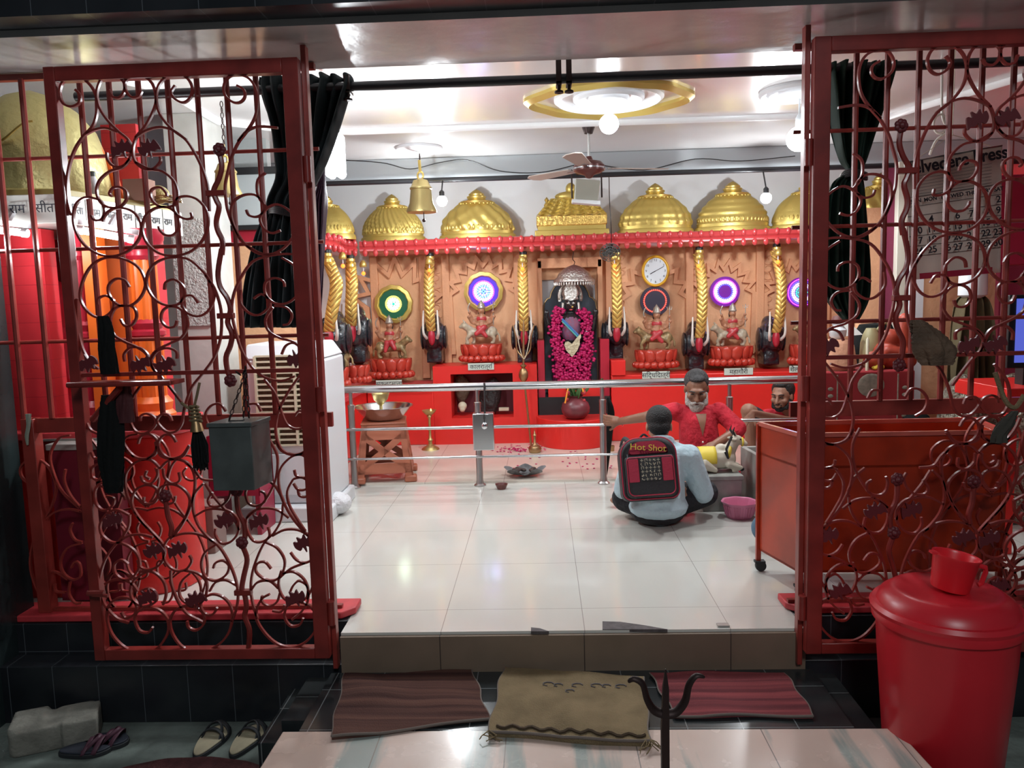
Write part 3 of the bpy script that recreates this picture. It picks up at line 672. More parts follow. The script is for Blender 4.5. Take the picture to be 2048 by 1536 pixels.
for x, y, w2, lb in ((572, 425, .075, 'black cord tie around the waist of the left dark curtain'), (1708, 352, .05, 'black cord tie around the waist of the right green curtain')):
    q = P(x, y, 3.60); ti = MB()
    for i in range(4): ti.tube([(q.x+cos(2*pi*k/16)*w2, q.y+sin(2*pi*k/16)*.06, q.z+i*.008-.012+.01*sin(4*pi*k/16)) for k in range(16)], .007, 6, closed=True)
    thing('curtain_tie', ti, M['black_p'], lb, 'cord')
zr = 2.375
t = root('curtain_rod', 'long black curtain rod across the top of the entrance', 'rod', (0, 3.6, zr))
part('rod', MB().tube([(-2.1, 3.6, zr), (2.7, 3.6, zr)], .021, 12), M['rod'], t)
for x in (.105, .15, -.84):
    h = MB().b(x-.012, x+.012, 3.555, 3.575, zr-.03, 2.415 if x < 0 else 2.62); h.lathe([(.006,-.05),(.02,-.048),(.02,-.04),(.008,-.035),(.008,0)], (x, 3.575, zr-.02), 10)
    h.b(x-.012, x+.012, 3.555, 3.63, zr-.035, zr-.022)
    part('bracket', h, M['iron'], t)
# ================= LAMPS =================
def bulb_lamp(label, c, zc, r=.035, long=.0, power=60, ros=None, gold=False, name='pendant_bulb', down=False):
    t = root(name, label, 'lamp', (c.x, c.y, zc))
    if ros:
        n = 48; rr, h = ros
        for (a_, b_) in ((1.0, .88), (.80, .70), (.52, .44), (.30, .24)):
            if a_ == 1.0 and gold:
                md = lambda a, z: 1+.22*abs(cos(a))**6-.0*z+.03*cos(8*a)
                part('gilt_ring', MB().lathe([(b_*rr, zc-.0), (b_*rr, zc-.02), ((a_+b_)/2*rr, zc-.045), (a_*rr, zc-.02), (a_*rr, zc)], (c.x, c.y, 0), 72, mod=md), M['goldp'], t)
            else: part('plaster_ring', MB().lathe([(b_*rr, zc), (b_*rr, zc-.015), ((a_+b_)/2*rr, zc-.03), (a_*rr, zc-.015), (a_*rr, zc)], (c.x, c.y, 0), n), M['white_wall'], t)
        part('centre_boss', MB().lathe([(0, zc-.05), (.05, zc-.045), (.08, zc-.02), (.09, zc)], (c.x, c.y, 0), 24), M['white_wall'], t)
    part('cord', MB().tube([(c.x, c.y, zc), (c.x, c.y, c.z+r+long+.05)], .006, 6), M['white'], t)
    part('holder', MB().lathe([(.012, c.z+r+long+.07), (.022, c.z+r+long+.05), (.022, c.z+r+long-.005), (.018, c.z+r+long-.01)], (c.x, c.y, 0), 14), M['white'], t)
    bm_ = MB()
    if long:
        for k in range(4):
            a = pi/2*k+pi/4; dx, dy = cos(a)*.040, sin(a)*.040
            bm_.cap((c.x+dx, c.y+dy, c.z-long), .024, (c.x+dx, c.y+dy, c.z+long), .024, 10)
    else: bm_.ell(c, r, 18)
    part('bulb', bm_, M['bulb'], t)
    l = lamp('bulb_light', (0, 0, 0), power, r*1.3, (.90, .96, 1.0)); l.parent = t; l.location = Vector((c.x, c.y-.0, c.z-r-long-.06))-WL[t]
    if down:                       # LED bulb: its base shades the ceiling above it
        l.data.type = 'SPOT'; l.data.spot_size = R(172); l.data.spot_blend = .3
    return t
bulb_lamp('large white compact fluorescent bulb, brightest one, beside the left curtain', P(670, 312, 4.5), 2.62, .06, .10, 62)
bulb_lamp('white bulb hanging from the gilt ceiling rosette in the middle', P(1218, 248, 4.95), 2.62, .06, 0, 48, ros=(.42, 0), gold=True, down=True)
bulb_lamp('white bulb hanging just left of the right gate post', P(1598, 278, 4.95), 2.62, .075, 0, 48, ros=(.24, 0), down=True)
# bulbs on the back wall among the domes
for (x, y, p_, lb) in ((884, 402, 42, 'white bulb hanging from the black pipe just right of the brass bell'), (1532, 396, 36, 'white bulb hanging from the black pipe before the plain gold dome')):
    q = P(x, y, 6.6); t = root('hanging_bulb', lb, 'lamp', tuple(q))
    part('bulb', MB().ell(q, .045, 16), M['bulb'], t)
    part('holder', MB().lathe([(.022, q.z+.03), (.022, q.z+.075), (.008, q.z+.09)], (q.x, q.y, 0), 12).tube([(q.x, q.y, q.z+.08), (q.x, 6.70, 2.425)], .006, 6), M['black_p'], t)
    l = lamp('bulb_light', (0, 0, 0), p_, .04, (.92, .97, 1)); l.parent = t; l.location = (0, -.03, -.09)
def tube_light(label, a, b, pw, ang):
    a, b = Vector(a), Vector(b); c = (a+b)/2; t = root('tube_light', label, 'lamp', tuple(c)); d = (b-a).normalized()
    part('tube', MB().tube([a, b], .016, 12), M['tubeglow'], t)
    part('batten', MB().tube([a-d*.02+Vector((0,.03,.035)), b+d*.02+Vector((0,.03,.035))], .016, 4), M['white'], t)
    part('bracket', MB().tube([c+Vector((0,.03,.035)), c+Vector((0,.09,.09))], .012, 6), M['white'], t)
    for e in (a, b): part('end_cap', MB().tube([e-d*.012, e+d*.012], .02, 10), M['white'], t)
    l = lamp('tube_glow', (0,0,0), pw, .04, (.92,.97,1)); l.parent = t; l.location = (0, -.05, -.06)
tube_light('glowing white tube light below the lettered beam of the left shrine', P(160, 460, 3.42), P(262, 478, 3.50), 7, 0)
tube_light('end of a glowing tube light at the left edge of the left shrine', P(-40, 456, 3.40), P(50, 466, 3.42), 5, 0)

# rear pipe
t = root('black_pipe', 'black pipe across the room in front of the gold domes', 'pipe', (0, 6.7, 2.42))
part('pipe', MB().tube([(-2.6, 6.7, 2.425), (4.0, 6.7, 2.42)], .022, 10), M['rod'], t)
# wires along beam
random.seed(4)
for lb, seq in (('thin black wire drooping along the beam left of the fan', [(640,318),(760,325),(820,338),(880,325),(935,320),(1000,342),(1080,345),(1150,330)]), ('thin black wire sagging along the beam right of the fan', [(1200,330),(1290,340),(1390,318),(1480,322),(1590,312)])):
    pts = cr([P(a, b, 6.72) for a, b in seq], 6); thing('wire', MB().tube(pts, .004, 5), M['black_p'], lb, 'wire')

# ================= ALTAR =================
RW = .015
def V3(p, Y, dz=0): q = P(p[0], p[1], Y); return q
b1 = MB(); b1.b(-1.70, -1.05, 7.43, 7.88, RW, .60)
altar = root('altar_bench', 'long red painted altar bench along the back wall, left of the dark idol', 'altar', (-1.0, 7.6, RW))
part('low_block', b1, M['red'], altar, bev=.01)
part('low_block', MB().b(-1.70, -1.05, 7.40, 7.88, .56, .605), M['redk'], altar, bev=.006)
nx0, nx1, nz0, nz1 = -.88, -.28, .27, .70
c2 = MB(); c2.b(-1.05, nx0, 7.43, 7.88, RW, .78).b(nx1, -.045, 7.43, 7.88, RW, .78).b(nx0, nx1, 7.43, 7.88, RW, nz0).b(nx0, nx1, 7.43, 7.88, nz1, .78).b(nx0, nx1, 7.85, 7.88, nz0, nz1)
part('centre_block', c2, M['red'], altar)
part('recess_back', MB().b(nx0+.01, nx1-.01, 7.835, 7.85, nz0, nz1), mat('recess_maroon', (.16,.02,.03), .6), altar)
right = root('altar_bench', 'long red painted altar bench along the back wall, right of the dark idol', 'altar', (1.8, 7.6, RW))
part('low_block', MB().b(.665, 3.9, 7.43, 7.88, RW, .655), M['red'], right, bev=.01)
part('raised_block', MB().b(.665, .80, 7.40, 7.88, .655, .80), M['red'], right, bev=.006)
wing = root('altar_bench', 'low red side bench running forward along the left wall', 'altar', (-1.9, 6.6, RW))
part('block', MB().b(-2.29, -1.705, 5.87, 7.97, RW, .60), M['red'], wing, bev=.01)
part('ledge', MB().b(-2.29, -1.675, 5.87, 7.39, .565, .61), M['redk'], wing, bev=.006)
# plinth of dark idol
t = root('idol_plinth', 'round-fronted red plinth with dark sides below the garlanded idol', 'plinth', (.3, 7.5, RW))
ar = [(.30+.36*cos(a), 7.45-.42*sin(a)) for a in [pi*k/20 for k in range(21)]]
part('drum', MB().prismz(ar+[(-.035, 7.87), (.655, 7.87)], RW, .28), M['red'], t, bev=.004)
part('dark_step', MB().b(-.035, .655, 7.46, 7.87, .28, .45), M['black_p'], t)
part('red_step', MB().b(.06, .56, 7.50, 7.87, .45, .54), M['red'], t)
part('side_wall', MB().b(-.035, .03, 7.50, 7.87, .45, 1.0), M['mouth'], t); part('side_wall', MB().b(.57, .655, 7.50, 7.87, .45, 1.0), M['mouth'], t)
# orange niche wall
wall = root('niche_wall', 'peach orange plaster wall with carved arches behind the statues', 'wall', (1.0, 7.95, .6))
part('plaster', MB().b(-1.72, .02, 7.93, 7.98, .60, 1.9).b(.56, 3.9, 7.93, 7.98, .60, 1.9).b(.02, .56, 7.93, 7.98, 1.59, 1.9), M['orange_wall'], wall)
def scal(cx, cz, w, h, n=9, amp=.05, pt='arch'):
    "scalloped arch outline, from left foot over the top to right foot"
    pts = [(cx-w, cz-h)]
    for i in range(n+1):
        a = pi-pi*i/n; pts.append((cx+(w+.02)*cos(a), cz+(w+.02)*sin(a)*1.05))
        if i < n:
            a2 = pi-pi*(i+.5)/n; q = w-amp if pt == 'arch' else w+amp*1.6
            pts.append((cx+q*cos(a2), cz+q*sin(a2)*1.05))
    pts.append((cx+w, cz-h)); return pts
def arch(cx, cz, w, h, n, amp, kind='arch'):
    inn = scal(cx, cz, w, h, n, amp, kind); out = [(cx-w-.07, cz-h), (cx-w-.07, cz+.02)]
    m = MB(); o2 = [(cx+(p[0]-cx)*1.22, cz+(p[1]-cz)*(1.22 if p[1] > cz else 1)) for p in inn]
    m.add([(p[0], 7.89, p[1]) for p in inn]+[(p[0], 7.89, p[1]) for p in o2]+[(p[0], 7.93, p[1]) for p in inn]+[(p[0], 7.93, p[1]) for p in o2], [])
    k = len(inn)
    for i in range(k-1): m.f += [(i, i+1, k+i+1, k+i), (i, 2*k+i, 2*k+i+1, i+1), (k+i, k+i+1, 3*k+i+1, 3*k+i)]
    part('carved_arch', m, M['orange_relief'], wall, smooth=0)
arch(-1.46, 1.36, .26, .6, 7, .10, 'star'); arch(-.57, 1.46, .30, .6, 9, .05); arch(1.15, 1.36, .30, .6, 7, .06); arch(1.84, 1.40, .26, .6, 9, .05); arch(2.55, 1.38, .26, .6, 9, .05)
for x in (-1.68, -1.18, -.95, -.22, .70, 1.5, 2.2, 2.85, 3.3):
    part('pilaster', MB().b(x-.04, x+.04, 7.885, 7.93, .62, 1.88), M['orange_relief'], wall, bev=.008)
# relief tendrils
rl = MB(); random.seed(3)
for x0_, x1_ in ((-1.15, -.98), (.74, .88), (1.52, 1.62), (2.2, 2.35)):
    for i in range(16):
        zc = .75+i*.075; xm = (x0_+x1_)/2; sg = 1 if i % 2 else -1
        rl.tube([Vector((xm+sg*(.05*cos(a)*(.3+a/5)), 7.925, zc+.035*sin(a)*(.3+a/5))) for a in [k*.8 for k in range(8)]], .006, 5)
part('tendril_relief', rl, M['orange_relief'], wall)
# frame around idol niche
fr = MB()
for x in (.02, .62): fr.b(x-.045, x+.005, 7.80, 7.93, 1.0, 1.78)
fr.b(-.02, .62, 7.80, 7.93, 1.70, 1.80); part('niche_frame', fr, M['orange_relief'], wall, bev=.006)
# wing orange wall (left side, facing +x) and its front face
w2_ = root('side_niche_wall', 'orange plaster side wall above the left side bench', 'wall', (-2.0, 6.6, .6))
part('plaster', MB().b(-2.35, -2.3, 5.86, 7.98, .60, 1.9), M['orange_wall'], w2_)
# front block of left wing
struct('wall_left', MB().b(-3.5, -2.37, 5.78, 5.86, 0, 2.62).b(-2.37, -1.98, 5.78, 5.86, 1.97, 2.62), M['grey_wall'])
wp = root('wing_pier', 'orange plaster pier with red beam, behind the white air cooler', 'wall', (-2.1, 5.8, 0))
part('plaster', MB().b(-2.36, -1.80, 5.70, 5.775, 0, 1.86), M['orange_wall'], wp)
part('red_beam', MB().b(-2.40, -1.78, 5.68, 5.775, 1.86, 1.96), M['mouth'], wp, bev=.004)
part('carved_column', MB().b(-2.35, -2.27, 5.67, 5.70, .1, 1.86), M['orange_relief'], wp)
# white pillar
x0, x1 = P(372, 800, 5.0).x, P(436, 800, 5.0).x
t = root('marble_pillar', 'white carved marble pillar between the left shrine and the air cooler', 'pillar', ((x0+x1)/2, 5.0, 0))
part('shaft', MB().b(x0, x1+.04, 4.95, 5.3, 0, 2.62), M['marble_white'], t, bev=.004)
pz = P(400, 570, 4.95).z
fp = MB(); fp.b(x1-.20, x1+.02, 4.935, 4.95, pz-.26, pz+.42)
part('carved_panel', fp, mat('carved_marble', (.55,.55,.52), .5, bump=1, bs=60, bd=.02, var=.2, vs=30), t)

# ---------- cornice ----------
def cornice(label, path, loc):
    "path: list of (x,y) along the front edge"
    t = root('cornice', label, 'cornice', loc); zt, zb = 2.0, 1.865
    pts = [Vector((x, y, 0)) for x, y in path]
    prof = [(.0, zt), (-.02, zt-.01), (-.035, zt-.05), (-.015, zt-.07), (-.03, zt-.085), (-.03, zt-.10), (0, zt-.11), (.10, zt-.13), (.30, zt-.13), (.30, zt)]
    m = MB(); nn = []
    for i in range(len(pts)):
        d = (pts[min(i+1, len(pts)-1)]-pts[max(i-1, 0)]).normalized(); nn.append(Vector((-d.y, d.x, 0)))
    def f(u, v):
        i = int(round(v*(len(pts)-1))); k = int(round(u*len(prof))) % len(prof); o, z = prof[k]
        q = pts[i]+nn[i]*o; return (q.x, q.y, z)
    m.grid(f, len(prof), len(pts), cu=True); part('band', m, M['corn'], t, smooth=30)
    up, dn = MB(), MB()
    for i in range(len(pts)-1):
        a, b = pts[i], pts[i+1]; L = (b-a).length; n = max(1, int(L/.052))
        for k in range(n):
            p = a.lerp(b, (k+.5)/n)-nn[i]*.035
            up.ell((p.x, p.y, zt-.028), (.022, .012, .034), 8); dn.ell((p.x, p.y, zt-.118), (.024, .014, .036), 8)
    part('upper_petals', up, M['corn'], t, kind='stuff'); part('lower_petals', dn, M['corn'], t, kind='stuff')
cornice('red petal-edged cornice running along the back wall under the gold domes', [(-1.72+i*.1, 7.50+.035*sin(i*.42)) for i in range(57)], (1, 7.5, 1.87))
cornice('red petal-edged cornice of the left wing, nearest the left gate post', [(-1.80+.03*sin(i*.9), 5.95+i*.1) for i in range(15)]+[(-1.74, 7.42)], (-1.9, 6.5, 1.87))

# ---------- domes ----------
def dome(label, px0, px1, pyb, pyt, kind, Y=7.78):
    a, b = P(px0, pyb, Y), P(px1, pyb, Y); cx = (a.x+b.x)/2; Rr = (b.x-a.x)/2; zb = 2.0; H = P((px0+px1)/2, pyt, Y).z-zb
    t = root('gold_dome', label, 'dome', (cx, Y, zb), 'gold domes above the cornice')
    sy = min(.18/Rr, .6)
    if kind == 'square':
        m = MB(); m.cb((cx, Y, zb+.03), (2*Rr, .30, .06)); m.cb((cx, Y, zb+.08), (1.84*Rr, .26, .05)); part('base', m, M['gold'], t, bev=.008)
        m = MB(); m.cb((cx, Y, zb+.15), (1.9*Rr, .27, .10)); part('frieze', m, mat('gold_frieze', (.80,.56,.16), .35, .85, bump=1, bs=35, bd=.02), t, bev=.01)
        m = MB(); w0, w1, z0, z1 = .95*Rr, .55*Rr, zb+.20, zb+.80*H
        def f(u, v):
            z = z0+(z1-z0)*v; w = w0+(w1-w0)*v; x = -1+2*u
            return (cx+x*w, Y-.13+.07*v+.014*sin(x*22)*(1-v*.4)+.01*sin(v*30+abs(sin(x*8))*4), z)
        m.grid(f, 80, 40); m.b(cx-w1, cx+w1, Y-.06, Y+.1, z0, z1)
        part('roof', m, M['gold'], t)
        m = MB().ell((cx, Y-.02, z1+.02), (w1*.8, .07, .05)); m.ell((cx, Y-.02, z1+.09), (.05, .05, .06)); part('finial', m, M['gold'], t)
        for s in (-1, 1): part('corner_finial', MB().lathe([(.02, 0), (.03, .02), (.012, .05), (.024, .07), (0, .10)], (cx+s*.66*Rr, Y-.06, zb+.62*H), 12), M['goldp'], t)
        return
    md = {'spiral': lambda a, z: 1+.03*sin(34*a+z*42), 'swirl': lambda a, z: 1+.035*sin(14*a+z*34)+.02*sin(9*a-z*50), 'rings': lambda a, z: 1+.02*sin(z*110),
          'rib': lambda a, z: 1+.04*abs(sin(10*a))+.015*sin(z*90), 'leaf': lambda a, z: 1+.035*abs(sin(6*a))*abs(sin(z*14+1))}[kind]
    z0 = zb+.16*H
    ring_ = MB().lathe([(Rr*1.0, zb), (Rr*1.0, zb+.02), (Rr*.97, zb+.045), (Rr*.93, zb+.05), (Rr*.93, z0), (Rr*.90, z0+.005)], (cx, Y, 0), 64, 1, sy)
    pr = []
    for i in range(29):
        s = i/28; pr.append((Rr*(.93-.50*s**2.3-.02*s), z0+(.57*H)*s))
    m = MB().lathe(pr, (cx, Y, 0), 128, 1, sy, mod=md); part('shell', m, M['gold'], t)
    pb = ring_; n = 24
    for i in range(n):
        a_ = pi+pi*(i+.5)/n; pb.ell((cx+Rr*.90*cos(a_), Y+Rr*.90*sy*sin(a_), z0+.035), (.014, .012, .028), 8)
        if i % 2: pb.ell((cx+Rr*.44*cos(a_), Y+Rr*.44*sy*sin(a_), z0+.55*H), (.014, .012, .016), 8)
    part('petalled_base', pb, M['gold'], t)
    zt = z0+.57*H; hh = zb+H-zt; r0 = Rr*.40
    part('finial', MB().lathe([(r0, zt-.01), (r0*1.05, zt+.01), (r0*.7, zt+hh*.15), (r0*.55, zt+hh*.25), (r0*.62, zt+hh*.36), (r0*.62, zt+hh*.45), (r0*.48, zt+hh*.52), (r0*.5, zt+hh*.62), (r0*.25, zt+hh*.84), (0, zt+hh)], (cx, Y, 0), 24, 1, .8), M['goldp'], t)
dome('ribbed gold dome cut by the left gate post, first on the left', 598, 712, 478, 388, 'leaf', 7.3)
dome('gold dome with fine spiral grooves, left of the brass bell', 722, 852, 480, 388, 'spiral')
dome('gold dome with swirling relief, right of the brass bell', 878, 1033, 477, 378, 'swirl')
dome('rectangular tiered gold tower roof behind the ceiling fan', 1070, 1216, 474, 378, 'square')
dome('gold dome with ribs and ringed base above the wall clock', 1234, 1388, 467, 366, 'rib')
dome('plain ringed gold dome lit by a bulb', 1388, 1542, 464, 362, 'rings')
dome('gold dome with leaf pattern beside the right gate post', 1540, 1690, 460, 360, 'leaf')
dome('gold dome seen between the right curtain and the purple post', 1690, 1830, 450, 345, 'swirl')

# ---------- elephants ----------
M['chev'] = chevron_mat('gold_chevron_trunk', (.80, .55, .15), 130)
def elephant(label, px, pyt, pyb, Y, bow=0, s=1, side=0, face=0):
    a = P(px, pyt, Y); b = P(px, pyb, Y); z0 = b.z; x = b.x; H = a.z-b.z
    t = root('elephant_bracket', label, 'bracket', (x, Y, z0), 'elephant brackets holding up the cornice')
    hz = z0+.26*s
    m = MB(); m.ell((x, Y+.10, hz), (.105*s, .16, .17*s)); m.ell((x, Y-.0, hz-.02), (.075*s, .10, .12*s)); m.ell((x, Y+.12, z0+.10), (.085*s, .13, .14*s))
    for sg in (-1, 1):
        m.ell((x+sg*.085*s, Y+.06, hz-.02), (.035*s, .11, .13*s)); m.ell((x+sg*.045*s, Y-.04, hz+.10*s), (.03, .04, .05))
    m.cb((x, Y+.13, z0+.03), (.15*s, .22, .10)); m.ell((x, Y+.14, hz+.12*s), (.07*s, .10, .08*s))
    blob('head', m, M['elblack'], t, .012, 3)
    part('mouth', MB().ell((x, Y-.105, hz-.015), (.036*s, .04, .085*s)), M['mouth'], t)
    for sg in (-1, 1):
        part('tusk', MB().tube(cr([(x+sg*.05*s, Y-.08, hz-.03), (x+sg*.072*s, Y-.14, hz+.02), (x+sg*.072*s, Y-.15, hz+.12), (x+sg*.066*s, Y-.13, hz+.24)], 4), [.016-.0008*k for k in range(13)], 8), M['tusk'], t)
        part('ear', MB().ell((x+sg*.115*s, Y+.07, hz-.03), (.022, .09, .12*s)), M['elblack'], t)
    pts = cr([(x, Y-.10, hz+.04), (x+bow*.5, Y-.17, hz+.20*H), (x+bow, Y-.16, hz+.45*H), (x+bow*.55, Y-.10, z0+.88*H), (x, Y-.02, z0+H)], 8); n = len(pts)
    def f(u, v):
        i = min(int(round(v*(n-1))), n-1); p = pts[i]; a_ = u*2*pi; w_ = (.043+.008*sin(v*pi))*s
        return (p.x+w_*cos(a_), p.y+.035*sin(a_), p.z)
    part('trunk', MB().grid(f, 20, n, cu=True), M['chev'], t)
    q = pts[-1]
    part('trunk_tip', MB().lathe([(.0,-.055),(.03,-.05),(.044,-.03),(.04,-.005),(.028,.0),(.042,.02),(.04,.04),(.0,.06)], (q.x+.01, q.y-.05, q.z-.01), 16), M['goldp'], t)
    part('collar', MB().lathe([(.03, .03), (.036, .035), (.036, .06), (.03, .065)], (q.x+.01, q.y-.04, q.z+.0), 12), M['black_p'], t)
elephant('elephant bracket with gold chevron trunk left of the blue lit halo', 868, 520, 722, 7.62)
elephant('elephant bracket with gold chevron trunk just left of the dark idol', 1050, 517, 722, 7.62)
elephant('elephant bracket with gold chevron trunk just right of the dark idol', 1232, 512, 716, 7.62)
elephant('elephant bracket with gold chevron trunk right of the wall clock', 1394, 508, 736, 7.62, .02)
elephant('elephant bracket with gold chevron trunk beside the right gate post', 1545, 502, 726, 7.62, .03)
elephant('elephant bracket behind the right gate, right of the curtain', 1790, 495, 730, 7.3, -.02, 1.2)
elephant('elephant bracket with plain gold trunk in the left corner', 712, 525, 722, 7.1, .035, 1.1)
elephant('elephant bracket with dark curved trunk nearest the left gate post', 668, 515, 738, 6.6, .10, 1.1)

# ---------- hanging red lamps ----------
def redlamp(label, px, py, Y, zt=None, power=1.2):
    q = P(px, py, Y); t = root('hanging_red_lamp', label, 'lamp', (q.x, q.y, q.z+.12), 'small red lamps under the cornice')
    part('bell_cap', MB().lathe([(.0,.125),(.016,.12),(.03,.10),(.036,.075),(.03,.06),(.0,.06)], q, 14), M['goldp'], t)
    part('cord', MB().tube([(q.x, q.y, q.z+.06), (q.x, q.y, q.z+.02)], .005, 6), M['white'], t)
    part('bulb', MB().ell(q, .019, 12), M['redglow'], t)
for px, py, Y, lb in ((686,532,6.9,'red glowing bulb under a gold bell cap, leftmost, in front of the dark trunk'),(727,547,7.35,'red glowing bulb under a gold bell cap, in front of the left corner elephant'),(859,541,7.42,'red glowing bulb left of the blue lit halo'),(1045,538,7.42,'red glowing bulb left of the dark idol'),(1229,532,7.42,'red glowing bulb below the small wall fan'),(1397,532,7.42,'red glowing bulb right of the wall clock'),(1556,524,7.42,'red glowing bulb beside the right gate post')):
    redlamp(lb, px, py, Y)

# ---------- LED halos ----------
def glow(name, c, s): return mat(name, c, .5, emit=c, es=s)
G = {'g': glow('led_green', (.02,.9,.35), 3), 'y': glow('led_yellow', (1,.75,.15), 3), 'w': glow('led_white', (.75,1,.85), 7), 'b': glow('led_blue', (.06,.08,1), 4), 'c': glow('led_cyan', (.1,.6,1), 5), 'm': glow('led_magenta', (.9,.08,.9), 4), 'r': glow('led_red', (1,.06,.04), 4), 'p': glow('led_lilac', (.65,.55,1), 6)}
def halo(label, px, py, r, rings, Y=7.86, rim=None, base=None):
    q = P(px, py, Y); t = root('lit_halo', label, 'light', tuple(q), 'lit discs behind the statues')
    dk = part('disc', MB().lathe([(0, .0), (r, 0), (r, .02), (0, .02)], q, 40, axis='y'), base or M['discdk'], t)
    if rim: part('rim', MB().lathe([(r, -.01), (r+.012, -.028), (r+.045, -.02), (r+.05, .02), (r, .02)], q, 48, axis='y', mod=lambda a, z: 1+.02*sin(12*a)), M['gold'], t)
    for (rr, k, sz) in rings:
        n = max(1, int(2*pi*rr/(sz*2.5))); m = MB()
        for i in range(n): a = 2*pi*i/n; m.ell((q.x+rr*r*cos(a)*1.0, q.y-.006, q.z+rr*r*sin(a)), (sz*r, .006, sz*r), 6)
        part('led_ring', m, G[k], dk)
    return t
basg = glow('disc_green', (.0,.045,.02), 1.2); basb = glow('disc_blue', (.05,.01,.40), 1.1); basm = glow('disc_violet', (.10,.0,.18), 1)
halo('green lit halo disc with white glowing centre above the left statue', 787, 608, .145, [(.05,'g',.05),(.16,'w',.07),(.28,'w',.07),(.38,'w',.06),(.47,'y',.04),(.55,'y',.035)], rim=1, base=basg)
halo('blue lit halo disc with white and cyan rings above the pale animal statue', 967, 583, .15, [(.12,'c',.07),(.26,'p',.06),(.38,'c',.06),(.5,'p',.06),(.6,'w',.05),(.7,'m',.04)], rim=1, base=basb)
halo('dark halo disc with one ring of red dots below the wall clock', 1310, 602, .148, [(.74,'r',.05)])
halo('violet halo disc with white and magenta rings right of the clock', 1450, 583, .148, [(.48,'b',.05),(.58,'p',.06),(.68,'w',.05),(.77,'m',.04)], base=basm)
halo('multicoloured halo disc with green centre beside the right gate post', 1603, 585, .15, [(.2,'g',.06),(.35,'g',.05),(.5,'p',.05),(.62,'w',.05),(.75,'b',.04),(.88,'m',.04)], base=basm)

# ---------- lotus pedestals and statues ----------
def lotus(label, px, pyb, pyt, Y, w):
    b = P(px, pyb, Y); H = P(px, pyt, Y).z-b.z; x = b.x; z = b.z
    t = root('lotus_pedestal', label, 'pedestal', tuple(b), 'red lotus pedestals on the altar')
    part('body', MB().lathe([(w*.80, z), (w*.80, z+.03), (w*.72, z+H*.42), (w*.78, z+H*.7), (w*.92, z+H), (w*.0, z+H)], (x, Y, 0), 40, 1, .62), M['lotus'], t)
    m = MB(); n = 18
    for k in range(n):
        a = 2*pi*k/n; m.ell((x+w*.86*cos(a), Y+w*.86*.62*sin(a), z+H*.18), (w*.16, w*.13, H*.19), 8)
    part('lower_petals', m, M['lotus'], t)
    m = MB(); n = 11
    for k in range(n):
        a = 2*pi*(k+.5)/n; c = Vector((x+w*.80*cos(a), Y+w*.80*.62*sin(a), z+H*.64)); m.ell(c, (w*.24, w*.10, H*.40), 12, Matrix.Rotation(a+pi/2, 3, 'Z') @ Matrix.Rotation(.22, 3, 'X'))
    part('upper_petals', m, M['lotus'], t)
    return z+H, x
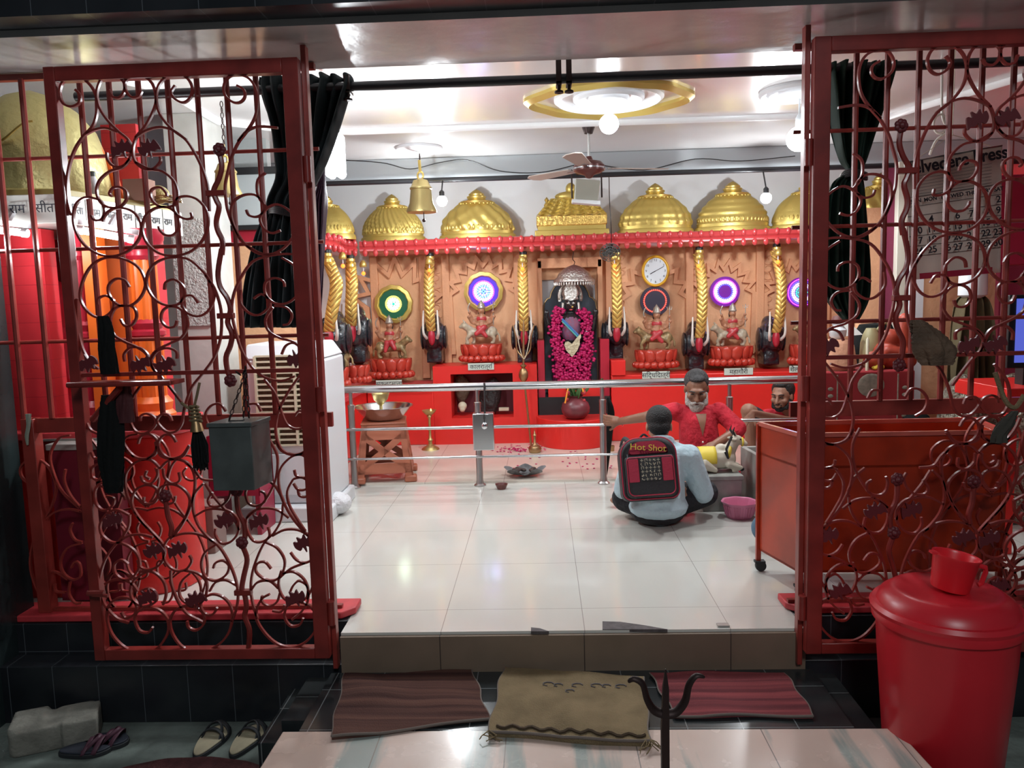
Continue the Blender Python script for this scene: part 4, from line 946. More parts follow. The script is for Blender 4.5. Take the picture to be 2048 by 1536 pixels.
def statue(label, px, pyb, pyt, Y, flip=1, seed=0, beast='lion'):
    random.seed(seed); b = P(px, pyb, Y); H = P(px, pyt, Y).z-b.z; x, z = b.x, b.z; f = flip; s = H/.42
    t = root('deity_statue', label, 'statue', tuple(b), 'painted statues on lotus pedestals')
    m = MB(); Yb = Y; k = s
    m.cap((x-.10*f*k, Yb, z+.11*k), .042*k, (x+.09*f*k, Yb, z+.10*k), .040*k); m.ell((x+.10*f*k, Yb, z+.11*k), (.05*k, .045*k, .055*k))
    hx = x-.155*f*k
    m.cap((x-.10*f*k, Yb, z+.13*k), .035*k, (hx, Yb-.02, z+.17*k), .032*k); m.ell((hx-.005*f*k, Yb-.02, z+.175*k), (.036*k, .036*k, .034*k)); m.ell((hx-.035*f*k, Yb-.025, z+.165*k), (.022*k, .02*k, .017*k))
    for e in (-1, 1): m.ell((hx, Yb-.02+.025*k*e, z+.205*k), .012*k)
    if beast == 'cow': 
        for e in (-1, 1): m.cap((hx, Yb-.02+.015*k*e, z+.2*k), .008*k, (hx-.02*f*k, Yb-.02+.03*k*e, z+.24*k), .004*k)
    for lx, e in ((-.11, -1), (-.08, 1), (.09, -1), (.12, 1)):
        kx = x+lx*f*k; yy = Yb+e*.028*k; fw = (.02 if lx > 0 else -.02)*f*k*(1.5 if e < 0 else -.4)
        m.cap((kx, yy, z+.09*k), .024*k, (kx+fw, yy, z+.05*k), .015*k); m.cap((kx+fw, yy, z+.05*k), .015*k, (kx+fw*.6, yy, z+.012*k), .014*k); m.ell((kx+fw*.6-.01*f*k, yy, z+.012*k), (.022*k, .014*k, .012*k))
    m.cap((x+.13*f*k, Yb, z+.13*k), .010*k, (x+.165*f*k, Yb, z+.08*k), .008*k); m.cap((x+.165*f*k, Yb, z+.08*k), .008*k, (x+.17*f*k, Yb, z+.03*k), .012*k)
    blob('mount', m, M['stat'] if beast != 'cow' else mat('painted_cow', (.50,.42,.30), .35, var=.3, vs=30), t, .007*k, 2, label='animal the figure rides')
    m = MB(); cx = x+.005*f*k
    m.cap((cx, Yb-.01, z+.17*k), .052*k, (cx, Yb-.01, z+.245*k), .044*k); m.ell((cx, Yb-.01, z+.25*k), (.052*k, .03*k, .025*k)); m.cap((cx, Yb-.01, z+.26*k), .014*k, (cx, Yb-.012, z+.29*k), .014*k)
    m.ell((cx, Yb-.018, z+.312*k), (.032*k, .032*k, .037*k)); m.ell((cx, Yb-.046*k-.004, z+.308*k), (.005*k, .006*k, .008*k))
    for e in (-1, 1):
        for (ax, az, bx_, bz) in ((.085, .235, .11, .30), (.095, .205, .12, .255), (.075, .195, .045, .185)):
            m.cap((cx+e*.045*k, Yb-.01, z+.245*k), .018*k, (cx+e*ax*k, Yb-.02, z+az*k), .014*k, 8); m.cap((cx+e*ax*k, Yb-.02, z+az*k), .014*k, (cx+e*bx_*k, Yb-.045, z+bz*k), .011*k, 8); m.ell((cx+e*bx_*k, Yb-.047, z+bz*k), .015*k, 8)
    blob('figure', m, M['skin_st'], t, .0055*k, 1, label='many-armed seated figure')
    m = MB(); m.ell((cx, Yb-.012, z+.235*k), (.053*k, .046*k, .040*k)); m.cap((cx+.02*k, Yb-.05*k, z+.155*k), .03*k, (cx-.05*f*k, Yb-.065*k, z+.10*k), .022*k); m.cap((cx-.02*k, Yb-.045*k, z+.15*k), .03*k, (cx+.04*f*k, Yb-.06*k, z+.075*k), .018*k); m.ell((cx, Yb-.02, z+.155*k), (.06*k, .05*k, .03*k))
    blob('sari', m, M['stred'], t, .007*k, 2)
    part('crown', MB().lathe([(.036*k, 0), (.040*k, .008*k), (.034*k, .02*k), (.028*k, .045*k), (.010*k, .068*k), (.0, .085*k)], (cx, Yb-.015, z+.332*k), 16), M['stcrown'], t)
    part('hair', MB().ell((cx, Yb+.004, z+.30*k), (.034*k, .022*k, .05*k)), M['hair'], t)
    for e, g in ((-1, 0), (1, 1)):
        px_, pz = cx+e*.11*k, z+.30*k
        if g: mm = MB().tube([(px_, Yb-.05, pz-.12*k), (px_+.004, Yb-.05, pz+.10*k)], .004*k, 6).tube([(px_-.02*k, Yb-.05, pz+.09*k), (px_-.018*k, Yb-.05, pz+.065*k), (px_+.02*k, Yb-.05, pz+.065*k), (px_+.024*k, Yb-.05, pz+.09*k)], .003*k, 5)
        else: mm = MB().tube(cr([(px_, Yb-.05, pz-.01), (px_-.012*k, Yb-.05, pz+.04*k), (px_+.01*k, Yb-.05, pz+.09*k)], 4), [.006*k]*8+[.002*k], 6)
        part('weapon', mm, M['stcrown'], t)
    return t
Ys = 7.66
lotus('red lotus pedestal under the left statue, partly orange', 783, 755, 717, Ys, .235)
lotus('red lotus pedestal under the pale animal statue', 964, 722, 688, Ys, .23)
lotus('red lotus pedestal below the wall clock', 1312, 735, 699, Ys, .23)
lotus('red lotus pedestal between the two right elephant brackets', 1463, 730, 692, Ys, .23)
lotus('red lotus pedestal beside the right gate post', 1622, 727, 688, Ys, .23)
lotus('reddish lotus pedestal on the left side bench', 708, 765, 730, 7.15, .17)
lotus('reddish lotus pedestal at the near end of the left side bench', 664, 775, 735, 6.7, .17)
statue('painted deity statue on a lion in front of the green halo', 783, 717, 628, Ys, -1, 1)
statue('deity statue riding a pale donkey in front of the blue halo', 964, 688, 598, Ys, 1, 2, 'cow')
statue('deity statue on a yellow lion below the wall clock', 1312, 699, 607, Ys, 1, 3)
statue('deity statue on a pale bull, between the right elephant brackets', 1463, 692, 604, Ys, 1, 4, 'cow')
statue('deity statue mostly hidden by the right gate post', 1622, 688, 610, Ys, 1, 5)
statue('small deity statue on the left side bench', 668, 735, 640, 6.7, 1, 6)

# ---------- name plates ----------
def plate(label, px, py, w, h, s, Y, pw=1.0):
    q = P(px, py, Y); t = root('name_plate', label, 'sign', tuple(q), 'name plates on the red bench')
    bd_ = part('board', MB().cb(q, (w, .006, h)), M['plate'], t)
    text('lettering', s, h*.92, M['ink'], bd_, (q.x, q.y-.0042, q.z-.003), sx=pw)
plate('pale name plate lettered in black below the left statue', 778, 767, .25, .065, 'स्कन्दमाता', 7.395)
plate('pale green name plate below the pale animal statue', 962, 733, .25, .065, 'कालरात्रि', 7.42)
plate('pale name plate lettered in black below the clock and lion statue', 1312, 750, .26, .07, 'सिद्धिदात्री', 7.42, .95)
plate('pale name plate below the bull statue', 1477, 743, .27, .065, 'महागौरी', 7.42)
plate('pale name plate beside the right gate post', 1600, 738, .20, .065, 'शैलपुत्री', 7.42)
# small notice under rail
q = P(674, 797, 5.83); thing('paper_tag', MB().hexa([(q.x-.035,q.y,q.z-.03),(q.x+.02,q.y,q.z-.02),(q.x+.02,q.y+.004,q.z-.02),(q.x-.035,q.y+.004,q.z-.03)],[(q.x-.02,q.y,q.z+.03),(q.x+.035,q.y,q.z+.03),(q.x+.035,q.y+.004,q.z+.03),(q.x-.02,q.y+.004,q.z+.03)]), M['paper'], 'small white paper tag stuck to the red side bench under the rail', 'paper')

# ---------- clock ----------
q = P(1311, 542, 7.84); t = root('wall_clock', 'oval wall clock with a yellow rim above the dark halo', 'clock', tuple(q))
part('rim', MB().lathe([(.118,-.02),(.122,-.035),(.135,-.035),(.145,0),(.145,.03),(.118,.03)], q, 40, .93, 1.04, axis='y') if 0 else MB().tube([(q.x+.125*cos(a), q.y, q.z+.142*sin(a)) for a in [2*pi*k/40 for k in range(40)]], .014, 10, closed=True), mat('clock_yellow', (.75,.42,.02), .3), t)
part('face', MB().add([(q.x+.122*cos(2*pi*k/40), q.y+dy, q.z+.139*sin(2*pi*k/40)) for dy in (-.004,.02) for k in range(40)], [tuple(range(40)), tuple(range(79,39,-1))]+[(k,(k+1)%40,(k+1)%40+40,k+40) for k in range(40)]), mat('clock_face', (.72,.80,.84), .4), t, smooth=0)
for i in range(12):
    a = pi/2-2*pi*(i+1)/12; text('numeral', str(i+1), .032, M['ink'], t, (q.x+.093*cos(a), q.y-.0052, q.z+.107*sin(a)))
for a, L_, w_ in ((R(208), .060, .006), (R(28), .088, .004)): part('hand', MB().tube([(q.x, q.y-.009, q.z), (q.x+L_*cos(a), q.y-.009, q.z+L_*sin(a))], w_*.7, 5), M['ink'], t)
# small wall fan
q = P(1220, 505, 7.38); t = root('wall_fan', 'small dark round fan with cord in front of the cornice', 'fan', tuple(q))
Mx = Matrix.Translation(q) @ Matrix.Rotation(R(35), 4, 'X') @ Matrix.Rotation(R(-25), 4, 'Y')
m = MB(); m.M = Mx
for rr in (.095, .07, .045, .02): m.tube([(rr*cos(2*pi*k/24), .0-.02*(1-rr/.095), rr*sin(2*pi*k/24)) for k in range(24)], .004, 5, closed=True)
for k in range(16): a = 2*pi*k/16; m.tube([(.02*cos(a), -.018, .02*sin(a)), (.095*cos(a), 0, .095*sin(a)), (.08*cos(a), .04, .08*sin(a)), (.03*cos(a), .05, .03*sin(a))], .003, 4)
part('cage', m, M['boxgrey'], t)
m = MB(); m.M = Mx
for k in range(4):
    a = 2*pi*k/4; m.ell((.042*cos(a), .01, .042*sin(a)), (.034, .004, .022), 10, Matrix.Rotation(-a, 3, 'Y') @ Matrix.Rotation(.4, 3, 'X'))
m.ell((0, .01, 0), .018); part('blades', m, M['boxgrey'], t)
m = MB(); m.M = Mx; m.tube([(0, .03, 0), (0, .08, 0)], .032, 12); part('motor', m, M['black_p'], t)
part('arm', MB().tube([q+Vector((.01,.07,.02)), q+Vector((.03,.1,.09)), q+Vector((.02,.12,.12))], .009, 6), M['black_p'], t)
part('cord', MB().tube(cr([q+Vector((.02,.08,.08)), P(1222,450,7.36), P(1219,400,7.3), P(1218,345,6.96), P(1218,335,6.95)], 6), .004, 5), M['black_p'], t)
# ceiling fan
c = P(1178, 336, 5.7); t = root('ceiling_fan', 'brown ceiling fan hanging in the middle of the room', 'fan', (c.x, c.y, 2.62))
part('canopy', MB().lathe([(.0,2.56),(.03,2.56),(.045,2.60),(.045,2.62)], (c.x, c.y, 0), 20), M['iron'], t)
part('downrod', MB().tube([(c.x, c.y, 2.60), (c.x, c.y, c.z+.05)], .010, 8), M['steel_dull'], t)
part('motor', MB().lathe([(.0,-.075),(.02,-.07),(.035,-.05),(.085,-.035),(.11,-.02),(.112,.015),(.09,.04),(.03,.055),(.02,.08),(0,.08)], c, 32), mat('fan_brown', (.10,.03,.025), .3, .3), t)
part('trim_ring', MB().lathe([(.107,-.012),(.115,-.01),(.115,.0),(.107,.002)], c, 32), M['steel'], t)
fanm = mat('fan_blade_ivory', (.42,.36,.32), .4)
for k in range(3):
    a = R(15+120*k); bm2 = MB(); bm2.M = Matrix.Translation(c) @ Matrix.Rotation(a, 4, 'Z') @ Matrix.Rotation(R(8), 4, 'X')
    bm2.prismz([(.16,-.045),(.55,-.065),(.60,-.03),(.60,.03),(.55,.065),(.16,.045)], -.003, .003)
    bl = part('blade', bm2, fanm, t); b3 = MB(); b3.M = bm2.M; b3.b(.08, .20, -.015, .015, -.008, -.003); part('bracket', b3, M['steel_dull'], bl)
# floodlight / speaker box under the fan
q = P(1173, 375, 6.3); t = root('hanging_box_light', 'grey box floodlight on a bracket below the ceiling fan', 'light', tuple(q))
m = MB(); m.hexa([(q.x-.10,q.y-.07,q.z-.10),(q.x+.085,q.y-.07,q.z-.12),(q.x+.085,q.y+.05,q.z-.12),(q.x-.10,q.y+.05,q.z-.10)],[(q.x-.085,q.y-.02,q.z+.07),(q.x+.11,q.y-.02,q.z+.05),(q.x+.11,q.y+.09,q.z+.05),(q.x-.085,q.y+.09,q.z+.07)])
part('body', m, mat('flood_grey', (.36,.36,.30), .5), t, bev=.008)
part('visor', MB().hexa([(q.x-.12,q.y-.11,q.z-.125),(q.x+.10,q.y-.11,q.z-.15),(q.x+.10,q.y-.0,q.z-.15),(q.x-.12,q.y-.0,q.z-.125)],[(q.x-.12,q.y-.11,q.z-.10),(q.x+.10,q.y-.11,q.z-.12),(q.x+.10,q.y-.0,q.z-.12),(q.x-.12,q.y-.0,q.z-.10)]), M['white'], t)
part('bracket', MB().tube([(q.x-.115,q.y,q.z-.08),(q.x-.115,q.y+.02,q.z+.14),(q.x-.03,q.y+.45,2.43)], .007, 6).tube([(q.x+.12,q.y,q.z-.08),(q.x+.12,q.y+.02,q.z+.12),(q.x+.03,q.y+.45,2.43)], .007, 6), M['iron'], t)
# bells
def bell(label, q, s, top, disc=None, m=None):
    t = root('brass_bell', label, 'bell', (q.x, q.y, top))
    if disc: part('ceiling_disc', MB().lathe([(0,top-.035),(disc*.8,top-.035),(disc,top-.02),(disc,top)], (q.x, q.y, 0), 40), M['white_wall'], t)
    bb = part('bell_body', MB().lathe([(.045*s,-.15*s),(.112*s,-.15*s),(.115*s,-.135*s),(.090*s,-.08*s),(.078*s,.02*s),(.084*s,.025*s),(.084*s,.035*s),(.074*s,.045*s),(.055*s,.09*s),(.02*s,.10*s),(.0,.105*s)], q, 32), m or M['brass'], t)
    part('crown_loop', MB().tube([(q.x+.022*s*cos(a), q.y, q.z+.125*s+.03*s*sin(a)) for a in [2*pi*k/12 for k in range(12)]], .008*s, 6, closed=True).tube([(q.x, q.y, q.z+.15*s), (q.x-.005, q.y, q.z+.24*s)], .012*s, 6), M['goldp'], t)
    part('clapper', MB().tube([(q.x+.015, q.y, q.z), (q.x+.015, q.y, q.z-.21*s)], .004*s, 5).ell((q.x+.015, q.y, q.z-.21*s), .014*s, 8), M['iron'], bb)
    part('chain', chain([(q.x, q.y, q.z+.23*s), (q.x, q.y, top-.03)], .016*s, .004*s), M['iron'], t)
    return t
bell('large brass bell hanging on a chain from a white ceiling disc', P(842, 385, 6.3), 1.05, 2.62, .185)
bell('small brass bell in front of the framed screen on the left', P(452, 352, 4.6), .75, 2.62)
q = P(1880, 248, 4.4); t = root('ceiling_hook', 'pale metal hook and ring hanging from the ceiling behind the right gate', 'hook', (q.x, q.y, 2.62))
part('ring', MB().tube([(q.x+.035*cos(a), q.y, q.z+.05*sin(a)) for a in [2*pi*k/16 for k in range(16)]], .007, 6, closed=True), M['tusk'], t)
part('hook', MB().tube(cr([(q.x, q.y, 2.62), (q.x+.01, q.y, q.z+.05), (q.x+.04, q.y, q.z-.03), (q.x-.02, q.y, q.z-.09), (q.x-.05, q.y, q.z-.16)], 5), .007, 6), M['tusk'], t)
# ================= LEFT SHRINE =================
# platform: right edge x=-1.78, front Y 3.55, back 4.45, top z .82
sx1 = -1.80
t = root('shrine_platform', 'tall red painted platform of the left shrine behind the grille', 'platform', (-2.5, 4.0, 0))
part('plinth', MB().prismz([(-3.3,3.60),(-1.98,3.60),(-1.88,3.64),(-1.80,3.74),(-1.78,3.84),(-1.90,4.18),(-3.3,4.18)], 0, .79), M['red'], t, bev=.01)
part('top_slab', MB().prismz([(-3.3,3.57),(-1.97,3.57),(-1.86,3.61),(-1.77,3.72),(-1.75,3.84),(-1.88,4.2),(-3.3,4.2)], .79, .83), M['redk'], t, bev=.006)
part('offering_slab', MB().b(-2.42,-2.05,3.56,3.60,.79,.80), M['marble_grey'], t)
t = root('red_ledge', 'dark red box with a grey top in front of the left shrine base', 'box', (-2.2, 3.5, .036))
part('body', MB().b(-2.30,-1.99,3.48,3.56,.036,.76), mat('dark_red_paint', (.16,.012,.025), .4), t); part('top', MB().b(-2.31,-1.98,3.47,3.565,.76,.79), M['marble_grey'], t, bev=.004)
def column(label, x, y, m, r=.075, z0=.832, z1=1.795, flutes=14):
    t = root('fluted_column', label, 'column', (x, y, z0))
    md = lambda a, z: 1-.09*abs(sin(flutes/2*a))
    part('base', MB().lathe([(r*1.5,z0),(r*1.5,z0+.04),(r*1.25,z0+.06),(r*1.35,z0+.10),(r,z0+.13)], (x,y,0), 28), m, t)
    part('shaft', MB().lathe([(r,z0+.12),(r*.96,z0+.5),(r*.92,z1-.14)], (x,y,0), 84, mod=md), m, t)
    part('ring', MB().lathe([(r*.9,z0+.42),(r*1.2,z0+.44),(r*1.2,z0+.46),(r*.95,z0+.47),(r*1.15,z0+.50),(r*.9,z0+.52)], (x,y,0), 28), M['mouth'], t)
    part('capital', MB().lathe([(r*.9,z1-.15),(r*1.15,z1-.13),(r*1.1,z1-.10),(r*1.5,z1-.05),(r*1.55,z1)], (x,y,0), 28), M['mouth'], t)
column('orange fluted column at the right corner of the left shrine', P(302,640,3.86).x-.02, 3.86, M['orange'], .07)
column('dark red fluted column just right of the left gate edge inside the shrine', P(178,640,3.75).x, 3.75, M['mouth'], .06)
t = root('shrine_hall', 'red tiled inner walls of the left shrine', 'shrine', (-2.6, 4.2, .83))
part('back_wall', MB().b(-3.3,-2.10,4.22,4.28,.0,1.795), M['shrine_red'], t)
part('side_wall', MB().b(-2.10,-2.03,4.00,4.19,.832,1.795), M['shrine_red'], t)
part('front_pier', MB().b(-2.60,-2.36,3.66,3.76,.832,1.795), M['shrine_red'], t)
part('orange_pier', MB().b(-2.17,-2.10,3.66,3.74,.832,1.795), M['orange'], t)
part('orange_panel', MB().b(-2.36,-2.17,4.15,4.19,.832,1.795), M['orange'], t)
# red robed idol inside
q = P(100, 700, 3.9); t = root('robed_idol', 'idol draped in shiny pink-red cloth with gold edging inside the left shrine', 'statue', (q.x, 3.98, .83))
robe = mat('pink_red_satin', (.62,.03,.07), .35, bump=.6, bs=9, bd=.04)
m = MB(); m.cap((q.x, 3.98, .90), .14, (q.x, 3.98, 1.30), .09); m.ell((q.x, 3.97, 1.44), (.095,.09,.13)); m.cap((q.x-.05,3.92,1.30), .06, (q.x+.10,3.9,1.05), .05)
blob('robe', m, robe, t, .012, 4)
gt = MB(); gt.tube(cr([P(88,640,3.83),P(95,700,3.80),P(100,760,3.80),P(108,828,3.80)], 6), .011, 6, flat=.4)
for k in range(26): p_ = P(90+k*.8, 650+k*7, 3.79); gt.ell(p_, .009, 6)
part('gold_edging', gt, M['yellow'], t)
part('face', MB().ell((q.x-.01, 3.895, 1.43), (.055,.03,.07)), M['orange'], t)
t = root('draped_figure', 'pink-red draped figure behind the left gate scrolls, beside the orange column', 'statue', (P(192,600,4.1).x, 4.1, .83))
x_ = P(188,600,4.07).x-.03; m = MB(); m.cap((x_,4.1,.92), .10, (x_,4.1,1.3), .07); m.ell((x_+.01,4.08,1.43), (.07,.07,.10)); blob('robe', m, robe, t, .012, 4)
# lettered beam : L shaped, from left edge to corner then receding
bz0, bz1 = 1.80, 1.93
cx_ = P(352, 450, 4.28).x
t = root('lettered_beam', 'white marble beam with black lettering on the left shrine', 'sign', (-2.2, 3.6, bz0))
pA, pB, pC = Vector((-3.3, 3.46, 0)), Vector((P(118,420,3.50).x, 3.50, 0)), Vector((P(352,450,4.25).x, 4.25, 0))
part('slab', MB().prismz([(pA.x,pA.y),(pB.x,pB.y),(pC.x,pC.y),(pC.x,4.33),(-3.3,4.33)], bz0, bz1), M['marble_white'], t, bev=.003)
part('roof_slab', MB().prismz([(pA.x,pA.y+.03),(pB.x-.02,pB.y+.05),(pC.x-.03,pC.y+.03),(pC.x-.03,4.33),(-3.3,4.33)], bz1, bz1+.03), mat('roof_ochre', (.45,.36,.12), .5), t)
ang = math.atan2(pC.y-pB.y, pC.x-pB.x); Ld = (pC-pB).length; dv = (pC-pB).normalized(); nv = Vector((dv.y, -dv.x, 0))
zt_ = (bz0+bz1)/2
for s_, X_ in (('राम', 32), ('सीता', 90)):
    q = P(X_, 420, 3.47); text('lettering', s_, .058, M['ink'], t, (q.x, 3.478+.0*X_, zt_))
for s_, d_ in (('सीता', .12), ('राम', .27), ('माता', .40), ('राम', .54), ('सीता', .67), ('राम', .80), ('राम', .92)):
    p_ = pB+dv*(Ld*d_)+nv*.003; text('lettering', s_, .050, M['ink'], t, (p_.x, p_.y, zt_), (pi/2, 0, ang))
for d_ in (0., .2, .33, .47, .61, .74, .87): p_ = pB+dv*(Ld*d_)+nv*.001; part('joint', MB().b(p_.x-.002,p_.x+.002,p_.y-.002,p_.y+.002,bz0,bz1), M['marble_grey'], t)
# dome on the shrine
q = P(85, 330, 3.95); t = root('gold_dome', 'big pale gold dome on top of the left shrine', 'dome', (q.x, 4.0, bz1+.03))
part('shell', MB().lathe([(.40,1.96),(.40,1.99),(.37,2.0),(.36,2.08),(.345,2.2),(.30,2.33),(.22,2.43),(.12,2.50),(0,2.54)], (q.x-.10,4.05,0), 80, 1, .85, mod=lambda a,z: 1+.018*abs(sin(5*a+z*8))), mat('pale_gold', (.74,.66,.30), .4, .6, bump=.6, bs=14, bd=.02), t)
gr_ = MB()
for k in range(5): gr_.tube(cr([(q.x-.10+.36*cos(a)*.99, 4.05-.31*sin(a), 2.32-.10*sin((a-R(60+k*28))*3.2)**2) for a in [R(60+k*28)+R(28)*j/8 for j in range(9)]], 2), .006, 5)
part('swag', gr_, M['goldp'], t)
# items on shrine roof
zr_ = bz1+.03
q = PF(152, 400, zr_); 
t = root('oil_bottle', 'clear bottle with a yellow cap on the roof of the left shrine', 'bottle', tuple(q))
part('body', MB().lathe([(.026,0),(.030,.01),(.030,.09),(.012,.12),(.012,.135)], (q.x,q.y,zr_), 18), mat('bottle_white', (.55,.58,.60), .2), t)
part('cap', MB().lathe([(.015,.133),(.015,.16),(0,.16)], (q.x,q.y,zr_), 14), M['yellow'], t)
q = P(190, 400, 3.85); t = root('oil_bottle', 'thin clear bottle with a grey cap beside the orange cloth', 'bottle', (q.x, q.y, zr_))
part('body', MB().lathe([(.018,0),(.02,.01),(.02,.08),(.012,.10)], (q.x,q.y,zr_), 14), M['white'], t); part('cap', MB().lathe([(.012,.10),(.012,.125),(0,.125)], (q.x,q.y,zr_), 12), M['boxgrey'], t)
def ln(pts, Y): return [P(a, b, Y) for a, b in pts]
t = root('orange_banner', 'orange cloth banner with gold edge leaning on the left shrine roof', 'banner', tuple(P(230,400,4.1)))
pp = [P(*p, 4.12) for p in ((140,285),(200,290),(238,360),(260,430),(185,425))]
part('cloth', MB().prism([(p.x, p.z) for p in pp], 4.11, 4.125), mat('orange_cloth', (.85,.13,.015), .6), t, smooth=0)
a, b = P(128,278,4.09), P(196,408,4.09); part('gold_band', MB().tube([a, b], .02, 6, flat=.3), M['yellow'], t)
t = thing('red_post', MB().b(P(208,300,4.6).x, P(278,300,4.6).x, 4.58, 4.66, 0, P(240,250,4.6).z), M['shrine_red'], 'flat red post rising behind the left shrine roof', 'post')
q = P(280, 395, 4.05); thing('cardboard_box', MB().cb((q.x,q.y,zr_+.055),(.13,.09,.11)), mat('brown_card', (.22,.11,.08), .8), 'brown box on the right end of the left shrine roof', 'box', bev=.004)
q = P(318, 415, 4.18); thing('woven_bag', MB().ell((q.x,q.y,zr_+.05),(.06,.05,.05)), mat('straw', (.40,.32,.13), .9, bump=1, bs=60), 'straw coloured bundle at the end of the left shrine roof', 'bundle')
tw = MB(); random.seed(11)
for i in range(14):
    a = P(random.uniform(290,320), random.uniform(395,412), 4.1); b = P(random.uniform(335,365), random.uniform(390,408), 4.05); tw.tube([a, (a+b)/2+Vector((0,0,random.uniform(-.01,.02))), b], .003, 4)
thing('dry_twigs', tw, M['oldbrass'], 'bundle of dry twigs lying on the left shrine roof', 'twigs')
t = root('ac_panel', 'bluish grey shiny panel behind the bars left of the framed screen', 'panel', tuple(P(330,360,5.2)))
a, b = P(292,255,5.2), P(370,440,5.2); part('panel', MB().b(a.x,b.x,5.2,5.24,b.z,a.z), mat('blue_grey_panel', (.34,.37,.43), .25), t, bev=.004)
# framed screen
fa, fb = P(392, 335, 5.55), P(600, 455, 5.55); t = root('framed_screen', 'black framed pale screen on the wall behind the small bell', 'frame', ((fa.x+fb.x)/2, 5.6, fb.z))
part('frame', MB().b(fa.x, fb.x, 5.60, 5.66, fb.z, fb.z+.035).b(fa.x, fb.x, 5.60, 5.66, fa.z-.05, fa.z).b(fa.x, fa.x+.045, 5.60, 5.66, fb.z, fa.z).b(fb.x-.045, fb.x, 5.60, 5.66, fb.z, fa.z), M['black_p'], t, bev=.004)
part('screen', MB().b(fa.x+.03, fb.x-.03, 5.62, 5.65, fb.z+.02, fa.z-.03), mat('pale_screen', (.42,.45,.45), .2), t)
# air cooler
a = P(482, 690, 4.95); b = P(646, 690, 4.95); x0, x1 = a.x, b.x; zt = a.z; t = root('air_cooler', 'white air cooler with brown louvre grille behind the left gate', 'cooler', ((x0+x1)/2, 5.1, 0))
mm = MB(); mm.b(x0, x1, 4.95, 5.45, .10, zt-.10); part('body', mm, M['white'], t, bev=.02)
part('top_cover', MB().hexa([(x0,4.95,zt-.10),(x1,4.95,zt-.10),(x1,5.45,zt-.10),(x0,5.45,zt-.10)],[(x0+.02,4.99,zt),(x1-.06,4.99,zt),(x1-.06,5.42,zt),(x0+.02,5.42,zt)]), M['white'], t, bev=.012)
gx0, gx1, gz0, gz1 = x0+.09, x1-.06, P(540,890,4.95).z, P(540,712,4.95).z
part('grille_back', MB().b(gx0, gx1, 4.944, 4.952, gz0, gz1), mat('brown_pad', (.10,.05,.03), .9, bump=1, bs=80), t)
lo = MB(); n = 16
for i in range(n+1): z = gz0+(gz1-gz0)*i/n; lo.b(gx0, gx1, 4.925, 4.944, z-.006, z+.006)
for x in (gx0, gx0+(gx1-gx0)*.33, gx0+(gx1-gx0)*.66, gx1): lo.b(x-.008, x+.008, 4.92, 4.944, gz0, gz1)
part('louvres', lo, M['cream'], t)
part('front_panel', MB().b(gx0-.02, gx1+.02, 4.935, 4.952, .16, gz0-.06), M['white'], t, bev=.006)
part('base', MB().b(x0-.04, x1+.03, 4.86, 5.48, .0, .10), M['white'], t, bev=.012)
q = PF(655, 1040, 0); thing('plastic_bag', MB().ell((q.x+.03, 5.05, .075), (.10,.10,.075)), mat('white_bag', (.68,.68,.70), .5, bump=1, bs=20, bd=.03), 'small white bag on the floor beside the air cooler foot', 'bag')
q = P(400, 1060, 3.9); thing('tin_box', MB().b(P(372,1060,4.25).x, P(428,1060,4.25).x, 4.25, 4.42, 0, P(400,1012,4.25).z), mat('greyish_brown', (.26,.17,.15), .6), 'greyish brown box on the floor right of the shrine base', 'box', bev=.005)
x0_, x1_ = P(412,880,4.6).x, P(545,880,4.6).x
thing('red_crate', MB().hexa([(x0_,4.6,.25),(x1_-.1,4.6,.25),(x1_-.1,4.85,.25),(x0_,4.85,.25)],[(x0_,4.6,.62),(x1_-.1,4.6,.72),(x1_-.1,4.85,.72),(x0_,4.85,.62)]).b(x0_,x0_+.03,4.6,4.85,0,.25).b(x1_-.13,x1_-.1,4.6,4.85,0,.25), mat('crimson_paint', (.30,.01,.04), .4), 'dark crimson sloping stand behind the hanging tin box', 'stand', bev=.004)

# ================= RAILING =================
YR = 5.78
t = root('steel_railing', 'stainless steel railing across the room in front of the statues', 'railing', (.4, YR, 0))
zT = P(960,773,YR).z; zM = P(960,853,YR).z; zL = P(960,912,YR).z
part('top_rail', MB().tube([(-1.79,YR,zT),(3.4,YR,zT)], .030, 20), M['steel'], t)
part('middle_rail', MB().tube([(-1.79,YR-.03,zM),(.46,YR-.03,zM)], .012, 10), M['steel'], t)
part('middle_rail', MB().tube([(1.15,YR-.03,zM+.01),(3.4,YR-.03,zM+.01)], .012, 10), M['steel'], t)
part('lower_rail', MB().tube([(-1.79,YR-.03,zL),(1.0,YR-.03,zL)], .010, 10), M['steel'], t)
for x in (-1.448, -.488, .45, 1.39, 2.33, 3.2):
    part('post', MB().lathe([(.045,0),(.045,.008),(.030,.02),(.025,.05),(.025,zT-.14),(.027,zT-.14),(.027,zT-.12),(.014,zT-.115),(.014,zT-.02)], (x, YR, 0), 18), M['steel_dull'], t)
# donation box on rail
a, b = P(946,825,5.70), P(990,897,5.70); t = root('donation_box', 'small shiny steel donation box with padlock hung on the railing', 'box', ((a.x+b.x)/2, 5.7, b.z))
bo_ = part('body', MB().b(a.x, b.x, 5.63, 5.73, b.z, a.z), M['steel'], t, bev=.006)
cxx = (a.x+b.x)/2+.01
part('lock', MB().ell((cxx, 5.62, a.z-.09), (.024,.012,.026)), M['steel'], bo_)
part('hasp', chain([(cxx,5.62,a.z),(cxx,5.62,a.z-.06)], .008, .002), M['iron'], t)
part('strap', MB().tube([(cxx,5.70,a.z),(cxx,5.74,zT+.03)], .008, 6), M['black_p'], t)

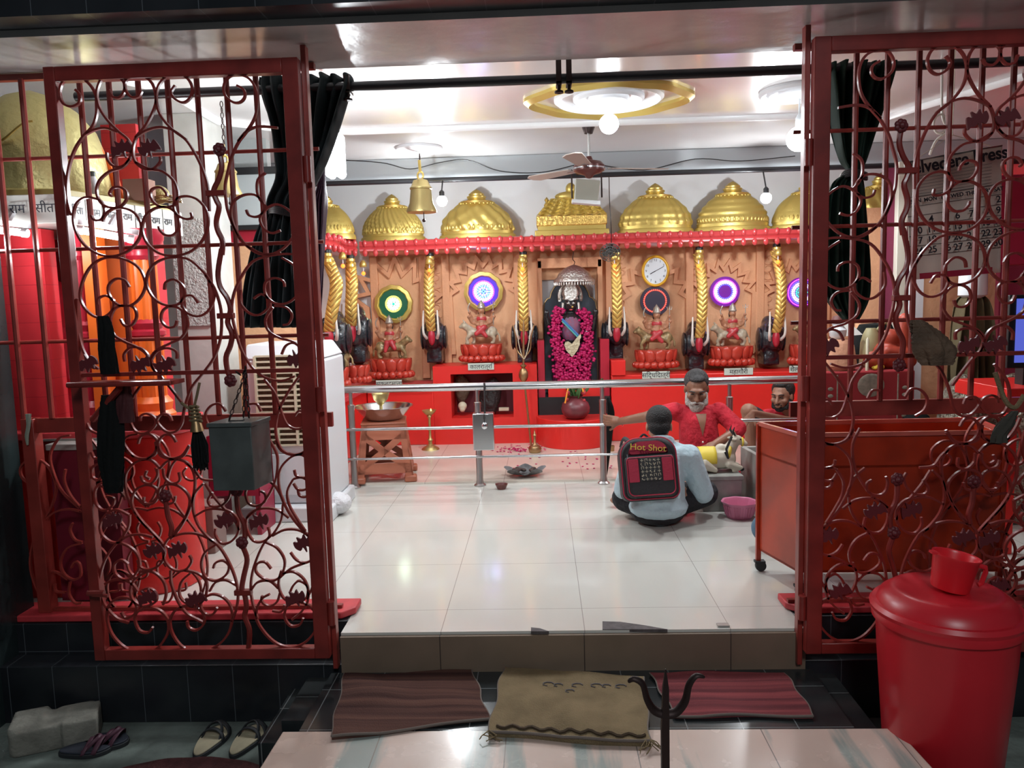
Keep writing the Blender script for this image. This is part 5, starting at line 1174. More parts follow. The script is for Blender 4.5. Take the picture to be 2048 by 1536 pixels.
# ================= THINGS ON INNER FLOOR =================
# stool
c = Vector((P(772,960,6.05).x, 6.08, RW)); t = root('plastic_stool', 'orange-brown plastic stool with crossed cutouts under a steel basin', 'stool', tuple(c))
H = .46; wb, wt = .225, .165
def side(rot):
    m = MB(); m.M = Matrix.Translation(c) @ Matrix.Rotation(rot, 4, 'Z')
    def pt(u, z, d=0): w = wb+(wt-wb)*z/H; return (u*w, -w+d, z)
    def bar(u0, z0, u1, z1, wd):
        a, b = Vector((u0, z0)), Vector((u1, z1)); dd = (b-a).normalized(); n_ = Vector((-dd.y, dd.x))*wd
        qs = [a+n_, b+n_, b-n_, a-n_]; m.hexa([pt(q_.x, q_.y) for q_ in qs], [pt(q_.x, q_.y, .012) for q_ in qs])
    bar(-.86, .0, -.86, H, .14); bar(.86, .0, .86, H, .14)
    m.hexa([pt(-1,.33),pt(1,.33),pt(1,H),pt(-1,H)], [pt(-1,.33,.012),pt(1,.33,.012),pt(1,H,.012),pt(-1,H,.012)])
    m.hexa([pt(-1,.07),pt(1,.07),pt(1,.15),pt(-1,.15)], [pt(-1,.07,.012),pt(1,.07,.012),pt(1,.15,.012),pt(-1,.15,.012)])
    bar(-.75, .13, .0, .24, .032); bar(.75, .13, .0, .24, .032); bar(-.75, .35, .0, .24, .032); bar(.75, .35, .0, .24, .032)
    return m
for k in range(4): part('side', side(pi/2*k+.15), M['terra'], t, bev=.002)
m = MB(); m.M = Matrix.Translation(c) @ Matrix.Rotation(.15, 4, 'Z'); m.b(-wt-.01, wt+.01, -wt-.01, wt+.01, H-.015, H+.005); part('seat', m, M['terra'], t, bev=.01)
for k in range(4):
    m = MB(); m.M = Matrix.Translation(c) @ Matrix.Rotation(pi/2*k+.15, 4, 'Z'); m.b(.15,.245,-.245,-.15,-.0,.05); part('foot', m, M['terra'], t, bev=.012)
zs = c.z+H+.005
t = root('steel_basin', 'wide stainless steel basin on the plastic stool', 'basin', (c.x, c.y, zs))
part('bowl', MB().lathe([(0,.002),(.13,.002),(.155,.02),(.22,.10),(.235,.108),(.232,.112),(.215,.104),(.15,.026),(.12,.01),(0,.01)], (c.x,c.y,zs), 48), M['steel'], t)
t = root('brass_goblet', 'brass goblet standing in the steel basin', 'goblet', (c.x, c.y, zs+.01))
part('foot', MB().lathe([(.06,0),(.045,.015),(.016,.03),(.012,.10),(.03,.12)], (c.x-.02,c.y,zs+.01), 24), M['brass'], t)
part('cup', MB().lathe([(.02,.115),(.055,.15),(.072,.20),(.068,.20),(.05,.155),(0,.13)], (c.x-.02,c.y,zs+.01), 24), M['brass'], t)
# brass lamp stand
c = PF(861, 895, RW); c.y = 7.2; c.x = P(861,895,7.2).x
t = root('brass_lamp_stand', 'tall slim brass oil lamp stand with lit wick, beside the plastic stool', 'lamp', (c.x,c.y,RW))
part('stand', MB().lathe([(.085,0),(.08,.012),(.05,.03),(.02,.05),(.018,.08),(.028,.09),(.014,.11),(.012,.18),(.022,.19),(.012,.20),(.012,.30),(.024,.315),(.02,.33)], (c.x,c.y,RW), 28), M['brass'], t)
part('dish', MB().lathe([(.0,.325),(.03,.33),(.062,.36),(.068,.375),(.06,.374),(.03,.345),(0,.342)], (c.x,c.y,RW), 28), M['brass'], t)
part('flame', MB().lathe([(0,.36),(.006,.365),(.007,.375),(0,.395)], (c.x+.02,c.y-.02,RW), 8), mat('flame', (1,.4,.05), .5, emit=(1,.4,.08), es=12), t)
# small brass lamp
c = Vector((P(1070,900,7.0).x, 6.95, RW)); t = root('brass_oil_lamp', 'small dark brass oil lamp on the floor in front of the idol plinth', 'lamp', tuple(c))
part('body', MB().lathe([(.045,0),(.055,.01),(.06,.04),(.05,.06),(.025,.07),(.014,.085),(.010,.15),(.018,.16),(.008,.18),(0,.22)], c, 24), M['oldbrass'], t)
# trident leaning at altar
t = root('brass_trident', 'old brass trident with strings and knob, standing left of the dark idol', 'trident', (P(1047,880,7.30).x, 7.30, RW))
Yt = 7.30; g = M['oldbrass']; B0 = P(1062,880,Yt); K = P(1047,745,Yt); T0 = P(1045,640,Yt)
part('pole', MB().tube([(B0.x,Yt,RW),(K.x,Yt,K.z)], .010, 8), g, t)
part('knob', MB().lathe([(.01,-.09),(.03,-.075),(.045,-.04),(.045,.0),(.03,.03),(.014,.045),(.03,.06),(.03,.07),(.01,.08)], K, 20), g, t)
part('tines', MB().tube(cr([P(1047,740,Yt),P(1047,700,Yt),P(1047,640,Yt)], 4), [.011]*8+[.003], 7).tube(cr([P(1046,716,Yt),P(1034,700,Yt),P(1032,675,Yt),P(1026,650,Yt)], 4), .007, 6).tube(cr([P(1048,716,Yt),P(1060,700,Yt),P(1062,675,Yt),P(1068,650,Yt)], 4), .007, 6), g, t)
part('string', MB().tube(cr([P(1035,660,Yt-.02),P(1038,690,Yt-.02),P(1048,718,Yt-.02),P(1057,690,Yt-.02),P(1060,660,Yt-.02)], 6), .004, 5), M['cream'], t)
# petals on floor
random.seed(5); m = MB()
for i in range(110):
    if i < 75: x, y, z = P(1035,890,7.05).x+random.gauss(0,.10), 7.05+random.gauss(0,.07), RW+abs(random.gauss(0,.012))
    else: x, y, z = random.uniform(-.3,.9), random.uniform(6.2,7.0), RW
    a = random.random()*pi; m.ell((x,y,z+.004), (.012,.008,.004), 6, Matrix.Rotation(a,3,'Z'))
thing('fallen_petals', m, M['magenta'], 'scattered pink flower petals on the floor before the idol plinth', 'petals', kind='stuff')
# leaf plate
c = PF(1050, 955, .0); c = Vector((P(1050,948,6.0).x, 6.02, RW)); t = root('leaf_plate', 'crumpled leaf plate with cloth and scraps on the floor below the railing', 'plate', tuple(c))
part('plate', MB().grid(lambda u,v: (c.x+.15*v*cos(2*pi*u)*(1+.15*sin(7*2*pi*u)), c.y+.12*v*sin(2*pi*u), RW+.004+.05*v*v*(1+.4*sin(5*2*pi*u))), 40, 10, cu=True), mat('plate_grey', (.22,.23,.24), .5, var=.5, vs=20), t)
random.seed(6); m = MB()
for i in range(9): m.ell((c.x+random.uniform(-.08,.10), c.y+random.uniform(-.06,.06), RW+.035+random.random()*.02), (.03,.02,.014), 8, Matrix.Rotation(random.random()*3,3,'Z'))
part('scraps', m, mat('scraps', (.10,.06,.05), .7, var=.7, vs=60), t)
c = PF(1004, 974, 0); t = thing('clay_bowl', MB().lathe([(0,0),(.03,0),(.045,.035),(.047,.04),(.042,.038),(.026,.008),(0,.008)], (c.x, 5.66, 0), 28), M['clay'], 'small dark red clay bowl on the white floor tiles below the railing', 'bowl')
c = Vector((P(1222,905,7.0).x, 6.95, RW)); thing('small_cup', MB().lathe([(0,0),(.025,0),(.030,.05),(.026,.05),(.022,.008),(0,.008)], c, 18), M['oldbrass'], 'small brown cup on the floor behind the railing post', 'cup')
# recess things
t = root('skull_shaped_ornament', 'small pale rounded ornament at the left of the altar recess', 'ornament', tuple(P(925,822,7.6)))
q = P(925, 812, 7.6); m = MB().ell(q, (.045,.045,.045)); m.ell(q+Vector((.0,-.02,-.03)), (.03,.03,.03)); blob('body', m, M['cream'], t, .008, 2)
random.seed(8)
def rock(label, px, py, Y, r, mt):
    q = P(px, py, Y); m = MB()
    for i in range(5): m.ell(q+Vector((random.uniform(-.5,.5)*r[0], random.uniform(-.3,.3)*r[1], random.uniform(-.5,.5)*r[2])), (r[0]*.7, r[1]*.7, r[2]*.7))
    t = root('carved_stone', label, 'stone', tuple(q)); blob('stone', m, mt, t, .012, 2)
rock('tall dark carved stone in the middle of the altar recess', 977, 790, 7.66, (.11,.10,.22), mat('dark_stone', (.02,.018,.018), .6, bump=1, bs=25, bd=.03))
rock('brownish carved stone with grey top left in the altar recess', 928, 780, 7.72, (.08,.08,.14), mat('brown_stone', (.12,.08,.05), .7, bump=1, bs=25, bd=.03))
q = P(1008, 818, 7.62); thing('small_book', MB().cb(q, (.10,.06,.03)), M['cream'], 'small cream packet at the right of the altar recess', 'packet', bev=.003)

# ================= DARK IDOL =================
Yi = 7.72; cx = .300; ib = .56
t = root('idol_backing', 'dark polished niche panel behind the garlanded idol', 'panel', (cx, 7.90, .5))
outl = [(cx-.27,.5),(cx-.27,1.28),(cx-.255,1.36),(cx-.225,1.40),(cx-.20,1.405),(cx-.185,1.46),(cx-.15,1.52),(cx-.09,1.55),(cx,1.57),(cx+.09,1.55),(cx+.15,1.52),(cx+.185,1.46),(cx+.20,1.405),(cx+.225,1.40),(cx+.255,1.36),(cx+.27,1.28),(cx+.27,.5)]
part('panel', MB().prism(outl, 7.88, 7.93), M['mirror'], t, smooth=0)
part('gold_edge', MB().tube([(p[0], 7.878, p[1]) for p in outl], .007, 6), M['oldbrass'], t)
t = root('dark_idol', 'black stone idol with silver crown standing in the central niche', 'statue', (cx, Yi, ib))
m = MB(); zz = ib
m.cap((cx,Yi,zz+.02), .15, (cx,Yi,zz+.34), .10); m.cap((cx,Yi,zz+.36), .10, (cx,Yi,zz+.60), .115); m.ell((cx,Yi,zz+.64), (.17,.08,.06))
m.cap((cx,Yi,zz+.66), .04, (cx,Yi-.01,zz+.74), .04)
hz = zz+.775; m.ell((cx,Yi-.02,hz), (.066,.07,.082)); m.ell((cx,Yi-.09,hz-.012), (.012,.016,.018)); m.ell((cx,Yi-.075,hz-.045), (.024,.014,.010))
for e in (-1,1):
    m.cap((cx+e*.14,Yi,zz+.62), .045, (cx+e*.20,Yi-.05,zz+.50), .035); m.cap((cx+e*.20,Yi-.05,zz+.50), .035, (cx+e*.235,Yi-.10,zz+.66), .026); m.ell((cx+e*.24,Yi-.11,zz+.70), (.028,.02,.035))
    m.cap((cx+e*.13,Yi,zz+.60), .045, (cx+e*.18,Yi-.06,zz+.40), .034)
blob('body', m, M['stone_dk'], t, .010, 2)
for e in (-1,1): part('eye', MB().ell((cx+e*.026,Yi-.088,hz+.016), (.014,.006,.006), 10), M['tusk'], t)
part('nose_ring', MB().ell((cx+.014,Yi-.108,hz-.02), .011, 10), M['goldp'], t)
part('lips', MB().ell((cx+.0,Yi-.092,hz-.047), (.018,.006,.007), 10), M['stred'], t)
part('crown', MB().lathe([(.068,0),(.078,.01),(.07,.03),(.082,.06),(.07,.11),(.05,.15),(.024,.18),(.012,.195),(0,.205)], (cx,Yi-.01,hz+.045), 40, mod=lambda a,z: 1+.05*sin(10*a)), M['silver'], t)
part('crown_plate', MB().prism([(cx+.062*cos(a), hz+.13+.09*sin(a)) for a in [2*pi*k/24 for k in range(24)]], Yi-.10, Yi-.085), M['silver'], t)
part('halo', MB().tube([(cx+.105*cos(a), Yi+.05, hz+.08+.13*sin(a)) for a in [R(-20)+R(220)*k/24 for k in range(25)]], .020, 8), M['silver'], t)
for e in (-1,1): part('earring', MB().tube([(cx+e*.075,Yi-.05,hz+.02),(cx+e*.082,Yi-.06,hz-.06)], .013, 8), M['silver'], t)
part('chest_cloth', MB().ell((cx,Yi-.035,zz+.54), (.110,.096,.155)), mat('patterned_purple_cloth', (.16,.10,.18), .6, col2=(.25,.05,.10), vs=35), t)
a = Vector((cx-.09,Yi-.128,zz+.64)); b = Vector((cx+.08,Yi-.145,zz+.46))
part('sash', MB().tube([a,(a+b)/2+Vector((0,-.012,0)),b], .012, 6), mat('blue_sash', (.05,.18,.42), .4), t)
part('sash', MB().tube([a+Vector((.0,0,-.02)),(a+b)/2+Vector((0,-.012,-.02)),b+Vector((0,0,-.02))], .008, 6), mat('teal_sash', (.10,.50,.42), .4), t)
part('skirt', MB().lathe([(.19,0),(.18,.1),(.14,.30),(.11,.40)], (cx,Yi-.0,zz), 60, 1, .7, mod=lambda a,z: 1+.05*sin(16*a)), mat('magenta_skirt', (.16,.01,.08), .6, var=.5, vs=20), t)
hp = MB().prism([(cx-.0,zz+.27),(cx-.055,zz+.335),(cx-.075,zz+.39),(cx-.065,zz+.42),(cx-.035,zz+.425),(cx-.0,zz+.40),(cx+.04,zz+.45),(cx+.085,zz+.50),(cx+.09,zz+.46),(cx+.075,zz+.44),(cx+.075,zz+.39),(cx+.05,zz+.335)], Yi-.185, Yi-.172)
part('heart_pendant', hp, mat('pale_gold_pendant', (.55,.48,.32), .4, .5, bump=1, bs=50), t)
# garland
random.seed(9); m = MB()
path = cr([(cx-.115,Yi-.04,zz+.72),(cx-.155,Yi-.11,zz+.60),(cx-.15,Yi-.14,zz+.42),(cx-.10,Yi-.17,zz+.28),(cx,Yi-.19,zz+.20),(cx+.10,Yi-.17,zz+.28),(cx+.15,Yi-.14,zz+.42),(cx+.155,Yi-.11,zz+.60),(cx+.115,Yi-.04,zz+.72)], 10)
path2 = cr([(cx-.14,Yi-.15,zz+.30),(cx-.12,Yi-.17,zz+.10),(cx-.07,Yi-.19,zz+.02),(cx+.0,Yi-.19,zz+.10),(cx+.07,Yi-.19,zz+.02),(cx+.12,Yi-.17,zz+.10),(cx+.14,Yi-.15,zz+.30)], 10)
for pth, w_ in ((path, .048), (path2, .05)):
    for p_ in pth:
        for i in range(7):
            o = Vector((random.gauss(0,1)*w_*.6, random.gauss(0,1)*.018, random.gauss(0,1)*w_*.6)); m.ell(p_+o, (.017,.015,.014), 6, Matrix.Rotation(random.random()*3,3,'X'))
thing('flower_garland', m, M['magenta'], 'thick magenta flower garland around the dark idol', 'garland', kind='stuff')
# umbrella
q = P(1148, 553, 7.66); t = root('silver_umbrella', 'silver embossed canopy hanging above the dark idol', 'canopy', (q.x, q.y, q.z))
part('canopy', MB().lathe([(.195,-.055),(.20,-.05),(.195,-.03),(.17,-.01),(.165,.0),(.15,.03),(.10,.075),(.05,.10),(.015,.112),(0,.114)], q, 64, mod=lambda a,z: 1+.012*sin(20*a)), M['silver'], t)
fr_ = MB()
for k in range(44): a = 2*pi*k/44; fr_.lathe([(.006,-.085),(.008,-.07),(.003,-.055)], q+Vector((.193*cos(a),.193*sin(a),0)), 5)
part('fringe', fr_, M['silver'], t)
part('hook', MB().tube(cr([q+Vector((0,0,.11)), q+Vector((.01,.0,.14)), q+Vector((-.01,0,.17)), q+Vector((0,0,.24))], 4), .004, 5), M['iron'], t)
# kalash pot
q = P(1152, 822, 7.12); t = root('kalash_pot', 'round maroon pot filled with leaves and red flowers before the dark idol', 'pot', (q.x, 7.2, .28))
c = Vector((q.x, 7.2, .28)); part('pot', MB().lathe([(.06,0),(.09,.01),(.128,.06),(.135,.10),(.12,.15),(.07,.185),(.055,.20),(.075,.22),(.07,.22),(.05,.20)], c, 40), M['maroon'], t)
random.seed(10); m = MB()
for i in range(30):
    a = random.random()*2*pi; r_ = random.uniform(.02,.10); z = c.z+.20+random.uniform(-.03,.12); m.ell((c.x+r_*cos(a), c.y+r_*sin(a)*.7, z), (.016,.008,.045), 7, Matrix.Rotation(cos(a)*.8,3,'Y') @ Matrix.Rotation(a,3,'Z'))
part('leaves', m, M['leafg'], t, kind='stuff')
m = MB()
for i in range(12): a = random.random()*2*pi; m.ell((c.x+.08*cos(a), c.y-.06+.04*sin(a), c.z+.22+random.uniform(-.06,.12)), .017, 7)
part('flowers', m, M['stred'], t, kind='stuff')
part('marigold_string', MB().tube(cr([(c.x-.05,c.y-.03,c.z+.36),(c.x-.08,c.y-.09,c.z+.25),(c.x-.10,c.y-.10,c.z+.16)], 5), .007, 6).tube(cr([(c.x+.05,c.y-.03,c.z+.36),(c.x+.07,c.y-.09,c.z+.26)], 5), .007, 6), mat('marigold', (.85,.30,.02), .6), t)
# incense holder bottle on post near hand
q = P(1206, 815, 5.72); t = root('wrapped_umbrella', 'dark folded umbrella with a purple grip standing behind the railing post', 'umbrella', (q.x+.03, 5.9, RW))
part('grip', MB().tube([P(1204,775,5.88), P(1205,832,5.88)], .017, 10), mat('mauve_grip', (.30,.14,.20), .4), t)
part('tip', MB().tube([P(1204,757,5.88), P(1204,776,5.88)], .010, 8), M['leafg'], t)
part('folds', MB().tube(cr([P(1216,795,5.92), P(1222,825,5.92), P(1218,870,5.92), P(1212,950,5.92)], 4), [.012+.028*sin(pi*k/12) for k in range(13)], 10, flat=.5), M['cloth_dk'], t)
# ================= PEOPLE =================
def frame(fwd, up=(0,0,1)):
    f = Vector(fwd).normalized(); s = f.cross(Vector(up)).normalized(); u = s.cross(f)
    return Matrix((s, f, u)).transposed()      # local x = person's right, y = forward, z = up
def head_vol(m, c, Fm, s=1, beard=False):
    A = lambda x, y, z: Vector(c)+Fm @ Vector((x*s, y*s, z*s))
    E_ = lambda p, r: m.ell(A(*p), tuple(q*s for q in r), 16, Fm)
    E_((0,-.008,.028), (.076,.096,.090)); E_((0,.022,-.03), (.062,.070,.085)); E_((0,.045,-.085), (.034,.034,.030))
    E_((0,.086,.030), (.050,.018,.016)); 
    m.cap(A(0,.092,.018), .010*s, A(0,.116,-.028), .015*s, 10); E_((.013,.100,-.032), (.010,.012,.009)); E_((-.013,.100,-.032), (.010,.012,.009))
    for e in (-1,1): E_((e*.044,.062,-.022), (.024,.026,.022)); E_((e*.078,-.006,-.006), (.010,.020,.032))
    E_((0,.094,-.060), (.026,.012,.009)); E_((0,.092,-.072), (.022,.012,.009))
def hand_vol(m, w, d, n, s=1, curl=.5, thumb=1):
    "w wrist, d direction of fingers, n palm normal (curl direction)"
    d = Vector(d).normalized(); n = Vector(n); n = (n-n.dot(d)*d).normalized(); b = d.cross(n)
    pts = [(-.030,.0),(-.010,.0),(.010,.0),(.030,.0)]
    m.cap(w, .026*s, Vector(w)+d*.03*s, .028*s)
    for i, o in enumerate((-.029,-.010,.009,.027)):
        m.cap(Vector(w)+d*.015*s+b*o*.7*s, .016*s, Vector(w)+d*.085*s+b*o*s, .013*s, 8)
        L = (.040,.048,.046,.036)[i]*s; p = Vector(w)+d*.085*s+b*o*1.05*s; dd = d.copy()
        for k in range(3):
            an = curl*(.7+.25*k); dd = (dd*cos(an)+n*sin(an)).normalized(); 
            nn = p+dd*L*(1-.22*k); m.cap(p, (.0095-.001*k)*s, nn, (.0088-.001*k)*s, 8)
            # rotate n so curling continues
            n2 = (n*cos(an)-d*sin(an)); p = nn
    tb = Vector(w)+d*.025*s+b*thumb*.026*s; td = (d*.6+b*thumb*.7+n*.5).normalized(); p1 = tb+td*.042*s; m.cap(tb, .014*s, p1, .011*s, 8)
    td2 = (td+n*.4+d*.3).normalized(); m.cap(p1, .011*s, p1+td2*.034*s, .009*s, 8)
def eyes(t, c, Fm, s=1):
    A = lambda x, y, z: Vector(c)+Fm @ Vector((x*s, y*s, z*s))
    for e in (-1,1):
        part('eye', MB().ell(A(e*.031,.087,.008), (.013*s,.006*s,.004*s), 10, Fm), M['eye'], t)
        part('eyebrow', MB().tube([A(e*.014,.104,.030), A(e*.034,.101,.036), A(e*.052,.085,.030)], .0042*s, 6), M['hair'] if s < 1.02 else M['hairg'], t)
def hair_cap(name, t, c, Fm, m_, s=1, front=.5, vox=.007, low=-.02, grow=.013, side=.0):
    A = lambda x, y, z: Vector(c)+Fm @ Vector((x*s, y*s, z*s)); m = MB()
    m.ell(A(0,-.034,.048), ((.078+grow)*s,(.084+grow)*s,(.078+grow)*s), 20, Fm)
    m.ell(A(0,-.050,low), ((.066+grow)*s,.055*s,.062*s), 16, Fm); m.ell(A(0,.030,.100), (.054*s,.042*s,.022*s), 16, Fm)
    return blob(name, m, m_, t, vox, 2)
# ---- elder in red ----
e = MB; Yp = 5.50
t = root('person', 'grey-haired white-bearded man in a red kurta holding the railing post, facing the camera', 'person', (P(1400,940,Yp).x, Yp, 0))
hc = P(1393, 778, Yp); Fe = frame((-.16,-1,-.42)); m = MB()
head_vol(m, hc, Fe, 1.0)
nk = P(1394,822,Yp+.05); m.cap(hc+Vector((0,.035,-.06)), .052, nk+Vector((0,.0,-.02)), .058)
shL, shR = P(1350,822,Yp+.04), P(1438,822,Yp+.04)
ch = P(1396,852,Yp+.03); m.cap(shL+Vector((.04,0,-.02)), .06, shR+Vector((-.04,0,-.02)), .06); m.cap(ch, .12, P(1402,925,Yp+.06), .13)
elL = P(1296,833,Yp+.02); wrL = P(1238,843,YR-.09); m.cap(shL, .052, elL, .042); m.cap(elL, .040, wrL, .027)
hand_vol(m, wrL, (-1,.35,.05), (.35,1,0), 1.08, 1.05, 1)
elR = P(1476,862,Yp-.06); wrR = P(1428,890,Yp-.26); m.cap(shR, .052, elR, .043); m.cap(elR, .041, wrR, .028)
hand_vol(m, wrR, (-.9,-.2,-.25), (0,0,-1), 1.05, .45, 1)
m.cap(P(1390,935,Yp), .12, P(1420,935,Yp), .12)
kl, kr = Vector((nk.x-.26,Yp-.10,.10)), Vector((nk.x+.22,Yp-.08,.11))
for k_, s_ in ((kl,1),(kr,-1)): m.cap(P(1402,940,Yp)+Vector((0,0,.02)), .10, k_, .075); m.cap(k_, .062, Vector((nk.x+s_*.06,Yp-.17,.06)), .045); m.ell((nk.x+s_*.12,Yp-.18,.045),(.09,.04,.035))
blob('body', m, M['skin'], t, .0055, 2)
eyes(t, hc, Fe, 1.03)
hair_cap('hair', t, hc, Fe, M['hairg'], 1.0, grow=.010)
A = lambda x,y,z: hc+Fe @ Vector((x,y,z)); m = MB()
m.ell(A(0,.066,-.100),(.054,.050,.048),14,Fe)
for s_ in (-1,1): m.cap(A(s_*.064,.015,-.03),.016,A(s_*.054,.045,-.085),.028); m.cap(A(s_*.008,.112,-.048),.009,A(s_*.038,.092,-.070),.012)
m.ell(A(0,.072,-.132),(.042,.038,.040),14,Fe); blob('beard', m, M['beard'], t, .006, 2)
part('mouth', MB().ell(A(0,.106,-.064),(.020,.005,.004),10,Fe), M['clay'], t)
m = MB(); g = .014
m.cap(shL+Vector((.04,0,-.02)), .068, shR+Vector((-.04,0,-.02)), .068); m.cap(ch+Vector((0,0,.01)), .136, P(1402,930,Yp+.05), .155); m.ell(P(1402,905,Yp), (.16,.13,.10))
m.cap(shL, .066, shL.lerp(elL,.42), .062); m.cap(shR, .066, elR+Vector((0,.0,.02)), .060); m.cap(elR+Vector((0,.0,.02)), .060, elR.lerp(wrR,.12), .058)
kb = blob('kurta', m, M['shirtr'], t, .009, 3)
vn = MB(); a = ch+Vector((-.045,-.125,.075)); b = ch+Vector((.045,-.125,.075)); c_ = ch+Vector((.004,-.155,-.10))
a = ch+Vector((-.034,-.20,.10)); b = ch+Vector((.038,-.20,.10)); c_ = ch+Vector((.006,-.20,-.05))
vn.grid(lambda u, v: tuple(a.lerp(c_, v).lerp(b.lerp(c_, v), u)), 14, 16); on = part('open_neck', vn, M['skin'], t, flip=False)
def wrapon(o, tg, off):
    k_ = o.modifiers.new('w', 'SHRINKWRAP'); k_.target = tg; k_.wrap_method = 'PROJECT'; k_.use_project_x = False; k_.use_project_y = True; k_.use_positive_direction = True; k_.use_negative_direction = True; k_.offset = off
    k_.wrap_mode = 'ABOVE_SURFACE'; freeze(o)
wrapon(on, kb, .004)
for z_ in (-.09,-.15):
    o = part('button', MB().ell(ch+Vector((.004,-.145,z_)), (.007,.012,.007), 8), M['tusk'], t)
m = MB()
for k_, s_ in ((kl,1),(kr,-1)): m.cap(P(1402,940,Yp)+Vector((0,0,.03)), .125, k_, .09); m.cap(k_, .080, Vector((nk.x+s_*.08,Yp-.16,.07)), .062)
blob('lower_cloth', m, M['shirtr'], t, .010, 3)
part('wrist_thread', MB().tube([wrL+Vector((.025,0,0))+Vector((0,.03*cos(a_),.03*sin(a_))) for a_ in [2*pi*k/14 for k in range(14)]], .006, 6, closed=True), M['red'], t)
# ---- young man in red behind rail ----
Yb = 6.12; t = root('person', 'young man in a red shirt behind the railing, leaning on it with folded arms', 'person', (P(1575,940,Yb+.2).x, Yb+.2, RW))
hc = P(1564, 792, Yb); Fb = frame((-.62,-.78,-.12)); m = MB(); head_vol(m, hc, Fb, .96)
nk = P(1585,838,Yb+.12); m.cap(hc+Vector((.02,.03,-.05)), .050, nk, .055)
shA, shB = P(1535,833,Yb+.10), P(1630,835,Yb+.14); m.cap(shA, .055, shB, .055); m.cap(nk+Vector((0,.06,-.10)), .12, Vector((nk.x+.03,Yb+.30,.16)), .13)
elA = P(1590,850,Yb-.08); elB = P(1560,852,Yb-.12)
elB2 = P(1600,848,Yb-.10); wr = P(1507,826,Yb-.16); m.cap(shB, .050, elB2, .042); m.cap(elB2, .040, wr, .027); hand_vol(m, wr, (-.7,-.1,-.7), (0,.2,-1), .95, .4, 1)
elC = P(1510,840,Yb-.02); m.cap(shA, .05, elC, .040); m.cap(elC, .038, P(1570,843,Yb-.02), .03)
kn = P(1497,822,Yb-.02); an = Vector((P(1506,888,Yb-.02).x,Yb-.02,.075)); m.cap(Vector((nk.x,Yb+.25,.14)), .10, kn, .062); m.cap(kn, .058, an, .036); m.ell(an+Vector((.03,-.05,-.04)), (.045,.10,.03))
k2 = Vector((nk.x+.28,Yb-.02,.14)); m.cap(Vector((nk.x,Yb+.25,.14)), .10, k2, .07); m.cap(k2, .06, Vector((nk.x+.05,Yb-.06,.07)), .04); m.ell(Vector((nk.x-.02,Yb-.08,.055)), (.08,.04,.03))
blob('body', m, M['skin2'], t, .0055, 2); eyes(t, hc, Fb, .96); hair_cap('hair', t, hc, Fb, M['hair'], .97, grow=.014)
A = lambda x,y,z: hc+Fb @ Vector((x,y,z)); m = MB()
m.ell(A(0,.058,-.088),(.040,.032,.028),14,Fb)
for s_ in (-1,1): m.cap(A(s_*.066,.008,-.03),.012,A(s_*.050,.045,-.078),.020); m.cap(A(s_*.006,.098,-.048),.006,A(s_*.028,.084,-.056),.006)
blob('beard', m, M['hair'], t, .006, 1)
m = MB(); m.cap(shA, .064, shB, .070); m.cap(nk+Vector((0,.06,-.10)), .138, Vector((nk.x+.03,Yb+.30,.16)), .15); m.cap(shB, .068, shB.lerp(elB2,.75), .060); m.cap(shA, .062, shA.lerp(elC,.45), .056)
blob('shirt', m, M['shirtr'], t, .009, 3)
m = MB(); m.cap(Vector((nk.x,Yb+.25,.14)), .12, kn.lerp(Vector((nk.x,Yb+.25,.14)),.12), .078); m.cap(Vector((nk.x,Yb+.25,.14)), .12, k2, .085); m.cap(k2, .075, Vector((nk.x+.10,Yb-.05,.08)), .05); m.ell((nk.x,Yb+.3,.12),(.16,.14,.11))
blob('shorts', m, mat('dark_shorts', (.02,.02,.03), .8), t, .010, 3)
# ---- devotee from behind ----
Yc = 4.72; t = root('person', 'man in a light blue shirt sitting cross-legged with his back to the camera', 'person', (P(1315,1055,Yc).x, Yc, 0))
hc = P(1318, 853, Yc+.06); Fc = frame((.10,1,-.55)); m = MB(); head_vol(m, hc, Fc, .93)
nk = P(1322,895,Yc+.02); m.cap(hc+Vector((0,-.03,-.05)), .052, nk, .058)
sA, sB = P(1268,912,Yc-.02), P(1378,912,Yc-.02)
m.cap(sA, .06, sB, .06); pel = Vector((P(1315,1040,Yc).x, Yc, .14)); m.cap(P(1320,930,Yc), .13, pel, .14)
eA = P(1248,978,Yc+.06); eB = P(1405,985,Yc+.05); wA = P(1275,985,Yc+.30); wB = P(1385,965,Yc+.32)
m.cap(sA, .055, eA, .045); m.cap(eA, .042, wA, .028); m.cap(sB, .055, eB, .045); m.cap(eB, .042, wB, .028)
hand_vol(m, wA, (.5,.8,0), (0,0,-1), 1, .4, -1); hand_vol(m, wB, (-.4,.9,.1), (0,0,-1), 1, .4, 1)
kA = Vector((P(1252,1010,Yc+.10).x, Yc+.12, .13)); kB = Vector((P(1418,1010,Yc+.14).x-.03, Yc+.14, .15))
for k_, s_ in ((kA,1),(kB,-1)): m.cap(pel, .10, k_, .068); m.cap(k_, .058, Vector((pel.x+s_*.08,Yc+.36,.07)), .042); m.ell((pel.x+s_*.16,Yc+.38,.05),(.10,.045,.04))
blob('body', m, M['skin2'], t, .0055, 2); hair_cap('hair', t, hc, Fc, M['hair'], .93, grow=.010, low=-.018)
m = MB(); m.cap(sA, .072, sB, .072); m.cap(P(1320,925,Yc), .145, pel+Vector((0,-.02,.02)), .168); m.ell(pel+Vector((0,-.04,-.02)), (.185,.15,.09))
m.cap(sA, .070, eA, .066); m.cap(eA, .064, wA, .044); m.cap(sB, .074, eB, .070); m.cap(eB, .066, wB, .044)
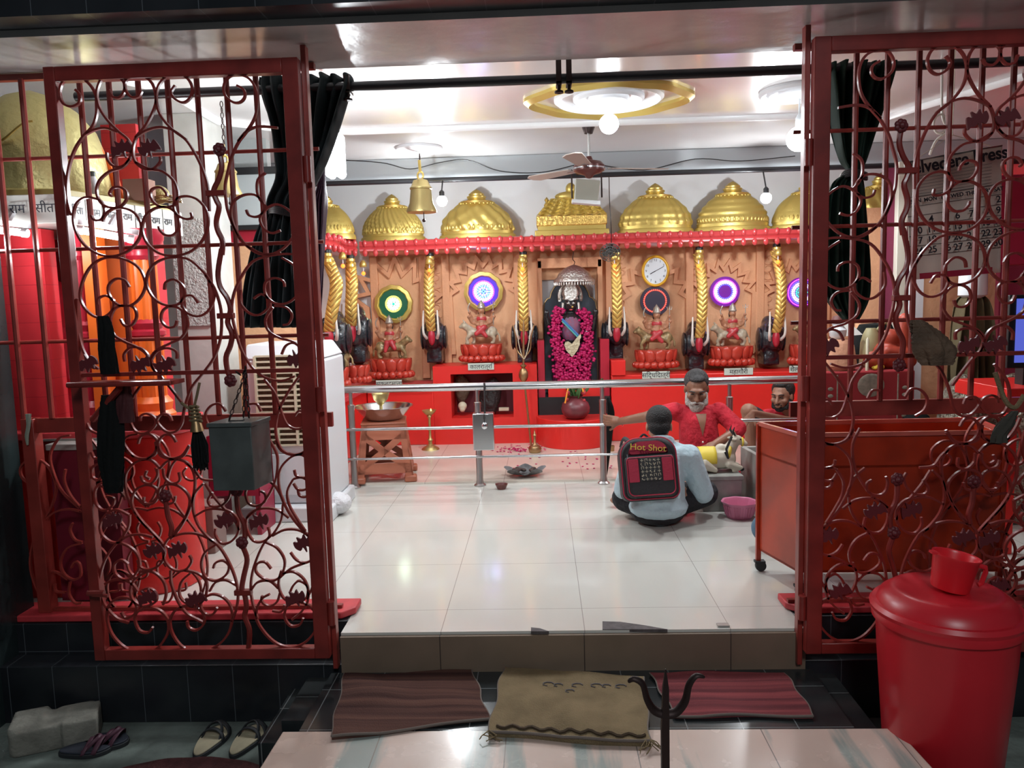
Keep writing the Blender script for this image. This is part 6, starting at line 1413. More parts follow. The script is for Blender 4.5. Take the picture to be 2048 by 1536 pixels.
m.tube([nk+Vector((.068*cos(a),.060*sin(a)-.0,.012-.02*sin(a))) for a in [2*pi*k/16 for k in range(16)]], .016, 8, closed=True); m.cap(nk+Vector((0,0,-.05)), .09, nk+Vector((0,0,.0)), .068); m.cap(sA.lerp(nk,.3)+Vector((0,0,.0)), .06, nk+Vector((0,0,.01)), .06); m.cap(sB.lerp(nk,.3), .06, nk+Vector((0,0,.01)), .06)
blob('shirt', m, M['shirtb'], t, .009, 3)
m = MB(); m.tube([nk+Vector((.062*cos(a),.055*sin(a)+.01,.042-.030*sin(a))) for a in [2*pi*k/20 for k in range(20)]], .016, 8, closed=True, flat=1.6); m.tube([nk+Vector((.070*cos(a),.062*sin(a)+.005,.018-.030*sin(a))) for a in [2*pi*k/20 for k in range(20)]], .020, 8, closed=True); blob('collar', m, M['shirtb'], t, .007, 2)
m = MB(); m.ell(pel+Vector((0,.0,-.07)), (.17,.16,.075))
for k_, s_ in ((kA,1),(kB,-1)): m.cap(pel+Vector((0,.02,-.03)), .115, k_, .088); m.cap(k_, .078, Vector((pel.x+s_*.08,Yc+.34,.075)), .06)
blob('trousers', m, M['trouser'], t, .009, 3)
# backpack
Yk = Yc-.155; z0, z1 = P(1300,1010,Yk-.10).z, P(1300,884,Yk-.05).z; xc = P(1300,940,Yk).x; hw = .168
t = root('backpack', 'black and red backpack with white scribble print and yellow lettering on the seated man', 'backpack', (xc, Yk, z0))
tilt = Matrix.Translation((xc, Yk, z0)) @ Matrix.Rotation(R(-14), 4, 'X') @ Matrix.Rotation(R(-3), 4, 'Y')
Hh = (z1-z0)*1.03
def rr(w, h0, h1, n=8, r=.06, top=None):
    top = top or r; pts = []
    for (sx_, cx2, cz2, a0, q) in ((1, w-r, h0+r, -90, r), (1, w-top, h1-top, 0, top), (1, -w+top, h1-top, 90, top), (1, -w+r, h0+r, 180, r)):
        for k in range(n+1): a = R(a0+90*k/n); pts.append((cx2+q*cos(a), cz2+q*sin(a)))
    return pts
def slab(nm, w, h0, h1, y0, y1, mt, r=.05, top=None, bev=.02, dx=0):
    m = MB(); m.M = tilt; m.prism([(p[0]+dx, p[1]) for p in rr(w, h0, h1, 8, r, top)], y0, y1); return part(nm, m, mt, t, bev=bev)
slab('main_compartment', hw, 0, Hh, -.10, .09, M['bagb'], .05, .11, .03)
slab('front_pocket', hw*.86, .02, Hh*.70, -.145, -.09, M['bagb'], .04, .02, .015)
slab('red_top_panel', hw*.68, Hh*.735, Hh*.93, -.113, -.09, M['bagr'], .02, .07, .006)
for s_ in (-1,1): slab('red_side_panel', .030, Hh*.30, Hh*.66, -.151, -.14, M['bagr'], .006, None, .002, dx=s_*.098)
slab('print_panel', .060, Hh*.31, Hh*.67, -.152, -.14, M['black_p'], .006, None, .002, dx=0)
m = MB(); m.M = tilt; m.tube([(p[0], -.147, p[1]) for p in rr(hw*.80, .035, Hh*.68, 8, .035, .02)], .0035, 5, closed=True); m.tube([(p[0], -.102, p[1]) for p in rr(hw*.97, .012, Hh*.985, 8, .045, .10)], .004, 5, closed=True)
part('piping', m, M['bagr'], t)
random.seed(21); m = MB(); m.M = tilt
for i in range(6):
    for j in range(5):
        x, z = -.048+j*.024, Hh*.34+i*Hh*.058; k_ = random.random()
        if k_ < .4: m.tube([(x+.008*cos(a), -.1535, z+.007*sin(a)) for a in [random.random()*3+k*.75 for k in range(6)]], .0015, 4)
        elif k_ < .75: m.tube([(x-.009,-.1535,z),(x+.009,-.1535,z)], .0015, 4).tube([(x,-.1535,z-.008),(x,-.1535,z+.009)], .0015, 4)
        else: m.tube([(x-.006,-.1535,z-.008),(x-.006,-.1535,z+.007),(x+.007,-.1535,z+.007),(x+.007,-.1535,z-.004)], .0015, 4)
part('scribble_print', m, M['cream'], t)
o = text('lettering', 'Hot Shot', .052, M['yellow'], t, tilt @ Vector((0,-.1145,Hh*.825)), (pi/2-R(14), R(4), 0), sx=1.1)
for s_ in (-1,1):
    m = MB(); m.M = tilt; m.tube(cr([(s_*.09,.05,Hh*.96),(s_*.115,.11,Hh*1.03),(s_*.125,.20,Hh*.93)], 6), .016, 8, flat=.45)
    part('shoulder_strap', m, M['bagb'], t)
m = MB(); m.M = tilt; m.tube(cr([(-.03,.02,Hh*.99),(0,.02,Hh*1.06),(.03,.02,Hh*.99)], 6), .007, 6); part('carry_handle', m, M['bagb'], t)
m = MB(); m.M = tilt; m.tube([(-.128,-.14,Hh*.74),(-.128,-.145,Hh*.66)], .003, 5); part('zip_pull', m, M['steel'], t)
# ---- bowing person behind the cart (only blue jeans show) ----
t = root('person', 'person in blue jeans sitting on the floor, hidden behind the red cart except one knee', 'person', (1.72, 4.35, 0))
m = MB(); pv = Vector((1.62,4.35,.12)); m.cap(pv, .12, (1.80,4.46,.24), .12); m.ell((1.93,4.50,.27),(.09,.09,.09)); m.cap((1.80,4.40,.25),.05,(1.70,4.60,.08),.03)
blob('body', m, M['skin2'], t, .012, 2)
m = MB(); m.cap(pv+Vector((.02,0,.02)), .14, (1.80,4.46,.24), .14); blob('shirt', m, M['white'], t, .012, 3)
kx = P(1527,1040,4.22); m = MB(); m.cap(pv, .115, (kx.x+.015,4.22,.11), .082); m.cap((kx.x+.015,4.22,.11), .078, (1.55,4.00,.06), .05); m.cap(pv, .115, (1.55,4.66,.12), .08)
blob('jeans', m, M['jeans'], t, .010, 3)

# ================= BULL, MARBLE, BASKET =================
a, b = P(1412,957,5.0), P(1480,957,5.0); t = root('marble_pedestal', 'square grey marble pedestal under the white bull statue', 'pedestal', ((a.x+b.x)/2, 5.05, 0))
zp = .235
x0, x1 = P(1405,1000,4.98).x, P(1482,1000,4.98).x
part('block', MB().b(x0, x1, 4.96, 5.24, 0, zp-.03), M['marble_grey'], t, bev=.004); part('top_slab', MB().b(x0-.01, x1+.01, 4.95, 5.25, zp-.03, zp), M['marble_grey'], t, bev=.004)
c = Vector(((x0+x1)/2-.01, 5.10, zp)); t = root('bull_statue', 'small white kneeling bull statue with yellow saddle cloth on the marble pedestal', 'statue', tuple(c))
m = MB(); m.cap(c+Vector((-.10,0,.085)), .075, c+Vector((.06,0,.085)), .07); m.ell(c+Vector((.03,0,.15)), (.04,.035,.035))
m.cap(c+Vector((.07,0,.11)), .048, c+Vector((.115,0,.19)), .036); m.ell(c+Vector((.13,-.01,.21)), (.042,.032,.032)); m.cap(c+Vector((.14,-.01,.205)), .026, c+Vector((.185,-.02,.185)), .018)
for e in (-1,1):
    m.cap(c+Vector((.125,e*.02,.235)), .010, c+Vector((.10,e*.04,.275)), .004); m.ell(c+Vector((.10,e*.045,.215)), (.022,.012,.01))
    m.cap(c+Vector((.07,e*.055,.055)), .026, c+Vector((.15,e*.05,.03)), .016); m.cap(c+Vector((.15,e*.05,.03)), .016, c+Vector((.10,e*.06,.014)), .012); m.cap(c+Vector((-.09,e*.055,.06)), .045, c+Vector((-.02,e*.07,.022)), .018)
m.cap(c+Vector((-.17,0,.09)), .010, c+Vector((-.185,0,.02)), .012)
blob('body', m, M['bullw'], t, .007, 2)
m = MB(); m.grid(lambda u,v: (c.x-.12+.11*v, c.y+.080*cos(pi*(-.08+1.16*u))*-1, c.z+.085+.082*sin(pi*(-.08+1.16*u))), 20, 6); m.add([],[]); o = part('saddle_cloth', m, M['yellow'], t); s_ = o.modifiers.new('t','SOLIDIFY'); s_.thickness = .006
part('collar', MB().tube([c+Vector((.07+.03*sin(a)*.6,.060*cos(a),.115+.060*sin(a))) for a in [2*pi*k/20 for k in range(20)]], .010, 6, closed=True).tube([c+Vector((.165,-.02+.026*cos(a),.197+.026*sin(a))) for a in [2*pi*k/12 for k in range(12)]], .006, 5, closed=True), M['yellow'], t)
part('black_trim', MB().tube([c+Vector((.045,-.062,.14)), c+Vector((.06,-.075,.10)), c+Vector((.05,-.07,.16)), c+Vector((.09,-.05,.24))], .008, 6), M['black_p'], t)
for e in (-1,1): part('hoof', MB().ell(c+Vector((.155,e*.05,.022)), (.018,.014,.014), 8), M['black_p'], t)
for e in (-1,1): part('horn', MB().tube([c+Vector((.12,e*.022,.24)), c+Vector((.10,e*.038,.27)), c+Vector((.11,e*.04,.30))], [.009,.007,.002], 6), M['black_p'], t)
part('eye', MB().ell(c+Vector((.15,-.038,.218)), .006, 6), M['black_p'], t)
# marble trough walls
t = root('marble_trough', 'grey marble slab trough between the bull pedestal and the red cart', 'trough', (1.5, 5.2, 0))
q0, q1 = Vector((P(1484,900,5.27).x, 5.27, 0)), Vector((P(1524,1010,4.75).x+.06, 4.62, 0)); dz = (q1-q0).normalized(); nz = Vector((-dz.y, dz.x, 0))*-.03
def wall(nm, a, b, h, th=.03):
    d = (b-a).normalized(); n = Vector((d.y,-d.x,0))*th; return part(nm, MB().prismz([(a.x,a.y),(b.x,b.y),((b-n).x,(b-n).y),((a-n).x,(a-n).y)], 0, h), M['marble_grey'], t, bev=.004)
wall('side_slab', q0, q1, .36); wall('back_slab', q0+Vector((0,.0,0)), q0+Vector((.42,.03,0)), .36); wall('far_slab', q0+Vector((.42,.0,0)), q1+Vector((.42,.1,0)), .34)
thing('grey_heap', MB().ell((q0.x+.22, 5.0, .06), (.12,.16,.06)).ell((q0.x+.27, 5.1, .08), (.10,.1,.08)), M['marble_grey'], 'grey heap inside the marble trough', 'heap')
# pink basket
c = PF(1478, 1033, 0); t = root('plastic_basket', 'pink plastic flower-shaped basket on the floor beside the red cart', 'basket', (c.x, c.y+.06, 0)); c = Vector((c.x, c.y-.01, 0))
md = lambda a, z: 1+.03*cos(8*a)
part('wall', MB().lathe([(0,.004),(.075,.0),(.085,.02),(.098,.085),(.112,.10),(.112,.104),(.10,.10),(.092,.085),(.078,.02),(.07,.008),(0,.008)], c, 64, mod=md), M['pinkb'], t)
m = MB()
for k in range(32): a = 2*pi*k/32; m.tube([c+Vector((.087*cos(a),.087*sin(a),.02)), c+Vector((.10*cos(a),.10*sin(a),.08))], .003, 4)
part('ribs', m, M['pinkb'], t)

# ================= RED CART =================
FL, NL = Vector((1.075,3.86,0)), Vector((1.165,3.52,0)); NR, FR = Vector((2.06,3.50,0)), Vector((2.12,3.86,0)); zt, zb = .755, .11
t = root('metal_cart', 'orange-red open-topped metal cart on casters behind the right gate', 'cart', (1.6, 3.7, 0))
def panel(nm, a, b, z0_, z1_, th=.012, mt=None):
    d = (b-a).normalized(); n = Vector((-d.y,d.x,0))*th
    return part(nm, MB().prismz([(a.x,a.y),(b.x,b.y),((b+n).x,(b+n).y),((a+n).x,(a+n).y)], z0_, z1_), mt or M['cart'], t, bev=.002)
sp_ = panel('side_panel', NL, FL, zb, zt-.01, -.01); panel('front_panel', NL, NR, zb, zt-.01); panel('side_panel', NR, FR, zb, zt-.01); panel('back_panel', FR, FL, zb, zt-.01)
part('bottom_shelf', MB().prismz([(p.x,p.y) for p in (NL,NR,FR,FL)], zb, zb+.012), M['cart'], t); part('inner_shelf', MB().prismz([(p.x,p.y) for p in (NL,NR,FR,FL)], .60, .612), M['cart'], t)
rim = mat('cart_rim', (.50,.12,.09), .25, coat=.5)
for a, b in ((FL,NL),(NL,NR),(NR,FR),(FR,FL)): part('rim', MB().tube([a+Vector((0,0,zt)), b+Vector((0,0,zt))], .013, 4), rim, t)
for p_ in (FL,NL,NR,FR):
    part('leg', MB().b(p_.x-.012,p_.x+.012,p_.y-.012,p_.y+.012,.05,zt), M['cart'], t, bev=.002)
    cs = part('caster', MB().lathe([(0,-.012),(.026,-.012),(.028,0),(.026,.012),(0,.012)], (p_.x+.01,p_.y-.01,.029), 20, axis='y').b(p_.x-.02,p_.x+.03,p_.y-.028,p_.y+.01,.045,.056), M['rubber'], t)
hs = P(1577, 912, 3.66)
part('door_handle', MB().tube([hs+Vector((-.0,0,.02)), hs+Vector((-.02,.03,.02)), hs+Vector((-.02,.03,-.02)), hs+Vector((.0,.0,-.02))], .005, 6), M['iron'], sp_)

# ================= RIGHT SIDE INTERIOR =================
# carpet covered box
x0, x1 = P(1640,800,5.0).x, P(1826,800,5.0).x; ztb, zbb = P(1730,742,5.0).z, 0
t = root('carpet_covered_chest', 'low chest covered with a red patterned carpet behind the right grille', 'chest', ((x0+x1)/2, 5.1, 0))
part('chest', MB().b(x0+.01, x1-.01, 5.01, 5.40, 0, ztb-.01), M['carpet'], t)
part('carpet', MB().b(x0-.01, x1+.005, 4.99, 5.42, zbb+.25, ztb), M['carpet'], t, bev=.01)
m = MB(); yy = 4.984
for i in range(22): xx = x0+.05+i*(x1-x0-.1)/21; m.ell((xx, yy, zbb+.36), (.008,.004,.022), 6); m.ell((xx, yy, zbb+.36+.0), (.014,.004,.006), 6)
for i in range(9):
    for xx in (x0+.06, x1-.06): m.ell((xx, yy, .42+i*.045), (.018,.004,.012), 6)
m.b(x0+.10,x0+.106,yy-.002,yy+.004,.42,ztb-.02).b(x1-.106,x1-.10,yy-.002,yy+.004,.42,ztb-.02).b(x0+.02,x1-.02,yy-.002,yy+.004,.395,.402)
xm = (x0+x1)/2+.02
m.ell((xm,yy,ztb-.09),(.085,.004,.075),16); m.ell((x0+.16,yy,.48),(.03,.004,.035),10); m.ell((x1-.16,yy,.48),(.03,.004,.035),10)
part('woven_pattern', m, M['carpet_p'], t)
zc = ztb
q = P(1795, 720, 5.15); t = root('red_idol', 'small red painted monkey-faced idol on the carpet-covered chest', 'statue', (q.x-.0, 5.15, zc))
m = MB(); c = Vector((q.x-.06, 5.15, zc)); m.ell(c+Vector((0,0,.09)),(.10,.09,.10)); m.ell(c+Vector((-.0,-.02,.20)),(.06,.06,.06)); m.ell(c+Vector((-.10,-.04,.06)),(.08,.06,.06)); m.cap(c+Vector((.08,0,.12)),.06,c+Vector((.10,0,.32)),.04); m.cap(c+Vector((-.03,-.06,.12)),.035,c+Vector((.10,-.08,.10)),.03); m.ell(c+Vector((.10,-.05,.05)),(.06,.05,.05))
blob('body', m, mat('vermilion_idol', (.45,.06,.03), .45, var=.3, vs=14), t, .010, 3)
q = P(1683, 735, 5.10); t = root('orange_drum', 'peach cloth covered block at the left end of the carpet-covered chest', 'block', (q.x, 5.1, zc))
part('block', MB().lathe([(.10,0),(.12,.03),(.10,.16),(.06,.20),(0,.20)], (q.x-.02, 5.12, zc), 24), mat('peach_cloth', (.50,.24,.14), .8, bump=.6, bs=10, bd=.03), t)
q2 = Vector((q.x-.02, 5.12, zc+.20)); t = root('small_pot', 'small brown and white pot on the peach block', 'pot', tuple(q2))
part('body', MB().lathe([(.03,0),(.05,.02),(.055,.06),(.03,.09),(.04,.10)], q2, 20), M['white'], t); part('lid', MB().lathe([(.035,.10),(.045,.12),(.03,.15),(0,.155)], q2, 20), M['clay'], t)
q = P(1692, 655, 5.2); t = thing('desk_calendar', MB().hexa([(q.x-.05,5.2,q.z-.06),(q.x+.11,5.2,q.z-.05),(q.x+.11,5.22,q.z-.05),(q.x-.05,5.22,q.z-.06)],[(q.x-.02,5.24,q.z+.05),(q.x+.05,5.24,q.z+.02),(q.x+.05,5.26,q.z+.02),(q.x-.02,5.26,q.z+.05)]), M['paper'], 'tilted white printed card behind the bottom of the right curtain', 'card')
q = P(1748, 660, 5.25); t = root('khaki_jug', 'khaki plastic jug with a curved handle standing on the chest', 'jug', (q.x, 5.25, zc))
kh = mat('khaki_plastic', (.32,.28,.14), .5)
part('body', MB().lathe([(.06,0),(.07,.02),(.065,.16),(.05,.22),(.03,.26)], (q.x-.02,5.25,zc), 24), kh, t)
part('handle', MB().tube(cr([(q.x+.0,5.25,zc+.22),(q.x+.07,5.22,zc+.30),(q.x+.08,5.22,zc+.20),(q.x+.04,5.22,zc+.10)], 6), .012, 8), kh, t)
q = P(1715, 700, 5.05); thing('candle', MB().lathe([(.010,0),(.010,.20),(.003,.21),(0,.215)], (q.x+.05,5.02,zc), 10), M['cream'], 'thin cream candle on the front edge of the chest', 'candle')
q = P(1757, 715, 5.25); thing('dark_drum', MB().lathe([(.13,0),(.15,.06),(.14,.20),(.10,.28),(0,.29)], (q.x+.02,5.36,zc), 28), M['cloth_dk'], 'black rounded bundle behind the red idol on the chest', 'bundle')
q = P(1757, 728, 5.05); thing('yellow_flower', MB().ell((q.x,5.03,zc+.02),(.03,.02,.018)).ell((q.x-.03,5.03,zc+.015),(.02,.02,.014)), M['yellow'], 'small yellow flower on the front edge of the chest', 'flower')
# posts and walls on the right
x0 = P(1795,700,5.3).x; struct('wall_right_pier', MB().b(P(1722,600,5.9).x, P(1795,600,5.9).x, 5.9, 6.0, 0, 2.0), M['orange_wall'])
t = thing('purple_post', MB().b(P(1772,430,5.5).x, P(1822,430,5.5).x, 5.5, 5.58, 0, P(1800,335,5.5).z), mat('purple_red_paint', (.20,.02,.06), .5), 'flat dark purple-red post left of the hanging calendar', 'post')
t = thing('door_frame_post', MB().b(P(1826,600,5.2).x, P(1846,600,5.2).x, 5.45, 5.52, 0, P(1838,322,5.45).z), mat('cream_paint', (.62,.58,.48), .4), 'tall cream door frame post behind the right gate', 'post', bev=.003)
xa, xb = P(1850,700,5.6).x, P(1905,700,5.6).x
struct('wall_right', MB().b(xa-.05, xb+.25, 5.55, 5.7, 0, 2.0), M['orange_wall']); struct('wall_right', MB().b(xb+.25, 4.2, 5.5, 5.7, 0, 2.05), mat('maroon_wall', (.22,.02,.045), .5))
thing('white_pillar', MB().b(P(1852,700,5.1).x, P(1874,700,5.1).x, 5.30, 5.36, 0, 2.0), M['white_wall'], 'narrow white painted strip right of the cream door frame post', 'post')
thing('red_shelf', MB().b(P(1955,500,4.8).x, P(2100,500,4.8).x, 4.80, 5.1, P(2000,530,4.8).z, P(2000,350,4.8).z), M['cart'] if 0 else mat('crimson_panel', (.36,.015,.05), .5), 'dark crimson panel at the right edge above the grey screen', 'panel', bev=.004)
a, b = P(2020,590,4.1), P(2110,735,4.1); t = root('monitor', 'flat screen glowing blue at the right edge', 'screen', (b.x-.1,4.1,b.z))
part('bezel', MB().b(a.x, b.x, 4.10, 4.13, b.z, a.z), M['black_p'], t, bev=.004); part('screen', MB().b(a.x+.035, b.x-.02, 4.094, 4.10, b.z+.03, a.z-.02), M['screen'], t)
part('stand', MB().b((a.x+b.x)/2-.02,(a.x+b.x)/2+.02,4.13,4.2,b.z-.1,a.z-.1), M['black_p'], t)
thing('red_table', MB().b(P(1970,760,4.2).x, 3.2, 4.0, 4.5, P(2000,790,4.2).z-.02, P(2000,768,4.2).z).b(P(1985,760,4.2).x,P(1985,760,4.2).x+.05,4.05,4.10,0,.75), M['red'], 'red table top carrying the monitor at the right edge', 'table', bev=.004)
# calendar
Yc2 = 4.2
c00, c10, c11, c01 = P(1808,325,Yc2), P(2006,290,Yc2), P(2002,545,Yc2), P(1822,560,Yc2)
t = root('wall_calendar', 'large hanging paper calendar with black numerals, headed Belvedere Press', 'calendar', tuple((c00+c11)/2))
def cal(u, v, d=0): 
    tp = c00.lerp(c10, u); bt = c01.lerp(c11, u); p = tp.lerp(bt, v); return Vector((p.x, p.y+.010*sin(u*14)*(1-.4*v)+d, p.z))
m = MB().grid(lambda u, v: cal(u, v), 60, 24); o = part('sheet', m, M['paper2'], t); s_ = o.modifiers.new('t','SOLIDIFY'); s_.thickness = .002; s_.offset = 1
def ct(s, u, v, size, sx=1, bold=.0008):
    p = cal(u, v); w_ = (c10-c00); return text('print', s, size, M['ink'], t, (p.x, p.y-.030, p.z), (pi/2, -math.atan2(w_.z, w_.x), 0), sx=sx, bold=bold)
ct('Belvedere Press', .5, .065, .088, .92, .0022)
for i, s_ in enumerate(('SUN','MON','TUE','WED','THU','FRI','SAT')): ct(s_, .08+.142*i, .34, .028)
dn = 1
for r_ in range(5):
    for c2 in range(7):
        k_ = r_*7+c2-4
        if 1 <= k_ <= 30: ct(str(k_), .08+.142*c2, .42+.085*r_, .048)
m = MB()
for v_ in (.30, .38, .46, .545, .63, .715, .80): m.tube([cal(u/20, v_, -.006) for u in range(21)], .0015, 4)
part('ruled_lines', m, M['ink'], t)
m = MB()
for v_ in [.13+.025*i for i in range(8)]: m.tube([cal(.12+.76*u/20, v_, -.005) for u in range(0, 21)], .0011, 4)
part('small_print', m, mat('faint_print', (.18,.17,.17), .7), t)
part('bottom_band', MB().grid(lambda u, v: cal(.1+.8*u, .95+.05*v, -.004), 40, 3), M['bagr'], t)
part('tin_strip', MB().tube([cal(u/20, 0) for u in range(21)], .006, 6), M['steel_dull'], t)
part('string', MB().tube([cal(.1,0), P(1905,270,Yc2), cal(.9,0)], .002, 4).tube([P(1905,270,Yc2), (P(1905,270,Yc2).x, Yc2, 2.62)], .002, 4), M['cream'], t)
# hanging coat
q = P(1935, 700, 4.8); Yh = 4.9
mb_rows = [(590,1928,1962),(602,1918,1975),(640,1910,1985),(700,1902,1990),(760,1896,1990),(800,1898,1985),(815,1905,1980)]
curtain('olive pleated garment hanging below the calendar', [(a_, b_, c_) for a_, b_, c_ in mb_rows], Yh, M['olive'], 5, .12, name='hanging_garment')
thing('white_lampshade', MB().lathe([(.045,-.02),(.08,0),(.078,.12),(.055,.17),(0,.18)], P(1945,590,Yh), 28), M['white'], 'white perforated plastic cover above the olive garment', 'cover')
random.seed(31); q = P(1955, 800, 4.5)
for lb, px, py, w_, h_ in (('crinkled silver foil wrapped bundle on the right, left half', 1935, 820, .17, .34), ('crinkled silver foil wrapped bundle at the right edge', 2040, 800, .17, .36)):
    c = P(px, py, 4.6); m = MB(); m.cb((c.x, 4.66, .30), (w_*1.6, .2, .6)); m.ell((c.x, 4.66, .60), (w_*.8, .13, .30))
    t = root('foil_bundle', lb, 'bundle', (c.x, 4.66, 0)); blob('wrap', m, M['foil'], t, .02, 2)
c = P(1863, 812, 4.8); thing('dark_bundle', MB().ell((c.x, 5.0, .52), (.11,.09,.11)).b(c.x-.1,c.x+.1,4.93,5.08,0,.45), M['cloth_dk'], 'dark rounded bundle beside the carpet-covered chest', 'bundle')
# tiled floor bench far right
struct('baseboard_right', MB().b(2.05, 4.1, 4.9, 5.0, 0, .12), M['marble_white'])

# ================= FOREGROUND =================
# mats
def matting(name, label, corners, m, z=-.168, th=.012, wob=.006, group=None, n=30, seed=0, curl=0):
    c = [Vector((p.x, p.y, 0)) for p in [PF(a, b, -.16) for a, b in corners]]     # near-left, near-right, far-right, far-left
    def f(u, v, top):
        p = c[0].lerp(c[1], u).lerp(c[3].lerp(c[2], u), v); e = wob*(sin(u*9+seed)+sin(v*7+u*5+seed))
        hump = curl*math.exp(-((u-.25)/.25)**2)*math.exp(-((v-.62)/.16)**2)
        return (p.x+.006*sin(v*11+seed), p.y+.006*sin(u*8+seed*2), z+(th+max(0, e)+hump if top else 0)+.0005)
    m_ = MB(); m_.grid(lambda u, v: f(u, v, 1), n, n); m_.grid(lambda u, v: f(u, v, 0), n, n); K = n*n
    ring = [i for i in range(n)]+[(j+1)*n-1 for j in range(1, n)]+[K-1-i for i in range(1, n)]+[K-n-j*n for j in range(1, n-1)]
    for i in range(len(ring)): a, b = ring[i], ring[(i+1) % len(ring)]; m_.f.append((a, b, b+K, a+K))
    t = root(name, label, 'mat', ((c[0].x+c[1].x)/2, (c[0].y+c[2].y)/2, z), group)
    part('woven_body', m_, m, t)
    h = MB(); cc = [c[0], c[1], c[2], c[3]]
    for i in range(2): a, b = (c[0], c[1]) if i == 0 else (c[1], c[2]); 
    h.tube([Vector(f(u/40, 0, 1))+Vector((0,0,-.004)) for u in range(41)], .0055, 6); h.tube([Vector(f(1, v/40, 1))+Vector((0,0,-.004)) for v in range(41)], .0045, 6); h.tube([Vector(f(0, v/40, 1))+Vector((0,0,-.004)) for v in range(41)], .0045, 6)
    part('bound_edge', h, mat('edge_thread', (.16,.13,.11), .9), t)
    return t, f
matting('striped_doormat', 'brown striped doormat on the landing, left of the jute sack', [(660,1478),(978,1437),(945,1340),(690,1352)], stripe_mat('brown_stripes', [(.115,.055,.042),(.045,.02,.018)], 26), curl=.022, seed=1, wob=.004)
ts, fs_ = matting('jute_doormat', 'folded jute sack used as a doormat in the middle of the landing', [(978,1470),(1302,1492),(1285,1362),(1008,1342)], M['jute'], th=.024, wob=.008, seed=3)
part('torn_hem', MB().tube([Vector(fs_(u/40, .05+.02*sin(u*1.3), 1))+Vector((0,0,.004)) for u in range(2, 40)], .006, 5), mat('dark_jute', (.07,.045,.025), .95), ts)
random.seed(2); m = MB()
for i in range(16):
    u, v = random.choice([(0, 0), (1, 0), (.97, 0)]); p_ = Vector(fs_(u, v, 1)); m.tube([p_, p_+Vector((random.uniform(-.03,.03), random.uniform(-.04,.0), -.005)), p_+Vector((random.uniform(-.05,.05), random.uniform(-.06,-.02), -.018))], .002, 4)
part('loose_threads', m, M['jute'], ts)
fd = MB()
for (w_, u0, v0) in ((.05, .35, .75), (.04, .42, .75), (.05, .55, .78), (.05, .68, .80), (.04, .75, .80), (.05, .85, .80), (.04, .5, .66)): p_ = Vector(fs_(u0, v0, 1)); fd.tube([p_+Vector((w_*.45*cos(a), w_*.3*sin(a), .0025)) for a in [k*.9 for k in range(6)]], .0022, 4)
part('faded_print', fd, mat('faded_blue_ink', (.13,.12,.13), .95), ts)
matting('striped_doormat', 'red striped doormat on the landing behind the iron trident', [(1352,1432),(1628,1432),(1568,1346),(1300,1346)], stripe_mat('red_stripes', [(.26,.06,.065),(.09,.025,.03)], 24), seed=5, wob=.003)
# dark red mat on ground at left bottom
m = MB(); ce = PF(370, 1560, -.395)
def gm(u, v):
    a = u*2*pi; r_ = 1; x = .33*cos(a)*v; y = .17*sin(a)*v; return (ce.x+x*1.1, ce.y+y-.02, -.400+.016*(1 if v < .98 else 0)+.002*sin(x*40))
m.grid(gm, 48, 12, cu=True); t = thing('floor_mat', m, mat('maroon_mat', (.12,.035,.035), .95, bump=1, bs=160, var=.3, vs=30), 'rounded dark maroon mat on the ground in front of the sandals', 'mat')
# iron trident
Yt = 1.95; t = root('iron_trident', 'dark iron trident standing in the foreground before the landing', 'trident', (P(1330,1500,Yt).x, Yt, -.40))
a = P(1331, 1338, Yt); b = P(1330, 1460, Yt)
part('shaft', MB().tube([(b.x,Yt,-.40),(b.x,Yt,b.z),(a.x,Yt,a.z+ (b.z-a.z)*.3),(a.x,Yt,a.z)], [.0145,.0145,.011,.002], 4), M['iron'], t)
part('side_prongs', MB().tube(cr([P(1256,1364,Yt),P(1268,1358,Yt),P(1285,1368,Yt),P(1294,1398,Yt),P(1308,1420,Yt),P(1331,1428,Yt),P(1352,1424,Yt),P(1370,1402,Yt),P(1378,1370,Yt),P(1392,1352,Yt),P(1410,1354,Yt)], 6), [.003]+[.003+.010*math.sin(pi*min(k, 60-k)/60*1.0)**.6 for k in range(1, 60)]+[.002], 8, flat=.5), M['iron'], t)
# sandals
def sandal(label, nx, ny, fx, fy, group='tan sandals', mat_in=None, strap=None, z=-.40):
    a, b = PF(nx, ny, z+.02), PF(fx, fy, z+.02); d = (b-a); L_ = d.length; ang_ = math.atan2(d.y, d.x)-pi/2; c = (a+b)/2
    t = root('sandal', label, 'sandal', (c.x, c.y, z), group); Mx = Matrix.Translation((c.x, c.y, z)) @ Matrix.Rotation(ang_, 4, 'Z')
    out = []
    for k in range(40):
        th = 2*pi*k/40; y = -cos(th)*L_/2; s_ = y/(L_/2); w_ = .054*(1+.12*s_-.08*s_*s_)+.004*sin(3*s_); out.append((sin(th)*w_+.006*s_*s_, y))
    m = MB(); m.M = Mx; m.prismz(out, 0, .018); part('outsole', m, M['rubber'], t, bev=.003)
    m = MB(); m.M = Mx; m.prismz([(p[0]*.9, p[1]*.96) for p in out], .018, .025); part('insole', m, mat_in or M['insole'], t, bev=.002)
    for (y0, y1, hh) in ((.045, .070, .045), (-.005, .014, .042)):
        m = MB(); m.M = Mx; n = 16
        m.grid(lambda u, v: ((.055)*-cos(pi*u)*1.0, L_*.5*(y0+(y1-y0)*v)/.13*1.0+.02*sin(pi*u), .014+hh*sin(pi*u)), n, 4); o = part('strap', m, strap or M['rubber'], t); q_ = o.modifiers.new('t', 'SOLIDIFY'); q_.thickness = .004
    m = MB(); m.M = Mx; m.tube(cr([(-.042,.0,.02),(-.030,-.02+.06,.055),(0,.06,.066),(.030,.04,.055),(.042,.0,.02)], 4), .008, 6, flat=.5); part('strap', m, strap or M['rubber'], t)
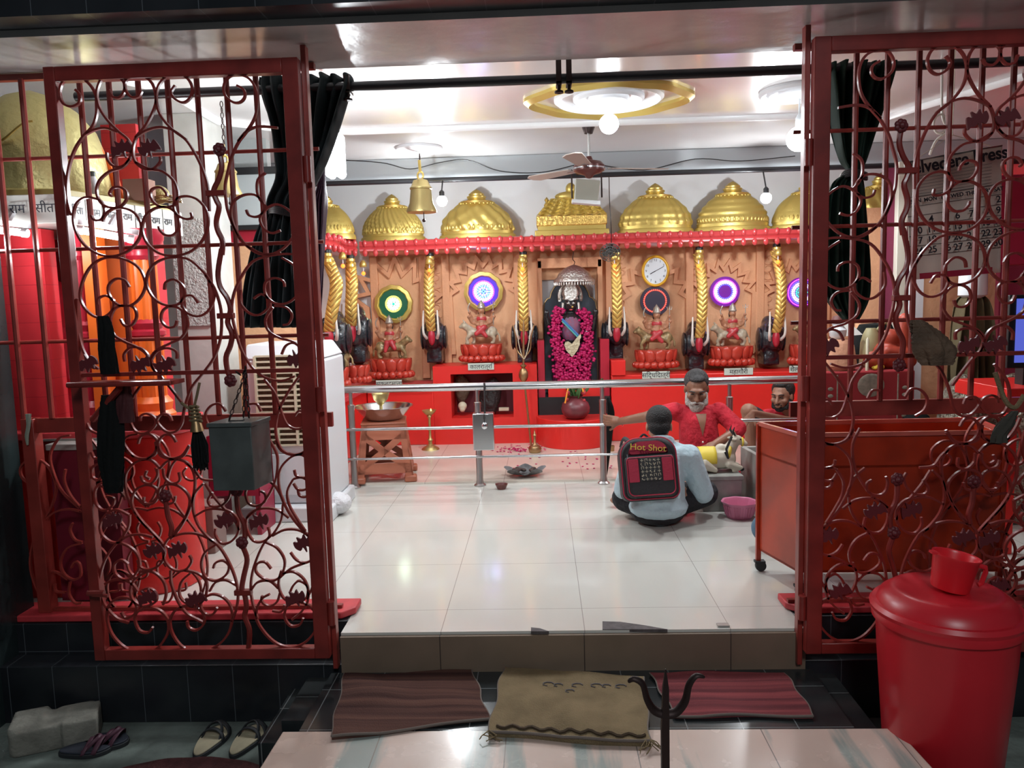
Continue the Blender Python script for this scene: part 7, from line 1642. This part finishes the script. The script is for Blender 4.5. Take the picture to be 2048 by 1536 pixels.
sandal('tan-soled black sandal, left one of the pair on the ground', 388, 1512, 452, 1448)
sandal('tan-soled black sandal, right one of the pair on the ground', 460, 1510, 526, 1446)
pl = mat('dark_slipper', (.03,.035,.05), .5); ps = mat('purple_strap', (.09,.03,.05), .5)
sandal('dark blue slipper with purple strap lying in front of the grey brick', 118, 1500, 225, 1490, 'dark slippers', pl, ps)
sandal('dark blue slipper overlapping its mate, nearer the wall behind it', 165, 1478, 258, 1478, 'dark slippers', pl, ps)
# brick
c = PF(118, 1478, -.40); Mx = Matrix.Translation((-2.08, 3.03, -.40)) @ Matrix.Rotation(R(24), 4, 'Z'); m = MB(); m.M = Mx
m.grid(lambda u, v: (-.16+.32*u, -.09+.18*v, .105+.012*sin(u*9)*cos(v*6)-.02*(u>.45 and u<.6 and v<.3)), 14, 8); m.b(-.16,.16,-.09,.09,0,.098)
m2 = MB(); m2.M = Mx; m2.b(-.15,.15,-.085,.085,0,.10); t = root('brick', 'broken grey stone block on the ground at the left', 'brick', (-2.08,3.03,-.40))
for i, (x, y) in enumerate(((-.07,0),(.07,.01),(.1,-.02),(-.1,.02))): m2.cb((x,y,.052),(.13,.17,.104+.008*i))
blob('block', m2, M['brick'], t, .010, 3)
# bucket
bx, by = P(1884,1300,2.72).x-.0, 2.70; zb = -.40; zr = P(1884,1225,2.70).z+.015; H = zr-zb
t = root('lidded_bucket', 'large red plastic bucket with a domed lid at the right front', 'bucket', (bx, by, zb))
part('body', MB().lathe([(0,0),(.176,0),(.184,.01),(.222,H*.78),(.228,H*.96),(.0,H*.96)], (bx,by,zb), 72, mod=lambda a, z: 1+.004*abs(sin(12*a))), M['bucket'], t)
part('rim', MB().lathe([(.226,H*.93),(.242,H*.94),(.246,H*.985),(.240,H*1.0),(.226,H)], (bx,by,zb), 64), M['bucket'], t)
part('lid', MB().lathe([(.246,-.01),(.250,.004),(.24,.018),(.226,.018),(.214,.045),(.182,.068),(.17,.072),(.14,.066),(.10,.064),(0,.062)], (bx,by,zr), 64), M['bucket'], t)
# mug on lid
mc = P(1893,1172,2.66); mc = Vector((bx+.012, by+.01, zr+.064)); Mx = Matrix.Translation(mc) @ Matrix.Rotation(R(10), 4, 'Y')
t = root('plastic_mug', 'red plastic mug standing on the bucket lid', 'mug', tuple(mc))
m = MB(); m.M = Mx; m.lathe([(0,.006),(.060,.006),(.063,.014),(.074,.118),(.079,.125),(.079,.13),(.072,.128),(.068,.12),(.058,.016),(0,.014)], (0,0,0), 40); m.prismz([(-.066,-.02),(-.092,-.012),(-.092,.012),(-.066,.02)], .122, .130); part('cup', m, M['mug'], t)
m = MB(); m.M = Mx; m.tube([(.07,0,.105),(.108,0,.10),(.112,0,.085),(.105,0,.04),(.094,0,.034)], .0085, 8); part('handle', m, M['mug'], t)
# marble chunk by bucket & tile flakes on threshold
thing('marble_offcut', MB().prismz([(1.70,2.66),(1.95,2.50),(2.10,2.62),(1.84,2.86)], -.40, -.375), M['marble_grey'], 'pale marble offcut on the ground right of the bucket', 'slab')
for lb, pts in (('broken dark chip at the threshold edge near the middle', [(1205,1258),(1205,1242),(1240,1243),(1290,1250),(1335,1258)]), ('small broken chip at the threshold edge left of the larger one', [(1062,1262),(1062,1254),(1080,1256),(1098,1262)])):
    pp = [PF(a_, b_, .004) for a_, b_ in pts]; thing('tile_chip', MB().prismz([(p_.x, p_.y) for p_ in pp], -.010, .003), mat('chip_grey', (.12,.10,.10), .8, var=.4, vs=30), lb, 'chip')
q = PF(1447, 1252, .004); thing('clear_tape', MB().cb((q.x, q.y+.01, .005), (.05,.03,.006)), mat('tape', (.35,.33,.31), .15), 'shiny scrap of tape on the threshold edge at the right', 'tape')
